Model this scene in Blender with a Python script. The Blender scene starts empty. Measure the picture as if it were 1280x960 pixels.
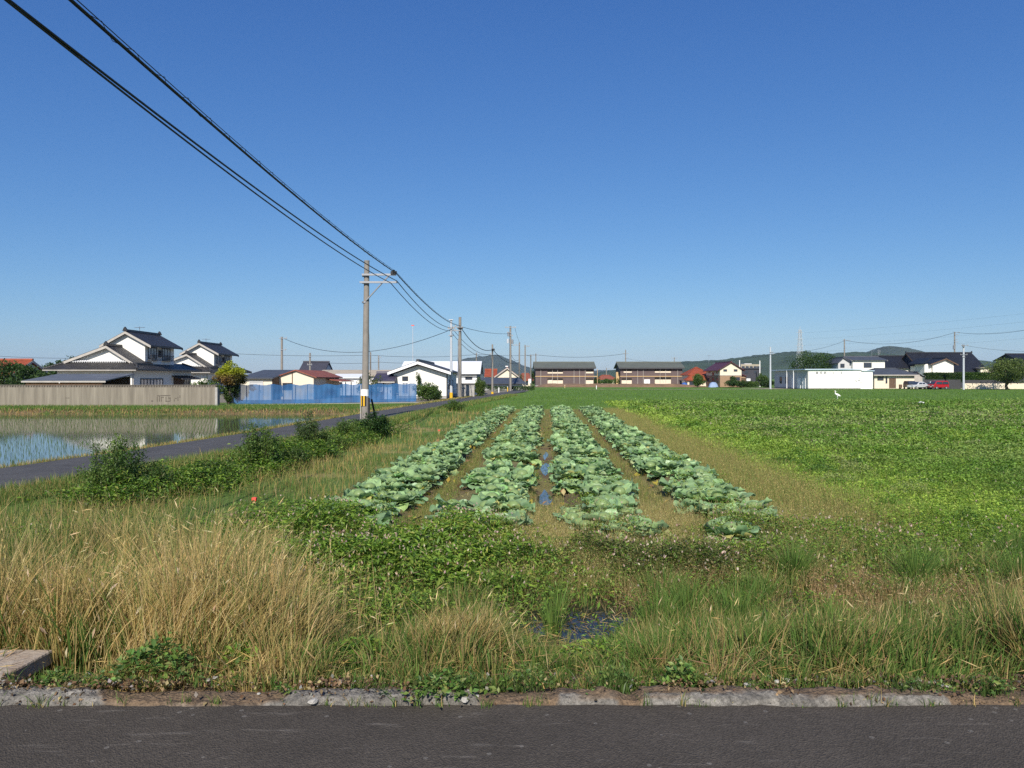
import bpy, bmesh, math, random
import numpy as np
from mathutils import Vector, Matrix

SC = bpy.context.scene
COL = SC.collection
R = math.radians

# ------------------------------------------------------------------ camera
EYE, HOR, FP = 1.6, 473.0, 924.0          # eye height above the road, horizon row and focal length in photo pixels
cam_d = bpy.data.cameras.new('camera'); cam = bpy.data.objects.new('camera', cam_d); COL.objects.link(cam)
cam.location = (0, 0, EYE); cam.rotation_euler = (R(90), 0, 0)
cam_d.sensor_width = 36; cam_d.lens = FP/1280*36
cam_d.shift_y = -(480-HOR)/1280
cam_d.clip_start = 0.05; cam_d.clip_end = 30000
SC.camera = cam

# ------------------------------------------------------------------ sky, sun, exposure
SUN_EL, SUN_LEFT = R(37), R(6)            # the sun stands behind the viewer, a little to the left
world = bpy.data.worlds.new('World'); SC.world = world; world.use_nodes = True
wn = world.node_tree.nodes; wl = world.node_tree.links
bgn = wn['Background']; sky = wn.new('ShaderNodeTexSky'); sky.sky_type = 'NISHITA'; sky.sun_disc = False
sky.sun_elevation = SUN_EL; sky.sun_rotation = math.pi+SUN_LEFT
sky.altitude = 0; sky.air_density = 1.0; sky.dust_density = 0.3; sky.ozone_density = 2.5
sep = wn.new('ShaderNodeSeparateColor'); cmb = wn.new('ShaderNodeCombineColor'); wl.new(sky.outputs[0], sep.inputs[0])
for i, (g, k) in enumerate(((1.15, 0.344), (0.94, 0.665), (0.65, 1.626))):      # a clearer, deeper blue air than the default sky
    pw_ = wn.new('ShaderNodeMath'); pw_.operation = 'POWER'; pw_.inputs[1].default_value = g; wl.new(sep.outputs[i], pw_.inputs[0])
    ml_ = wn.new('ShaderNodeMath'); ml_.operation = 'MULTIPLY'; ml_.inputs[1].default_value = k; wl.new(pw_.outputs[0], ml_.inputs[0]); wl.new(ml_.outputs[0], cmb.inputs[i])
wl.new(cmb.outputs[0], bgn.inputs[0]); bgn.inputs[1].default_value = 0.10
sun_d = bpy.data.lights.new('sun', 'SUN'); sun = bpy.data.objects.new('sun', sun_d); COL.objects.link(sun)
sun_d.energy = 4.9; sun_d.angle = R(0.5); sun_d.color = (1.0, 0.93, 0.82)
sv = Vector((-math.sin(SUN_LEFT)*math.cos(SUN_EL), -math.cos(SUN_LEFT)*math.cos(SUN_EL), math.sin(SUN_EL)))
sun.rotation_euler = sv.to_track_quat('Z', 'Y').to_euler(); sun.location = sv*50
SC.view_settings.view_transform = 'Standard'; SC.view_settings.look = 'None'
SC.view_settings.exposure = 0.3; SC.view_settings.gamma = 1.0; SC.view_settings.use_curve_mapping = False
SC.render.engine = 'CYCLES'
SC.cycles.use_denoising = False
SC.cycles.max_bounces = 6; SC.cycles.transparent_max_bounces = 12; SC.cycles.volume_bounces = 0

# ------------------------------------------------------------------ helpers
def tag(o, label=None, cat=None, group=None, kind=None):
    if label: o['label'] = label
    if cat: o['category'] = cat
    if group: o['group'] = group
    if kind: o['kind'] = kind
    return o

def empty(name, loc, label=None, cat=None, group=None, rz=0):
    o = bpy.data.objects.new(name, None); COL.objects.link(o)
    o.location = loc; o.rotation_euler = (0, 0, rz); o.empty_display_size = 0.2
    return tag(o, label, cat, group)

def GX(px, Y): return (px-640.0)/FP*Y
def GZ(py, Y): return EYE-(py-HOR)/FP*Y

class MB:
    """collects simple shapes for one mesh"""
    def __init__(s): s.v = []; s.f = []; s.m = []
    def add(s, vs, fs, mi=0):
        n = len(s.v); s.v += [tuple(v) for v in vs]; s.f += [tuple(i+n for i in f) for f in fs]; s.m += [mi]*len(fs); return s
    def box(s, x0, x1, y0, y1, z0, z1, mi=0):
        v = [(x0,y0,z0),(x1,y0,z0),(x1,y1,z0),(x0,y1,z0),(x0,y0,z1),(x1,y0,z1),(x1,y1,z1),(x0,y1,z1)]
        return s.add(v, [(0,3,2,1),(4,5,6,7),(0,1,5,4),(1,2,6,5),(2,3,7,6),(3,0,4,7)], mi)
    def extrude(s, poly, d, mi=0):
        """poly: 3D points in order, d: extrusion vector"""
        n = len(poly); d = Vector(d); a = [Vector(p) for p in poly]; b = [p+d for p in a]
        fs = [tuple(range(n))[::-1], tuple(range(n, 2*n))]+[(i, (i+1) % n, n+(i+1) % n, n+i) for i in range(n)]
        return s.add(a+b, fs, mi)
    def tube(s, pts, r, n=8, mi=0, cap=True):
        pts = [Vector(p) for p in pts]; k = len(pts)
        rs = list(r) if hasattr(r, '__len__') else [r]*k
        vs = []; ref = None
        for i, p in enumerate(pts):
            t = (pts[min(i+1, k-1)]-pts[max(i-1, 0)]).normalized()
            if ref is None:
                ref = Vector((1,0,0)) if abs(t.x) < 0.8 else Vector((0,1,0))
            a = (ref-t*ref.dot(t)).normalized(); b = t.cross(a); ref = a
            for j in range(n):
                w = 2*math.pi*j/n; vs.append(p+(a*math.cos(w)+b*math.sin(w))*rs[i])
        fs = [(i*n+j, i*n+(j+1) % n, (i+1)*n+(j+1) % n, (i+1)*n+j) for i in range(k-1) for j in range(n)]
        if cap: fs += [tuple(range(n))[::-1], tuple(range((k-1)*n, k*n))]
        return s.add(vs, fs, mi)
    def build(s, name, mats, parent=None, smooth=False, bevel=0, loc=None):
        me = bpy.data.meshes.new(name); me.from_pydata(s.v, [], s.f)
        if not isinstance(mats, (list, tuple)): mats = [mats]
        for m in mats: me.materials.append(m)
        if len(mats) > 1: me.polygons.foreach_set('material_index', s.m)
        bm = bmesh.new(); bm.from_mesh(me); bmesh.ops.recalc_face_normals(bm, faces=bm.faces); bm.to_mesh(me); bm.free()
        if smooth: me.polygons.foreach_set('use_smooth', [True]*len(me.polygons))
        o = bpy.data.objects.new(name, me); COL.objects.link(o)
        if parent: o.parent = parent
        if loc: o.location = loc
        if bevel:
            b = o.modifiers.new('bevel', 'BEVEL'); b.width = bevel; b.segments = 2; b.limit_method = 'ANGLE'
        return o

def arrmesh(name, V, faces, mat, col=None, parent=None, smooth=False, link=True):
    """mesh from numpy arrays; faces: list of (N,k) index arrays"""
    me = bpy.data.meshes.new(name)
    V = np.ascontiguousarray(V, dtype=np.float32)
    me.vertices.add(len(V)); me.vertices.foreach_set('co', V.ravel())
    loops = np.concatenate([f.ravel() for f in faces]).astype(np.int32)
    tot = np.concatenate([np.full(len(f), f.shape[1]) for f in faces]).astype(np.int32)
    start = np.concatenate([[0], np.cumsum(tot)[:-1]]).astype(np.int32)
    me.loops.add(len(loops)); me.loops.foreach_set('vertex_index', loops)
    me.polygons.add(len(tot)); me.polygons.foreach_set('loop_start', start)
    if smooth: me.polygons.foreach_set('use_smooth', np.ones(len(tot), dtype=bool))
    me.update(calc_edges=True)
    if col is not None:
        c = np.ones((len(V), 4), dtype=np.float32); c[:, :3] = np.clip(col, 0, 1)
        a = me.attributes.new('Col', 'FLOAT_COLOR', 'POINT'); a.data.foreach_set('color', c.ravel())
    me.materials.append(mat)
    o = bpy.data.objects.new(name, me)
    if link: COL.objects.link(o)
    if parent: o.parent = parent
    return o

def _h(ix, iy, s):
    n = (ix.astype(np.int64)*374761393+iy.astype(np.int64)*668265263+s*1442695041) & 0xffffffff
    n = ((n ^ (n >> 13))*1274126177) & 0xffffffff
    return ((n ^ (n >> 16)) & 0xffff)/65535.0
def vn(x, y, s=0):
    """value noise 0..1"""
    x = np.asarray(x, float); y = np.asarray(y, float)
    ix = np.floor(x).astype(np.int64); iy = np.floor(y).astype(np.int64); fx = x-ix; fy = y-iy
    fx = fx*fx*(3-2*fx); fy = fy*fy*(3-2*fy)
    a = _h(ix, iy, s); b = _h(ix+1, iy, s); c = _h(ix, iy+1, s); d = _h(ix+1, iy+1, s)
    return (a*(1-fx)+b*fx)*(1-fy)+(c*(1-fx)+d*fx)*fy
def fbm(x, y, s=0, o=3):
    t = 0; w = 0; a = 1.0
    for i in range(o):
        t = t+a*vn(np.asarray(x)*2**i, np.asarray(y)*2**i, s+i*17); w += a; a *= 0.5
    return t/w
def sm(a, b, x): t = np.clip((np.asarray(x, float)-a)/(b-a), 0, 1); return t*t*(3-2*t)

# ------------------------------------------------------------------ materials
def _mat(name):
    m = bpy.data.materials.new(name); m.use_nodes = True
    return m, m.node_tree.nodes, m.node_tree.links, m.node_tree.nodes['Principled BSDF']
def M(name, c, rough=0.8, var=0.15, scale=2.0, bump=0.0, metal=0.0, c2=None, stretch=(1,1,1), spec=0.4, wave=None, bscale=None):
    m, N, L, P = _mat(name)
    P.inputs['Roughness'].default_value = rough; P.inputs['Metallic'].default_value = metal
    P.inputs['Specular IOR Level'].default_value = spec
    tc = N.new('ShaderNodeTexCoord'); mp = N.new('ShaderNodeMapping'); mp.inputs['Scale'].default_value = stretch
    L.new(tc.outputs['Object'], mp.inputs[0])
    nz = N.new('ShaderNodeTexNoise'); nz.inputs['Scale'].default_value = scale; nz.inputs['Detail'].default_value = 6; nz.inputs['Roughness'].default_value = 0.65
    L.new(mp.outputs[0], nz.inputs['Vector'])
    rp = N.new('ShaderNodeValToRGB'); L.new(nz.outputs['Fac'], rp.inputs[0])
    rp.color_ramp.elements[0].position = 0.3; rp.color_ramp.elements[1].position = 0.7
    if c2 is None:
        lo = tuple(max(0, k*(1-var)) for k in c); hi = tuple(min(1, k*(1+var)) for k in c)
    else: lo, hi = c, c2
    rp.color_ramp.elements[0].color = (*lo, 1); rp.color_ramp.elements[1].color = (*hi, 1)
    out = rp.outputs[0]
    if wave:
        ax, ws, amt = wave
        wv = N.new('ShaderNodeTexWave'); wv.bands_direction = ax; wv.inputs['Scale'].default_value = ws; wv.inputs['Distortion'].default_value = 0.4
        L.new(tc.outputs['Object'], wv.inputs['Vector'])
        mx = N.new('ShaderNodeMix'); mx.data_type = 'RGBA'; mx.blend_type = 'MULTIPLY'; mx.inputs[0].default_value = amt
        L.new(out, mx.inputs[6]); L.new(wv.outputs['Color'], mx.inputs[7]); out = mx.outputs[2]
        bw = N.new('ShaderNodeBump'); bw.inputs['Strength'].default_value = 0.6; bw.inputs['Distance'].default_value = 0.05
        L.new(wv.outputs['Fac'], bw.inputs['Height']); L.new(bw.outputs[0], P.inputs['Normal'])
    L.new(out, P.inputs['Base Color'])
    if bump and not wave:
        b = N.new('ShaderNodeBump'); b.inputs['Strength'].default_value = bump; b.inputs['Distance'].default_value = 0.02
        n2 = N.new('ShaderNodeTexNoise'); n2.inputs['Scale'].default_value = bscale or scale*8; n2.inputs['Detail'].default_value = 4
        L.new(mp.outputs[0], n2.inputs['Vector']); L.new(n2.outputs['Fac'], b.inputs['Height']); L.new(b.outputs[0], P.inputs['Normal'])
    return m
def foliage(name, trans=0.3, rough=0.55, spec=0.3, nscale=0.0):
    m, N, L, P = _mat(name)
    at = N.new('ShaderNodeAttribute'); at.attribute_name = 'Col'
    P.inputs['Roughness'].default_value = rough; P.inputs['Specular IOR Level'].default_value = spec
    L.new(at.outputs['Color'], P.inputs['Base Color'])
    tr = N.new('ShaderNodeBsdfTranslucent'); mx = N.new('ShaderNodeMixShader'); mx.inputs[0].default_value = trans
    hs = N.new('ShaderNodeHueSaturation'); hs.inputs['Saturation'].default_value = 1.15; hs.inputs['Value'].default_value = 1.3
    L.new(at.outputs['Color'], hs.inputs['Color']); L.new(hs.outputs[0], tr.inputs[0])
    L.new(P.outputs[0], mx.inputs[1]); L.new(tr.outputs[0], mx.inputs[2]); L.new(mx.outputs[0], N['Material Output'].inputs[0])
    return m

MT = {}
MT['leaf'] = foliage('leaf', 0.35, 0.45)
MT['blade'] = foliage('blade', 0.3, 0.6, 0.2)
MT['cabbage'] = foliage('cabbage', 0.22, 0.42, 0.4)
MT['bark'] = M('bark', (0.13, 0.10, 0.075), 0.9, 0.3, 6, 0.6)
MT['white'] = M('white_render', (0.80, 0.78, 0.72), 0.85, 0.05, 0.8)
MT['white2'] = M('white_panel', (0.82, 0.81, 0.78), 0.7, 0.04, 0.6)
MT['cream'] = M('cream_render', (0.72, 0.64, 0.50), 0.85, 0.08, 0.8)
MT['greywall'] = M('grey_render', (0.50, 0.50, 0.50), 0.8, 0.08, 0.8)
MT['trim'] = M('pale_trim', (0.42, 0.39, 0.35), 0.7, 0.15, 1.5)
MT['darktrim'] = M('dark_trim', (0.05, 0.05, 0.055), 0.6, 0.2, 2)
MT['soffit'] = M('soffit', (0.22, 0.20, 0.17), 0.8, 0.15, 2)
MT['tile'] = M('dark_roof_tile', (0.038, 0.038, 0.042), 0.5, 0.3, 1.5, wave=('Y', 3.2, 0.55), spec=0.5)
MT['tilex'] = M('dark_roof_tile_cross', (0.05, 0.047, 0.045), 0.5, 0.3, 1.5, wave=('X', 3.2, 0.6), spec=0.5)
MT['blackroof'] = M('black_roof_tile', (0.018, 0.02, 0.028), 0.55, 0.3, 1.5, wave=('X', 3.0, 0.4), spec=0.4)
MT['slate'] = M('slate_roof', (0.075, 0.085, 0.105), 0.6, 0.2, 1.0, wave=('X', 2.4, 0.25))
MT['greyroof'] = M('grey_sheet_roof', (0.13, 0.14, 0.155), 0.55, 0.2, 0.7, wave=('X', 2.0, 0.25))
MT['greenroof'] = M('green_grey_roof', (0.105, 0.115, 0.095), 0.7, 0.12, 0.5)
MT['metalroof'] = M('white_metal_roof', (0.80, 0.82, 0.84), 0.45, 0.04, 0.4, wave=('X', 1.6, 0.06))
MT['redroof'] = M('red_roof_tile', (0.33, 0.075, 0.032), 0.6, 0.25, 1.2, wave=('X', 2.2, 0.3))
MT['rustroof'] = M('rusty_roof', (0.24, 0.075, 0.045), 0.7, 0.35, 2.0)
MT['maroon'] = M('maroon_roof', (0.085, 0.02, 0.022), 0.5, 0.2, 1.2)
MT['purple'] = M('purple_roof', (0.05, 0.045, 0.075), 0.5, 0.2, 1.2)
MT['beigeroof'] = M('beige_sheet_roof', (0.36, 0.31, 0.24), 0.8, 0.15, 0.8)
MT['orange'] = M('orange_board', (0.50, 0.22, 0.095), 0.8, 0.12, 0.8)
MT['brownwall'] = M('brown_cladding', (0.115, 0.085, 0.083), 0.8, 0.12, 0.7)
MT['brick'] = M('brown_brick', (0.32, 0.21, 0.13), 0.85, 0.15, 4.0)
MT['charcoal'] = M('charcoal_wall', (0.045, 0.045, 0.06), 0.7, 0.15, 0.8)
MT['tan'] = M('tan_board', (0.52, 0.36, 0.18), 0.8, 0.1, 1.0)
MT['wood'] = M('old_wood', (0.12, 0.075, 0.05), 0.85, 0.3, 3)
MT['lightblue'] = M('pale_blue_metal', (0.45, 0.56, 0.66), 0.5, 0.06, 1)
MT['ply'] = M('pale_board', (0.72, 0.62, 0.48), 0.8, 0.06, 1)
MT['concrete'] = M('concrete', (0.36, 0.345, 0.32), 0.9, 0.2, 3.0, 0.4)
MT['pole'] = M('pole_concrete', (0.235, 0.215, 0.19), 0.9, 0.15, 3.0, 0.3)
MT['polelight'] = M('galvanised_pole', (0.46, 0.49, 0.53), 0.5, 0.08, 2)
MT['steel'] = M('steel', (0.30, 0.31, 0.33), 0.45, 0.1, 3, metal=0.5)
MT['cable'] = M('black_cable', (0.012, 0.012, 0.014), 0.5, 0.1)
MT['dark'] = M('dark_interior', (0.02, 0.018, 0.017), 0.9, 0.2)
MT['yellow'] = M('yellow_paint', (0.72, 0.42, 0.02), 0.6, 0.08)
MT['black'] = M('black_paint', (0.02, 0.02, 0.02), 0.6, 0.1)
MT['plate'] = M('white_plate', (0.82, 0.82, 0.82), 0.5, 0.03)
MT['red'] = M('red_plastic', (0.75, 0.08, 0.05), 0.5, 0.08)
MT['rubber'] = M('rubber', (0.02, 0.02, 0.02), 0.8, 0.1)
MT['feather'] = M('white_feather', (0.85, 0.85, 0.83), 0.8, 0.03)
MT['beak'] = M('beak_yellow', (0.6, 0.35, 0.05), 0.6, 0.05)
MT['signink'] = M('sign_ink', (0.20, 0.20, 0.21), 0.7, 0.1)
MT['tyrewhite'] = M('alloy', (0.5, 0.5, 0.5), 0.35, 0.05, metal=0.6)
def glass(name, c):
    m, N, L, P = _mat(name); P.inputs['Base Color'].default_value = (*c, 1); P.inputs['Roughness'].default_value = 0.08; P.inputs['Specular IOR Level'].default_value = 0.6
    return m
MT['glass'] = glass('window_glass', (0.035, 0.045, 0.065)); MT['curtain'] = glass('curtained_glass', (0.30, 0.32, 0.36))
def carpaint(name, c):
    m, N, L, P = _mat(name); P.inputs['Base Color'].default_value = (*c, 1); P.inputs['Roughness'].default_value = 0.3; P.inputs['Coat Weight'].default_value = 0.6
    return m
MT['lamp'] = glass('lamp_glass', (0.6, 0.6, 0.6))
# ------------------------------------------------------------------ terrain
SLOPE = 45.0/924.0                                     # the vegetable rows run slightly to the right
ROWS = (-2.86, -1.0, 0.83, 2.72)
RY = [-20, 3.8, 8, 14.8, 20.5, 27, 34, 42, 56, 77, 103, 140]
RX = [-14.6, -12.9, -11.9, -10.3, -9.15, -8.35, -7.75, -7.2, -5.75, -3.4, -0.3, 3.5]
def road_x(Y): return np.interp(Y, RY, RX)
def road_d(X, Y): return (X-road_x(Y))*0.975           # signed distance from the side road's middle
RZ = -0.40
def ridge(X, Y):
    u = X-SLOPE*Y; t = 0
    for r in ROWS: t = t+np.exp(-((u-r)/0.55)**4)
    return t*sm(8.9, 9.6, Y)*(1-sm(50.5, 51.5, Y))
def hz(X, Y):
    X = np.asarray(X, float); Y = np.asarray(Y, float)
    t = sm(3.86, 5.7, Y)
    z = -0.025*(1-t)-0.6*t
    z = z+0.06*(vn(X*1.3, Y*1.3, 3)-0.5)*sm(4.2, 6, Y)*(1-sm(60, 90, Y))
    z = z+0.16*ridge(X, Y)
    u = X-SLOPE*Y
    z = z-0.15*np.exp(-((Y-7.05)/0.75)**2-((X-0.75)/0.75)**2)
    z = z-0.085*np.exp(-((u+0.06)/0.13)**2)*sm(12.5, 14, Y)*(1-sm(22, 24, Y))*(0.25+1.3*vn(X*0+1, Y*0.5, 5))
    z = z-0.28*np.exp(-((X+2.45)/0.22)**4-((Y-4.02)/0.2)**4)          # hollow beside the slab
    d = road_d(X, Y)
    k = sm(4.0, 6.0, Y)*(1-sm(100, 125, Y))
    right = sm(1.7, 3.6, d); left = sm(1.7, 2.6, -d)
    paddy = (1-sm(47.6, 49.2, Y))*sm(4, 7, Y)
    zl = -0.95*paddy+-0.5*(1-paddy)
    zz = np.where(d > 0, (RZ-0.04)*(1-right)+z*right, (RZ-0.04)*(1-left)+zl*left)
    z = z*(1-k)+zz*k
    z = np.where((d < -3) & (Y > 90), -0.5, z)
    return z

def axis(near, step, far, ratio):
    a = list(np.arange(0, near+1e-6, step)); s = step
    while a[-1] < far: s *= ratio; a.append(a[-1]+s)
    return np.array(a)
ax = axis(13, 0.13, 6000, 1.06); XS = np.concatenate([-ax[:0:-1], ax])
ay = axis(12, 0.11, 6000, 1.032)+3.5; YS = np.concatenate([np.array([-300, -60, -15, -2, 1.5, 2.8, 3.3]), ay])
gx, gy = np.meshgrid(XS, YS); gz = hz(gx, gy)

def ground_col(X, Y):
    """albedo of the bare ground and the thin turf on it, by zone"""
    n1 = fbm(X*0.9, Y*0.9, 11); n2 = fbm(X*0.25, Y*0.25, 23); n3 = fbm(X*3, Y*3, 31)
    def c(*k): return np.array(k)
    def mix(a, b, t): return a*(1-t[..., None])+b*t[..., None]
    soil = c(0.135, 0.098, 0.058); tan = c(0.29, 0.235, 0.095); green = c(0.105, 0.165, 0.036); lime = c(0.165, 0.235, 0.04); dkg = c(0.045, 0.085, 0.02)
    u = X-SLOPE*Y; d = road_d(X, Y)
    base = np.broadcast_to(soil, X.shape+(3,)).copy()
    base = mix(base, np.broadcast_to(c(0.19, 0.17, 0.07), base.shape), sm(0.3, 0.6, n1))                       # furrows: thin weeds on soil
    cab = (1-sm(3.3, 3.8, u))*sm(-4.2, -3.7, u)
    lg = mix(np.broadcast_to(green, base.shape), np.broadcast_to(tan, base.shape), sm(0.50, 0.66, n2*0.6+n1*0.4))
    out = mix(lg, base, cab*(1-sm(50.5, 52.5, Y)))
    strip = sm(3.2, 4.0, u+0.9*(n1-0.5))*(1-sm(4.6, 6.2, u+1.6*(n1-0.5)+1.2*(n3-.5)))*(1-sm(50, 54, Y))*(.55+.45*sm(.35, .6, n3))
    right = sm(5.0, 5.7, u)*(1-sm(58, 66, Y+8*(n2-0.5)))
    rw = mix(np.broadcast_to(lime, base.shape), np.broadcast_to(green, base.shape), sm(6.5, 8.5, u+3*(n2-0.5)))
    rw = mix(rw, np.broadcast_to(c(0.15, 0.15, 0.07), base.shape), 0.5*sm(0.5, 0.7, n1)*sm(7, 9, u))
    out = mix(out, rw, right); out = mix(out, np.broadcast_to(tan, base.shape), strip)
    far = sm(51.5, 54, Y+2*(n2-0.5))*(d > 0)
    crop = mix(np.broadcast_to(c(0.095, 0.175, 0.030), base.shape), np.broadcast_to(c(0.12, 0.195, 0.04), base.shape), sm(0.3, 0.7, n2))
    out = mix(out, crop, far*(1-right))
    brown = np.exp(-((Y-62-3*(n2-.5))/2.2)**2)*sm(30, 33, X)*(1-sm(46, 52, X))*sm(0.4, 0.55, n1)
    out = mix(out, np.broadcast_to(c(0.22, 0.15, 0.08), base.shape), np.clip(brown, 0, 1))
    earth = sm(186, 188, Y)*(1-sm(199, 203, Y))*sm(3, 6, X)*(1-sm(47, 50, X))
    out = mix(out, np.broadcast_to(c(0.21, 0.135, 0.075), base.shape), earth)
    yard = sm(152, 155, Y)*(1-sm(168, 172, Y))*sm(52, 54, X)*(1-sm(120, 125, X))
    out = mix(out, np.broadcast_to(c(0.28, 0.24, 0.19), base.shape), yard)
    # left: verges of the side road, paddy mud, far bank
    lb = (d < 0)*sm(4, 6, Y)
    mud = np.broadcast_to(c(0.07, 0.06, 0.035), base.shape); bank = mix(np.broadcast_to(c(0.085, 0.15, 0.03), base.shape), np.broadcast_to(c(0.20, 0.15, 0.075), base.shape), sm(0.45, 0.6, n1*0.5+n2*0.5))
    lc = np.where(((-d > 2.7) & (Y < 47.6))[..., None], mud, bank)
    lowb = (Y > 47.2)*(Y < 49.5)*sm(0.35, 0.6, n1)
    lc = mix(lc, np.broadcast_to(c(0.20, 0.15, 0.085), base.shape), 0.7*lowb)
    lc = np.where((Y > 64)[..., None], c(0.20, 0.18, 0.14)+0.03*(n1-0.5)[..., None], lc)
    out = mix(out, lc, lb)
    fg = (1-sm(8.2, 9.6, Y))                                                        # overgrown ground in front: litter and thin turf
    lit = mix(np.broadcast_to(c(0.125, 0.095, 0.048), base.shape), np.broadcast_to(c(0.055, 0.07, 0.022), base.shape), sm(0.4, 0.65, n1))
    out = mix(out, lit, fg)
    dirt = (1-sm(3.84, 4.0, Y))
    out = mix(out, np.broadcast_to(c(0.20, 0.135, 0.08), base.shape), dirt)
    return out*(0.85+0.3*n3)[..., None]

def ground_material():
    m, N, L, P = _mat('ground')
    at = N.new('ShaderNodeAttribute'); at.attribute_name = 'Col'
    tc = N.new('ShaderNodeTexCoord'); nz = N.new('ShaderNodeTexNoise'); nz.inputs['Scale'].default_value = 9; nz.inputs['Detail'].default_value = 8; nz.inputs['Roughness'].default_value = 0.75
    L.new(tc.outputs['Object'], nz.inputs['Vector'])
    mr = N.new('ShaderNodeMapRange'); mr.inputs[1].default_value = 0.25; mr.inputs[2].default_value = 0.75; mr.inputs[3].default_value = 0.7; mr.inputs[4].default_value = 1.3
    L.new(nz.outputs['Fac'], mr.inputs[0])
    mx = N.new('ShaderNodeVectorMath'); mx.operation = 'SCALE'; L.new(at.outputs['Color'], mx.inputs[0]); L.new(mr.outputs[0], mx.inputs['Scale'])
    L.new(mx.outputs[0], P.inputs['Base Color']); P.inputs['Roughness'].default_value = 0.95; P.inputs['Specular IOR Level'].default_value = 0.15
    b = N.new('ShaderNodeBump'); b.inputs['Strength'].default_value = 0.8; b.inputs['Distance'].default_value = 0.05
    L.new(nz.outputs['Fac'], b.inputs['Height']); L.new(b.outputs[0], P.inputs['Normal'])
    return m
ny, nx = gx.shape
idx = np.arange(ny*nx).reshape(ny, nx)
F = np.stack([idx[:-1, :-1], idx[:-1, 1:], idx[1:, 1:], idx[1:, :-1]], -1).reshape(-1, 4)
ground = arrmesh('ground', np.stack([gx, gy, gz], -1).reshape(-1, 3), [F], ground_material(), ground_col(gx, gy).reshape(-1, 3), smooth=True)
tag(ground, kind='structure')

# ------------------------------------------------------------------ road in front
def asphalt(name, c0, c1, streak=True):
    m, N, L, P = _mat(name)
    tc = N.new('ShaderNodeTexCoord')
    def noise(scale, detail, st=(1,1,1)):
        mp = N.new('ShaderNodeMapping'); mp.inputs['Scale'].default_value = st; L.new(tc.outputs['Object'], mp.inputs[0])
        n = N.new('ShaderNodeTexNoise'); n.inputs['Scale'].default_value = scale; n.inputs['Detail'].default_value = detail; n.inputs['Roughness'].default_value = 0.7
        L.new(mp.outputs[0], n.inputs['Vector']); return n
    a = noise(1.3, 5); rp = N.new('ShaderNodeValToRGB'); L.new(a.outputs['Fac'], rp.inputs[0])
    rp.color_ramp.elements[0].position = 0.3; rp.color_ramp.elements[1].position = 0.75
    rp.color_ramp.elements[0].color = (*c0, 1); rp.color_ramp.elements[1].color = (*c1, 1)
    vo = N.new('ShaderNodeTexVoronoi'); vo.inputs['Scale'].default_value = 130; L.new(tc.outputs['Object'], vo.inputs['Vector'])
    sp = N.new('ShaderNodeSeparateColor'); L.new(vo.outputs['Color'], sp.inputs[0])
    r2 = N.new('ShaderNodeMapRange'); r2.inputs[1].default_value = 0; r2.inputs[2].default_value = 1; r2.inputs[3].default_value = 0.72; r2.inputs[4].default_value = 1.28
    L.new(sp.outputs[0], r2.inputs[0])
    sc = N.new('ShaderNodeVectorMath'); sc.operation = 'SCALE'; L.new(rp.outputs[0], sc.inputs[0]); L.new(r2.outputs[0], sc.inputs['Scale'])
    out = sc.outputs[0]
    if streak:
        s = noise(14, 3, (0.16, 1.1, 1)); r3 = N.new('ShaderNodeMapRange'); r3.inputs[1].default_value = 0.60; r3.inputs[2].default_value = 0.74; r3.inputs[3].default_value = 0; r3.inputs[4].default_value = 0.5
        L.new(s.outputs['Fac'], r3.inputs[0])
        mx = N.new('ShaderNodeMix'); mx.data_type = 'RGBA'; L.new(r3.outputs[0], mx.inputs[0]); L.new(out, mx.inputs[6]); mx.inputs[7].default_value = (0.19, 0.17, 0.145, 1); out = mx.outputs[2]
        vp = N.new('ShaderNodeTexVoronoi'); vp.inputs['Scale'].default_value = 9; L.new(tc.outputs['Object'], vp.inputs['Vector'])
        lt = N.new('ShaderNodeMath'); lt.operation = 'LESS_THAN'; lt.inputs[1].default_value = 0.10; L.new(vp.outputs['Distance'], lt.inputs[0])
        m2 = N.new('ShaderNodeMath'); m2.operation = 'MULTIPLY'; m2.inputs[1].default_value = 0.35; L.new(lt.outputs[0], m2.inputs[0])
        mx2 = N.new('ShaderNodeMix'); mx2.data_type = 'RGBA'; L.new(m2.outputs[0], mx2.inputs[0]); L.new(out, mx2.inputs[6]); mx2.inputs[7].default_value = (0.25, 0.235, 0.21, 1); out = mx2.outputs[2]
    L.new(out, P.inputs['Base Color']); P.inputs['Roughness'].default_value = 0.85; P.inputs['Specular IOR Level'].default_value = 0.3
    b = N.new('ShaderNodeBump'); b.inputs['Strength'].default_value = 0.8; b.inputs['Distance'].default_value = 0.006
    L.new(vo.outputs['Distance'], b.inputs['Height']); L.new(b.outputs[0], P.inputs['Normal'])
    return m
rx = np.concatenate([[-400, -60, -12], np.arange(-6, 6.01, 0.08), [12, 60, 400]]); ry = np.array([-4, 1, 2.5, 3.2, 3.5, 3.62])
X, Y = np.meshgrid(rx, ry); Y = Y.copy(); Y[-1] += 0.03*(fbm(X[-1]*3, X[-1]*0, 41)-0.5)*2
Z = 0.006*(vn(X*1.5, Y*1.5, 6)-0.5)
I = np.arange(X.size).reshape(X.shape)
road = arrmesh('road', np.stack([X, Y, Z], -1).reshape(-1, 3), [np.stack([I[:-1, :-1], I[:-1, 1:], I[1:, 1:], I[1:, :-1]], -1).reshape(-1, 4)], asphalt('asphalt', (0.051, 0.043, 0.034), (0.080, 0.068, 0.055)))
tag(road, kind='structure')
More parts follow.
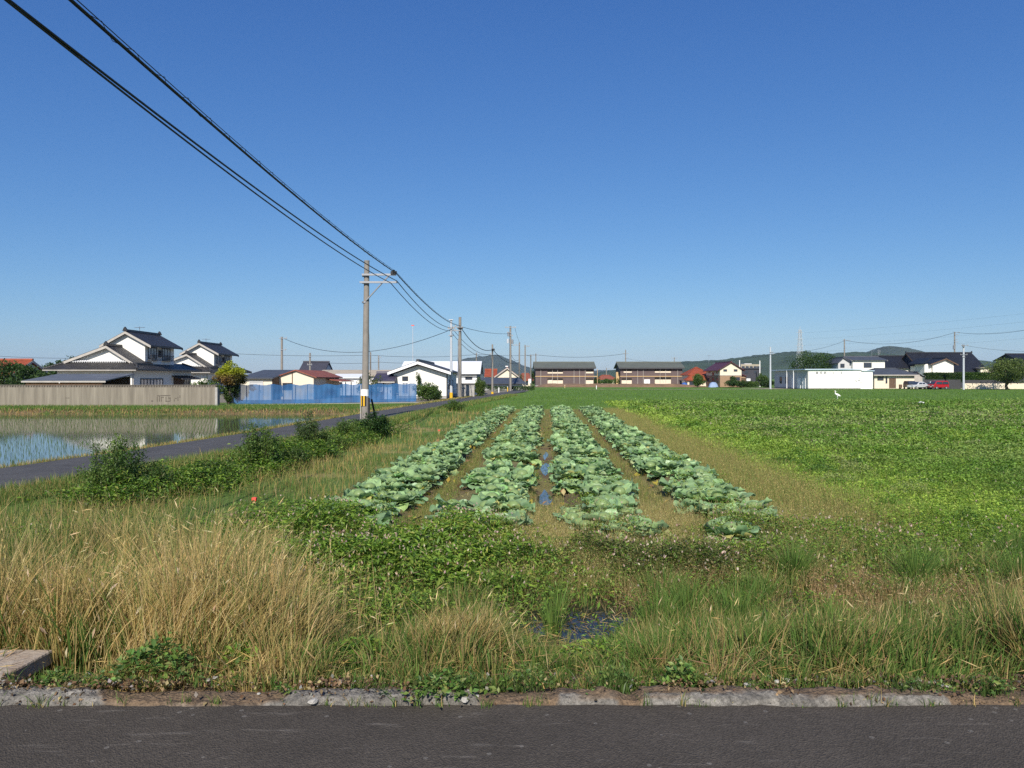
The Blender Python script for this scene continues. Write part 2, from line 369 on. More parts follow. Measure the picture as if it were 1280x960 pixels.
# kerb: broken old concrete edge, soil lying on its back half
kx = np.concatenate([[-60, -20, -10], np.arange(-6, 6.01, 0.016), [10, 20, 60]]); prof = [(-0.01, -0.03), (0.0, 0.015), (0.012, 0.032), (0.035, 0.040), (0.06, 0.042), (0.085, 0.044), (0.115, 0.038), (0.15, 0.005), (0.18, -0.08)]
V = []; C = []
for x in kx:
    wob = 0.03*(fbm(x*2.1, 0.3, 51)-0.5)*2+0.016*(fbm(x*14, 0.3, 56)-0.5)*2; hh = 0.75+0.5*fbm(x*1.4, 2.2, 52); gap = float(sm(0.56, 0.64, fbm(x*1.7, 7.7, 53)))
    soil = float(sm(-0.9, 0.6, x))*0.55+0.25
    for k, (py, pz) in enumerate(prof):
        q = float(fbm(x*11, k*1.3, 54, 4)); r = float(fbm(x*2.5, k*0.6, 55))
        lump = (float(vn(x*23, k*0.9, 57))-.5)*.016*(0 < k < 8)
        V.append((x, 3.615+wob*(1-k/9)+py+0.022*(q-0.5), max(-0.09, pz*hh*(1-0.6*gap)+0.030*(q-0.5)+lump)))
        s = float(sm(0.42, 0.58, r*0.5+soil*0.30+(k-3)*0.075+0.10*(q-.5)+.35*gap)); c1 = np.array([0.17, 0.158, 0.138])*(0.25+1.5*q); c2 = np.array([0.155, 0.105, 0.062])*(0.5+1.0*q)
        C.append(c1*(1-s)+c2*s)
n = len(prof); I = np.arange(len(kx)*n).reshape(len(kx), n)
m, N, L, P = _mat('kerb'); at = N.new('ShaderNodeAttribute'); at.attribute_name = 'Col'
nm = N.new('ShaderNodeTexNoise'); nm.inputs['Scale'].default_value = 38; nm.inputs['Detail'].default_value = 8; nm.inputs['Roughness'].default_value = 0.8; mm = N.new('ShaderNodeMapRange'); mm.inputs[1].default_value = .35; mm.inputs[2].default_value = .65; mm.inputs[3].default_value = .35; mm.inputs[4].default_value = 1.5
tcm = N.new('ShaderNodeTexCoord'); L.new(tcm.outputs['Object'], nm.inputs['Vector']); L.new(nm.outputs['Fac'], mm.inputs[0]); vm = N.new('ShaderNodeVectorMath'); vm.operation = 'SCALE'; L.new(at.outputs['Color'], vm.inputs[0]); L.new(mm.outputs[0], vm.inputs['Scale']); L.new(vm.outputs[0], P.inputs['Base Color'])
P.inputs['Roughness'].default_value = 0.95
nzk = N.new('ShaderNodeTexNoise'); nzk.inputs['Scale'].default_value = 60; nzk.inputs['Detail'].default_value = 6; bk = N.new('ShaderNodeBump'); bk.inputs['Distance'].default_value = 0.02; tck = N.new('ShaderNodeTexCoord'); L.new(tck.outputs['Object'], nzk.inputs['Vector']); L.new(nzk.outputs['Fac'], bk.inputs['Height']); L.new(bk.outputs[0], P.inputs['Normal'])
kerb = arrmesh('kerb', np.array(V), [np.stack([I[:-1, :-1], I[1:, :-1], I[1:, 1:], I[:-1, 1:]], -1).reshape(-1, 4)], m, np.array(C)); tag(kerb, kind='structure')

# side road on its low bank
yy = np.arange(4.0, 120, 0.5); off = np.linspace(-1.4, 1.4, 9)
SX = road_x(yy)
for _ in range(6): SX[1:-1] = (SX[:-2]+2*SX[1:-1]+SX[2:])/4
V = []
for i, y in enumerate(yy):
    tx = SX[min(i+1, len(yy)-1)]-SX[max(i-1, 0)]; ty = yy[min(i+1, len(yy)-1)]-yy[max(i-1, 0)]; l = math.hypot(tx, ty)
    for k, o in enumerate(off):
        e = o+(0.12*(fbm(y*0.9, k, 61)-0.5) if k in (0, 8) else 0)
        V.append((SX[i]+e*ty/l, y-e*tx/l, RZ+0.03*(1-(o/1.4)**2)))
I = np.arange(len(yy)*9).reshape(len(yy), 9)
sr = arrmesh('side_road', np.array(V), [np.stack([I[:-1, :-1], I[:-1, 1:], I[1:, 1:], I[1:, :-1]], -1).reshape(-1, 4)], asphalt('side_road_asphalt', (0.062, 0.06, 0.06), (0.10, 0.097, 0.095), False), smooth=True); tag(sr, kind='structure')

# pale farm path far off, across the fields
fp = MB(); fp.add([(GX(735, 140), 139, -0.56), (GX(990, 140), 146, -0.56), (GX(990, 140), 149, -0.56), (GX(735, 140), 142, -0.56)], [(0, 1, 2, 3)])
tag(fp.build('path', M('path_gravel', (0.34, 0.29, 0.22), 0.95, 0.2, 1.0)), kind='structure')

# ------------------------------------------------------------------ water
def water(name, c, bump=0.05, scale=6.0):
    m, N, L, P = _mat(name); P.inputs['Base Color'].default_value = (*c, 1); P.inputs['Roughness'].default_value = 0.05; P.inputs['IOR'].default_value = 1.33; P.inputs['Specular IOR Level'].default_value = 0.6
    tc = N.new('ShaderNodeTexCoord'); nz = N.new('ShaderNodeTexNoise'); nz.inputs['Scale'].default_value = scale; nz.inputs['Detail'].default_value = 3
    b = N.new('ShaderNodeBump'); b.inputs['Strength'].default_value = bump; b.inputs['Distance'].default_value = 0.02
    L.new(tc.outputs['Object'], nz.inputs['Vector']); L.new(nz.outputs['Fac'], b.inputs['Height']); L.new(b.outputs[0], P.inputs['Normal']); return m
pw = MB(); yl = list(np.arange(5, 48.7, 1.2))
pts = [(float(road_x(y))-2.15, y, -0.74) for y in yl]
pw.add(pts+[(-70, yl[-1], -0.74), (-70, 5, -0.74)], [tuple(range(len(pts)+2))])
tag(pw.build('paddy_water', water('paddy_water', (0.095, 0.10, 0.055), 0.04, 4.0)), kind='structure')
dw = MB(); dw.add([(-0.9, 5.9, -0.672), (2.5, 5.9, -0.672), (2.5, 8.6, -0.672), (-0.9, 8.6, -0.672)], [(0, 1, 2, 3)])
tag(dw.build('ditch_water', water('ditch_water', (0.02, 0.022, 0.018), 0.05, 5.0)), kind='structure')
fw = MB(); fw.add([(-0.45+SLOPE*11, 11, -0.655), (0.35+SLOPE*11, 11, -0.655), (0.35+SLOPE*27, 27, -0.655), (-0.45+SLOPE*27, 27, -0.655)], [(0, 1, 2, 3)])
tag(fw.build('furrow_water', water('furrow_water', (0.05, 0.045, 0.035), 0.06, 8.0)), kind='structure')

# ------------------------------------------------------------------ hills
def hills(name, prof, Y, depth, c, seed):
    px = np.array([p[0] for p in prof], float); py = np.array([p[1] for p in prof], float)
    xs = np.linspace(px[0], px[-1], 220); h = (HOR-np.interp(xs, px, py))/FP*Y+EYE+0.6
    h = h+0.05*h*(fbm(xs*0.12, xs*0, seed)-0.5)*2
    rows = np.linspace(-1, 1, 60); V = []
    for r in rows:
        yy = Y+r*depth; f = (1-abs(r)**1.5)
        n = fbm(xs*0.1+r*1.5, r*6+xs*0.02, seed+3, 4); n2 = vn(xs*2.2, r*40+0*xs, seed+9)
        z = -0.8+h*np.clip(f*(0.72+0.56*n*(1-f)+0.28*f), 0, 1.0)+(n2-0.5)*0.045*h.max()*f
        V.append(np.stack([(xs-640)/FP*Y, np.full_like(xs, yy), np.where(abs(r) > 0.99, -3, z)], -1))
    V = np.concatenate(V); I = np.arange(60*220).reshape(60, 220)
    m = M(name+'_woods', tuple(0.6*k for k in c), 0.95, 0, 0.012, c2=tuple(1.4*k for k in c), spec=0.1)
    o = arrmesh(name, V, [np.stack([I[:-1, :-1], I[:-1, 1:], I[1:, 1:], I[1:, :-1]], -1).reshape(-1, 4)], m); tag(o, kind='structure'); return o
hills('hill_range', [(730, 472), (760, 463), (800, 458), (853, 452), (880, 451), (905, 449), (930, 446), (955, 443), (980, 440), (1000, 440), (1013, 441), (1030, 444), (1045, 442), (1060, 440), (1078, 441), (1095, 443), (1150, 446), (1190, 452), (1240, 458), (1300, 466), (1350, 472)], 2400, 700, (0.040, 0.062, 0.03), 101)
hills('hill_peak', [(1000, 472), (1040, 458), (1070, 446), (1085, 440), (1097, 438), (1107, 434), (1116, 433), (1124, 434), (1134, 438), (1146, 440), (1158, 441), (1170, 446), (1185, 455), (1230, 468), (1260, 473)], 3400, 600, (0.045, 0.06, 0.035), 131)
hills('hill_blue', [(520, 473), (545, 466), (565, 457), (580, 449), (592, 446.5), (604, 446.5), (613, 444), (622, 444), (632, 448), (645, 452), (655, 457), (668, 461), (690, 464), (720, 466), (745, 463), (765, 463), (790, 468), (830, 473)], 4600, 800, (0.045, 0.06, 0.04), 151)
# ------------------------------------------------------------------ buildings
class Bld:
    """a building: an Empty at the middle of its front, parts in its own coordinates (x right, y away, z up)"""
    def __init__(s, name, px, Y, zb, label, cat='house', group=None, rz=0):
        s.Y = Y; s.zb = zb; s.X = GX(px, Y); s.k = Y/FP
        s.root = empty(name, (s.X, Y, zb), label, cat, group, rz)
    def x(s, px, dy=0): return GX(px, s.Y+dy)-s.X
    def z(s, py, dy=0): return GZ(py, s.Y+dy)-s.zb

def win(b, face, c, at, z, w, h, mull=1, pane='glass', frame='darktrim', parent=None, fw=None, name='window'):
    """face f/l/r: outward -y/-x/+x; c: centre along the wall; at: wall plane"""
    fw = fw or max(0.05, min(w, h)*0.06)
    fr = MB(); pn = MB()
    def bx(mb, u0, u1, z0, z1, d0, d1):
        if face == 'f': mb.box(u0, u1, at-d1, at-d0, z0, z1)
        elif face == 'l': mb.box(at-d1, at-d0, u0, u1, z0, z1)
        else: mb.box(at+d0, at+d1, u0, u1, z0, z1)
    u0, u1, z0, z1 = c-w/2, c+w/2, z-h/2, z+h/2
    bx(fr, u0, u1, z0, z0+fw, -0.02, 0.06); bx(fr, u0, u1, z1-fw, z1, -0.02, 0.06)
    bx(fr, u0, u0+fw, z0+fw, z1-fw, -0.02, 0.06); bx(fr, u1-fw, u1, z0+fw, z1-fw, -0.02, 0.06)
    for i in range(mull):
        m = u0+(i+1)*w/(mull+1); bx(fr, m-fw/2, m+fw/2, z0+fw, z1-fw, -0.02, 0.05)
    bx(pn, u0+fw*0.9, u1-fw*0.9, z0+fw*0.9, z1-fw*0.9, -0.03, 0.02)
    f = fr.build(name, MT[frame], parent or b.root); pn.build('pane', MT[pane], f); return f

def door(b, face, c, at, z0, w, h, m='wood', name='door'):
    d = MB()
    def bx(u0, u1, za, zb_, d0, d1, mi=0):
        if face == 'f': d.box(u0, u1, at-d1, at-d0, za, zb_, mi)
        elif face == 'l': d.box(at-d1, at-d0, u0, u1, za, zb_, mi)
        else: d.box(at+d0, at+d1, u0, u1, za, zb_, mi)
    bx(c-w/2, c+w/2, z0, z0+h, -0.02, 0.04); bx(c-w/2-0.07, c-w/2-0.002, z0, z0+h, -0.02, 0.08); bx(c+w/2+0.002, c+w/2+0.07, z0, z0+h, -0.02, 0.08); bx(c-w/2-0.07, c+w/2+0.07, z0+h+0.002, z0+h+0.08, -0.02, 0.08)
    o = d.build(name, MT[m], b.root)
    hd = MB(); u = c+w*0.36
    if face == 'f': hd.box(u-0.03, u+0.03, at-0.09, at-0.041, z0+h*0.42, z0+h*0.55)
    elif face == 'l': hd.box(at-0.09, at-0.041, u-0.03, u+0.03, z0+h*0.42, z0+h*0.55)
    else: hd.box(at+0.041, at+0.09, u-0.03, u+0.03, z0+h*0.42, z0+h*0.55)
    hd.build('handle', MT['steel'], o); return o

def gable_walls(b, x0, x1, y0, y1, z0, ze, zr, ax, m, name='wall', peak=None):
    """pentagonal block; ax: direction of the ridge"""
    mb = MB()
    if ax == 'y':
        p = (x0+x1)/2 if peak is None else peak
        mb.extrude([(x0, y0, z0), (x1, y0, z0), (x1, y0, ze), (p, y0, zr), (x0, y0, ze)], (0, y1-y0, 0))
    else:
        p = (y0+y1)/2 if peak is None else peak
        mb.extrude([(x0, y0, z0), (x0, y1, z0), (x0, y1, ze), (x0, p, zr), (x0, y0, ze)], (x1-x0, 0, 0))
    return mb.build(name, MT[m], b.root)

def gable_roof(b, x0, x1, y0, y1, ze, zr, ax, m, oe=0.6, og=0.5, th=0.16, peak=None, barge=None, ridge=True, name='roof', ridge_m=None, horn=False):
    """two slabs with overhanging eaves (oe) and verges (og)"""
    mb = MB()
    a0, a1 = (x0, x1) if ax == 'y' else (y0, y1)
    p = (a0+a1)/2 if peak is None else peak
    s0 = (zr-ze)/max(0.01, p-a0); s1 = (zr-ze)/max(0.01, a1-p)
    l0, l1 = (y0-og, y1+og) if ax == 'y' else (x0-og, x1+og)
    def P(a, z, l): return (a, l, z) if ax == 'y' else (l, a, z)
    d = (0, l1-l0, 0) if ax == 'y' else (l1-l0, 0, 0)
    g = 0.01
    if p-a0 > 0.05: mb.extrude([P(a0-oe, ze-oe*s0+g, l0), P(p, zr+g, l0), P(p, zr+th+g, l0), P(a0-oe, ze-oe*s0+th+g, l0)], d)
    if a1-p > 0.05: mb.extrude([P(p+0.002, zr+g, l0), P(a1+oe, ze-oe*s1+g, l0), P(a1+oe, ze-oe*s1+th+g, l0), P(p+0.002, zr+th+g, l0)], d)
    r = mb.build(name, MT[m], b.root)
    if ridge:
        q = MB(); w = 0.16
        q.extrude([P(p-w, zr+th-0.03, l0-0.03), P(p+w, zr+th-0.03, l0-0.03), P(p+w*0.7, zr+th+0.2, l0-0.03), P(p-w*0.7, zr+th+0.2, l0-0.03)], (0, l1-l0+0.06, 0) if ax == 'y' else (l1-l0+0.06, 0, 0))
        if horn:
            for l in (l0-0.12, l1-0.12):
                q.extrude([P(p-0.25, zr+th, l), P(p+0.25, zr+th, l), P(p+0.12, zr+th+0.3, l), P(p, zr+th+0.45, l), P(p-0.12, zr+th+0.3, l)], (0, 0.24, 0) if ax == 'y' else (0.24, 0, 0))
        q.build('ridge', MT[ridge_m or m], r)
    if barge:
        hb = 0.30
        for l in (l0-0.05, l1+0.002):
            dd = (0, 0.048, 0) if ax == 'y' else (0.048, 0, 0)
            q0 = p-a0 > 0.05; q1 = a1-p > 0.05
            pl = ([P(a0-oe, ze-oe*s0+th-0.04, l), P(a0-oe, ze-oe*s0-hb+th, l)] if q0 else [])+[P(p, zr-hb+th, l)]+([P(a1+oe, ze-oe*s1-hb+th, l), P(a1+oe, ze-oe*s1+th-0.04, l)] if q1 else [])+[P(p, zr+th-0.04, l)]
            MB().extrude(pl, dd).build('bargeboard', MT[barge], r)
    return r

def hip_roof(b, x0, x1, y0, y1, ze, zt, inx, iny, m, th=0.14, name='roof', top=True, ridge=True):
    """outer eave rectangle at ze, inner one (inset inx, iny) at zt"""
    mb = MB(); X0, X1, Y0, Y1 = x0+inx, x1-inx, y0+iny, y1-iny
    if X1-X0 < 0.02: X0 = X1 = (x0+x1)/2; X0 -= 0.01; X1 += 0.01
    if Y1-Y0 < 0.02: Y0 = Y1 = (y0+y1)/2; Y0 -= 0.01; Y1 += 0.01
    v = [(x0,y0,ze),(x1,y0,ze),(x1,y1,ze),(x0,y1,ze),(x0,y0,ze+th),(x1,y0,ze+th),(x1,y1,ze+th),(x0,y1,ze+th),(X0,Y0,zt),(X1,Y0,zt),(X1,Y1,zt),(X0,Y1,zt)]
    mb.add(v, [(0,3,2,1),(0,1,5,4),(1,2,6,5),(2,3,7,6),(3,0,4,7),(4,5,9,8),(5,6,10,9),(6,7,11,10),(7,4,8,11),(8,9,10,11)])
    r = mb.build(name, MT[m], b.root)
    if ridge:
        for i, j in ((4,8),(5,9),(6,10),(7,11)):
            MB().tube([Vector(v[i])+Vector((0,0,0.03)), Vector(v[j])+Vector((0,0,0.06))], 0.09, 6).build('ridge', MT[m], r)
        MB().tube([Vector(v[8])+Vector((-0.05,(Y1-Y0)/2,0.08)), Vector(v[9])+Vector((0.05,(Y1-Y0)/2,0.08))], 0.12, 6).build('ridge', MT[m], r)
    return r
def block(b, x0, x1, y0, y1, z0, z1, m, name='wall', parent=None): return MB().box(x0, x1, y0, y1, z0, z1).build(name, MT[m], parent or b.root)
def gutter(b, x0, x1, y, z, m='trim'): return MB().tube([(x0, y, z), (x1, y, z)], 0.06, 6).build('gutter', MT[m], b.root)
def antenna(b, x, y, z, h=1.6, parent=None):
    a = MB().tube([(x, y, z), (x, y, z+h)], 0.03, 5); a.tube([(x-0.55, y, z+h*0.93), (x+0.55, y, z+h*0.93)], 0.022, 4)
    for i in range(5): a.tube([(x-0.5+i*0.25, y-0.25, z+h*0.93), (x-0.5+i*0.25, y+0.25, z+h*0.93)], 0.018, 4)
    return a.build('antenna', MT['steel'], parent or b.root)

# --- tall tiled farmhouses on the left, seen from their gable end
def farmhouse(px, Y, label, k):
    """k scales the whole; the side facing the fields carries the windows"""
    b = Bld('farmhouse', px, Y, -0.5, label, 'house', 'two-storey farmhouses with dark tiled roofs')
    W, D = 7.7*k, 14.0*k                                # local x: -W .. 0 (0 is the right side wall)
    eg = 3.12*k
    block(b, -W, 0, 0, D, 0, eg, 'white')
    # ground floor hipped skirt roof
    r = hip_roof(b, -W-0.9*k, 0.95*k, -0.9*k, D+0.9*k, eg-0.2, eg+0.72*k, 1.7*k, 1.7*k, 'tilex', 0.16)
    rc = MB()
    n = 26
    for i in range(n):                                  # round ends of the tile rows along the front gable foot
        x = -W+0.9*k+i*(W-1.6*k)/n; rc.tube([(x, 0.45*k, eg+0.70*k), (x, 0.70*k, eg+0.82*k)], 0.085*k, 6)
    rc.build('tile_end', MT['plate'], r)
    hp = MB().tube([(0.95*k, -0.9*k, eg-0.05), (0.4*k, 0.2*k, eg+0.35*k), (-0.6*k, 0.7*k, eg+0.72*k)], [0.16*k, 0.13*k, 0.12*k], 6); hp.build('hip_ridge', MT['tile'], r)
    # front lower gable
    zg0, zg1 = eg+0.75*k, eg+2.2*k
    gable_walls(b, -6.8*k, -0.6*k, 0.9*k, 4.0*k, eg+0.3*k, zg0, zg1, 'y', 'white', peak=-2.9*k)
    gable_roof(b, -6.8*k, -0.6*k, 0.9*k, 4.0*k, zg0, zg1, 'y', 'tile', 0.6*k, 0.5*k, 0.2, peak=-2.9*k, barge='trim', horn=True)
    # upper storey
    ux0, ux1, uy0, uy1 = -4.15*k, -0.35*k, 3.4*k, 10.2*k; ue, ur = eg+2.8*k, eg+3.85*k
    pk = -2.25*k
    gable_walls(b, ux0, ux1, uy0, uy1, eg+0.2*k, ue, ur, 'y', 'white', peak=pk)
    gable_roof(b, ux0, ux1, uy0, uy1, ue, ur, 'y', 'tile', 0.85*k, 0.45*k, 0.2, peak=pk, barge='trim', horn=True)
    for yy in (5.0, 8.2):
        f = win(b, 'r', yy*k, ux1, eg+1.75*k, 2.0*k, 1.3*k, 2, 'curtain')
        rl = MB().box(ux1+0.05, ux1+0.45*k, yy*k-1.1*k, yy*k+1.1*k, eg+0.95*k, eg+1.02*k)
        for i in range(9): rl.box(ux1+0.38*k, ux1+0.42*k, yy*k-1.08*k+i*0.26*k, yy*k-1.05*k+i*0.26*k, eg+1.02*k, eg+1.5*k)
        rl.box(ux1+0.36*k, ux1+0.44*k, yy*k-1.1*k, yy*k+1.1*k, eg+1.5*k, eg+1.57*k)
        rl.build('window_guard', MT['darktrim'], b.root)
    MB().box(ux1+0.002, ux1+0.3*k, 6.35*k, 6.95*k, eg+1.4*k, eg+2.1*k).build('shutter_box', MT['darktrim'], b.root)
    # ground floor side wall
    win(b, 'r', 4.2*k, 0, 1.15*k, 5.0*k, 1.9*k, 6, 'curtain')
    door(b, 'r', 10.6*k, 0, 0.1, 2.4*k, 2.05*k, 'wood')
    win(b, 'r', 12.9*k, 0, 1.2*k, 1.4*k, 1.7*k, 2, 'glass')
    pr = MB().extrude([(0.02, 8.9*k, 2.3*k), (1.3*k, 8.9*k, 1.95*k), (1.3*k, 8.9*k, 2.07*k), (0.02, 8.9*k, 2.45*k)], (0, 4.9*k, 0)); pr.build('porch_roof', MT['tile'], b.root)
    dp = MB().tube([(0.08, 0.1, eg-0.3), (0.08, 0.1, 0.1)], 0.05, 6); dp.build('downpipe', MT['trim'], b.root)
    gutter(b, -W-0.9*k, 0.9*k, -0.95*k, eg-0.2)
    antenna(b, pk-1.6*k, uy1-1, ur-0.4, 1.5)
    return b
farmhouse(165, 76, 'largest white farmhouse with two-tier black tiled gables behind the concrete wall', 1.0)
farmhouse(258, 99, 'white two-storey farmhouse standing behind the larger farmhouse, above the round clipped tree', 0.98)

b = Bld('lean_to_shed', 95, 62, -0.5, 'low shed with grey sheet roof and orange board front behind the concrete wall', 'shed')
xl, xr = b.x(30), b.x(131); yb = 4.6
MB().extrude([(xl-0.1, -0.15, 1.83), (xr+0.15, -0.15, 1.86), (xr+0.15, yb, 2.43), (xl-0.1, yb, 2.40)], (0, 0, 0.09)).build('roof', MT['greyroof'], b.root)
block(b, xl+0.1, xr-0.25, 0.05, 0.15, 0, 1.70, 'orange', 'front_board')
block(b, xl+0.1, xl+0.22, 0.152, yb-0.2, 0, 1.80, 'orange', 'side_board')
for x in (xr-0.2, xr-2.5, xl+2.5):
    MB().box(x, x+0.1, yb-0.35, yb-0.25, 0, 2.3).build('post', MT['wood'], b.root)
MB().box(xr-0.2, xr-0.1, 0.16, 0.26, 0, 1.78).build('post', MT['wood'], b.root)
block(b, xl+0.3, xr-0.3, yb-0.2, yb-0.12, 0, 2.25, 'wood', 'back_board')
MB().box(xl-0.12, xr+0.17, -0.20, -0.155, 1.76, 1.88).build('fascia', MT['trim'], b.root)

# --- far left
b = Bld('red_roof_house', -8, 88, -0.5, 'house with red tiled roof at the left edge, partly behind dark trees', 'house')
gable_walls(b, -4, 2.0, 0, 7, 0, 2.6, 4.0, 'x', 'lightblue'); gable_roof(b, -4, 2.0, 0, 7, 2.6, 4.2, 'x', 'redroof', 0.5, 0.4, barge='trim')
gable_walls(b, -2, 1.2, -3, -0.02, 0, 1.6, 2.5, 'y', 'lightblue', 'porch_wall'); gable_roof(b, -2, 1.2, -3, -0.45, 1.6, 2.6, 'y', 'rustroof', 0.4, 0.3, name='porch_roof')
win(b, 'f', 0.2, -3.0, 1.0, 0.9, 0.8)

# --- sheds behind the blue netting
b = Bld('grey_roof_shed', 320, 72, -0.5, 'beige shed with blue-grey single-pitch roof behind the netting, next to the round clipped tree', 'shed')
x0, x1 = b.x(301), b.x(340)
MB().extrude([(x0, 0, 0), (x0, 7, 0), (x0, 7, 2.85), (x0, 0, 2.05)], (x1-x0, 0, 0)).build('wall', MT['cream'], b.root)
MB().extrude([(x0-0.2, -0.35, 2.05), (x0-0.2, 7.2, 2.90), (x0-0.2, 7.2, 3.02), (x0-0.2, -0.35, 2.17)], (x1-x0+0.4, 0, 0)).build('roof', MT['slate'], b.root)
MB().extrude([(x1+0.002, 0.05, 0), (x1+0.002, 6.95, 0), (x1+0.002, 6.95, 2.84), (x1+0.002, 0.05, 2.05)], (0.05, 0, 0)).build('side_board', MT['wood'], b.root)
door(b, 'f', (x0+x1)/2, 0, 0, 1.2, 1.75, 'greywall')
b = Bld('rusty_roof_shed', 380, 74, -0.5, 'cream gabled shed with rusty red roof behind the netting', 'shed')
x0, x1 = b.x(347), b.x(392); pk = b.x(370)
gable_walls(b, x0, x1, 0, 11, 0, 2.25, 2.85, 'y', 'cream', peak=pk); gable_roof(b, x0, x1, 0, 11, 2.25, 2.87, 'y', 'rustroof', 0.35, 0.25, 0.1, peak=pk, ridge=False)
win(b, 'f', x0+1.0, 0, 1.3, 1.0, 0.7); MB().box(pk-0.4, pk-0.32, -0.06, -0.002, 0, 2.7).build('downpipe', MT['wood'], b.root)
gable_roof(b, x1-0.5, x1+1.6, 5, 11, 1.75, 2.05, 'y', 'rustroof', 0.1, 0.1, 0.08, peak=x1-0.5, ridge=False, name='side_roof')
for y in (5.2, 8, 10.8): MB().box(x1+1.35, x1+1.45, y, y+0.1, 0, 1.70).build('post', MT['wood'], b.root)
b = Bld('dark_roof_house', 390, 132, -0.5, 'far house of which only the flat-topped dark roof shows above the rusty shed', 'house')
gable_walls(b, b.x(373), b.x(405), 0, 7, 0, 3.1, 4.6, 'x', 'greywall'); gable_roof(b, b.x(373), b.x(405), 0, 7, 3.1, 4.95, 'x', 'charcoal', 0.4, 0.1)
MB().box(b.x(364), b.x(372.5), 0.5, 5, 0, 3.5).build('wing', MT['charcoal'], b.root)
b = Bld('long_shed', 445, 122, -0.5, 'long low white shed with beige roof behind the netting and the utility pole', 'shed')
gable_walls(b, b.x(398), b.x(492), 0, 8, 0, 2.5, 3.4, 'x', 'white2'); gable_roof(b, b.x(398), b.x(492), 0, 8, 2.55, 3.45, 'x', 'beigeroof', 0.4, 0.3, 0.1, ridge=False)
for q in (428, 440, 452): win(b, 'f', b.x(q), 0, 1.3, 1.0, 0.8)
b = Bld('flat_roof_shed', 435, 92, -0.5, 'low white shed with pale roof just above the blue netting beside the pole tree', 'shed')
gable_walls(b, b.x(416), b.x(450), 0, 6, 0, 2.15, 2.6, 'x', 'white2'); gable_roof(b, b.x(416), b.x(450), 0, 6, 2.15, 2.6, 'x', 'metalroof', 0.3, 0.3, 0.08, ridge=False)
win(b, 'f', b.x(424), 0, 1.3, 0.8, 0.7)
b = Bld('purple_roof_porch', 478, 72.5, -0.45, 'small wooden outbuilding with dark purple roof at the left side of the white gabled house', 'outbuilding')
x0, x1 = b.x(468), b.x(491)
gable_walls(b, x0, x1, 0.4, 4.5, 0, 1.85, 2.45, 'x', 'wood'); gable_roof(b, x0, x1, 0.4, 4.5, 1.9, 2.5, 'x', 'purple', 0.5, 0.2, 0.1)
win(b, 'f', x0+0.5, 0.4, 1.2, 0.5, 0.9, 0, 'curtain', 'plate'); door(b, 'f', x1-0.5, 0.4, 0, 0.6, 1.6, 'plate')
MB().box(x0-0.2, x1+0.2, -0.16, -0.11, 1.62, 1.74).build('fascia', MT['trim'], b.root)

# --- white gabled house by the road bend
b = Bld('white_gable_house', 525, 74, -0.42, 'white single-storey house with shallow gable end towards the fields, beside the two poles', 'house')
x0, x1 = b.x(492), b.x(558); pk = b.x(523)
gable_walls(b, x0, x1, 0, 13.5, 0, 2.75, 3.62, 'y', 'white', peak=pk)
gable_roof(b, x0, x1, 0, 13.5, 2.75, 3.64, 'y', 'darktrim', 0.5, 0.65, 0.10, peak=pk, barge='plate')
sd = MB()
for (a, bb) in ((x0, pk), (pk, x1)):
    za, zb_ = (2.75, 3.62) if bb == pk else (3.62, 2.75)
    sd.extrude([(a, -0.04, za-0.30), (bb, -0.04, zb_-0.30), (bb, -0.04, zb_-0.01), (a, -0.04, za-0.01)], (0, 0.035, 0))
sd.build('gable_band', MT['darktrim'], b.root)
win(b, 'f', b.x(506.5), 0, 2.0, 0.6, 0.45, 0, 'glass'); f = win(b, 'f', b.x(506.5), 0, 1.05, 0.62, 1.15, 1, 'curtain', 'plate')
win(b, 'r', 3.0, x1, 1.4, 1.4, 1.0, 1); win(b, 'r', 7.0, x1, 1.4, 1.4, 1.0, 1); door(b, 'r', 5.0, x1, 0.1, 0.9, 1.9, 'plate')
MB().box(x1+0.002, x1+0.2, 0.7, 1.0, 1.45, 1.9).build('meter_box', MT['plate'], b.root)
MB().tube([(x1+0.06, 0.1, 2.6), (x1+0.06, 0.1, 0)], 0.045, 6).build('downpipe', MT['darktrim'], b.root)
block(b, x0-0.01, x1+0.01, -0.012, 13.51, 0, 0.28, 'concrete', 'footing')

b = Bld('warehouse', 550, 92, -0.5, 'warehouse with large plain white metal roof behind the white gabled house', 'warehouse')
x0, x1 = b.x(503), b.x(596)
gable_walls(b, x0, x1, 0, 9.0, 0, 2.75, 4.15, 'x', 'white2'); gable_roof(b, x0, x1, 0, 9.0, 2.75, 4.2, 'x', 'metalroof', 0.35, 0.45, 0.14, ridge=False)
MB().extrude([(x1+0.46, -0.3, 2.55), (x1+0.46, 4.5, 4.12), (x1+0.46, 9.3, 2.55), (x1+0.46, 9.3, 2.4), (x1+0.46, 4.5, 3.9), (x1+0.46, -0.3, 2.4)], (0.05, 0, 0)).build('bargeboard', MT['darktrim'], b.root)
MB().extrude([(x1+0.003, 0.02, 1.75), (x1+0.003, 8.98, 1.75), (x1+0.003, 8.98, 2.72), (x1+0.003, 4.5, 4.12), (x1+0.003, 0.02, 2.72)], (0.04, 0, 0)).build('side_sheet', MT['slate'], b.root)
MB().box(x0, x1, -0.42, -0.36, 2.50, 2.62).build('gutter', MT['darktrim'], b.root)
MB().extrude([(b.x(566), -2.2, 1.35), (x1, -2.2, 1.35), (x1, -0.01, 1.42), (b.x(566), -0.01, 1.42)], (0, 0, 0.08)).build('canopy', MT['darktrim'], b.root)
win(b, 'f', b.x(586), 0, 2.15, 0.9, 0.4, 1)

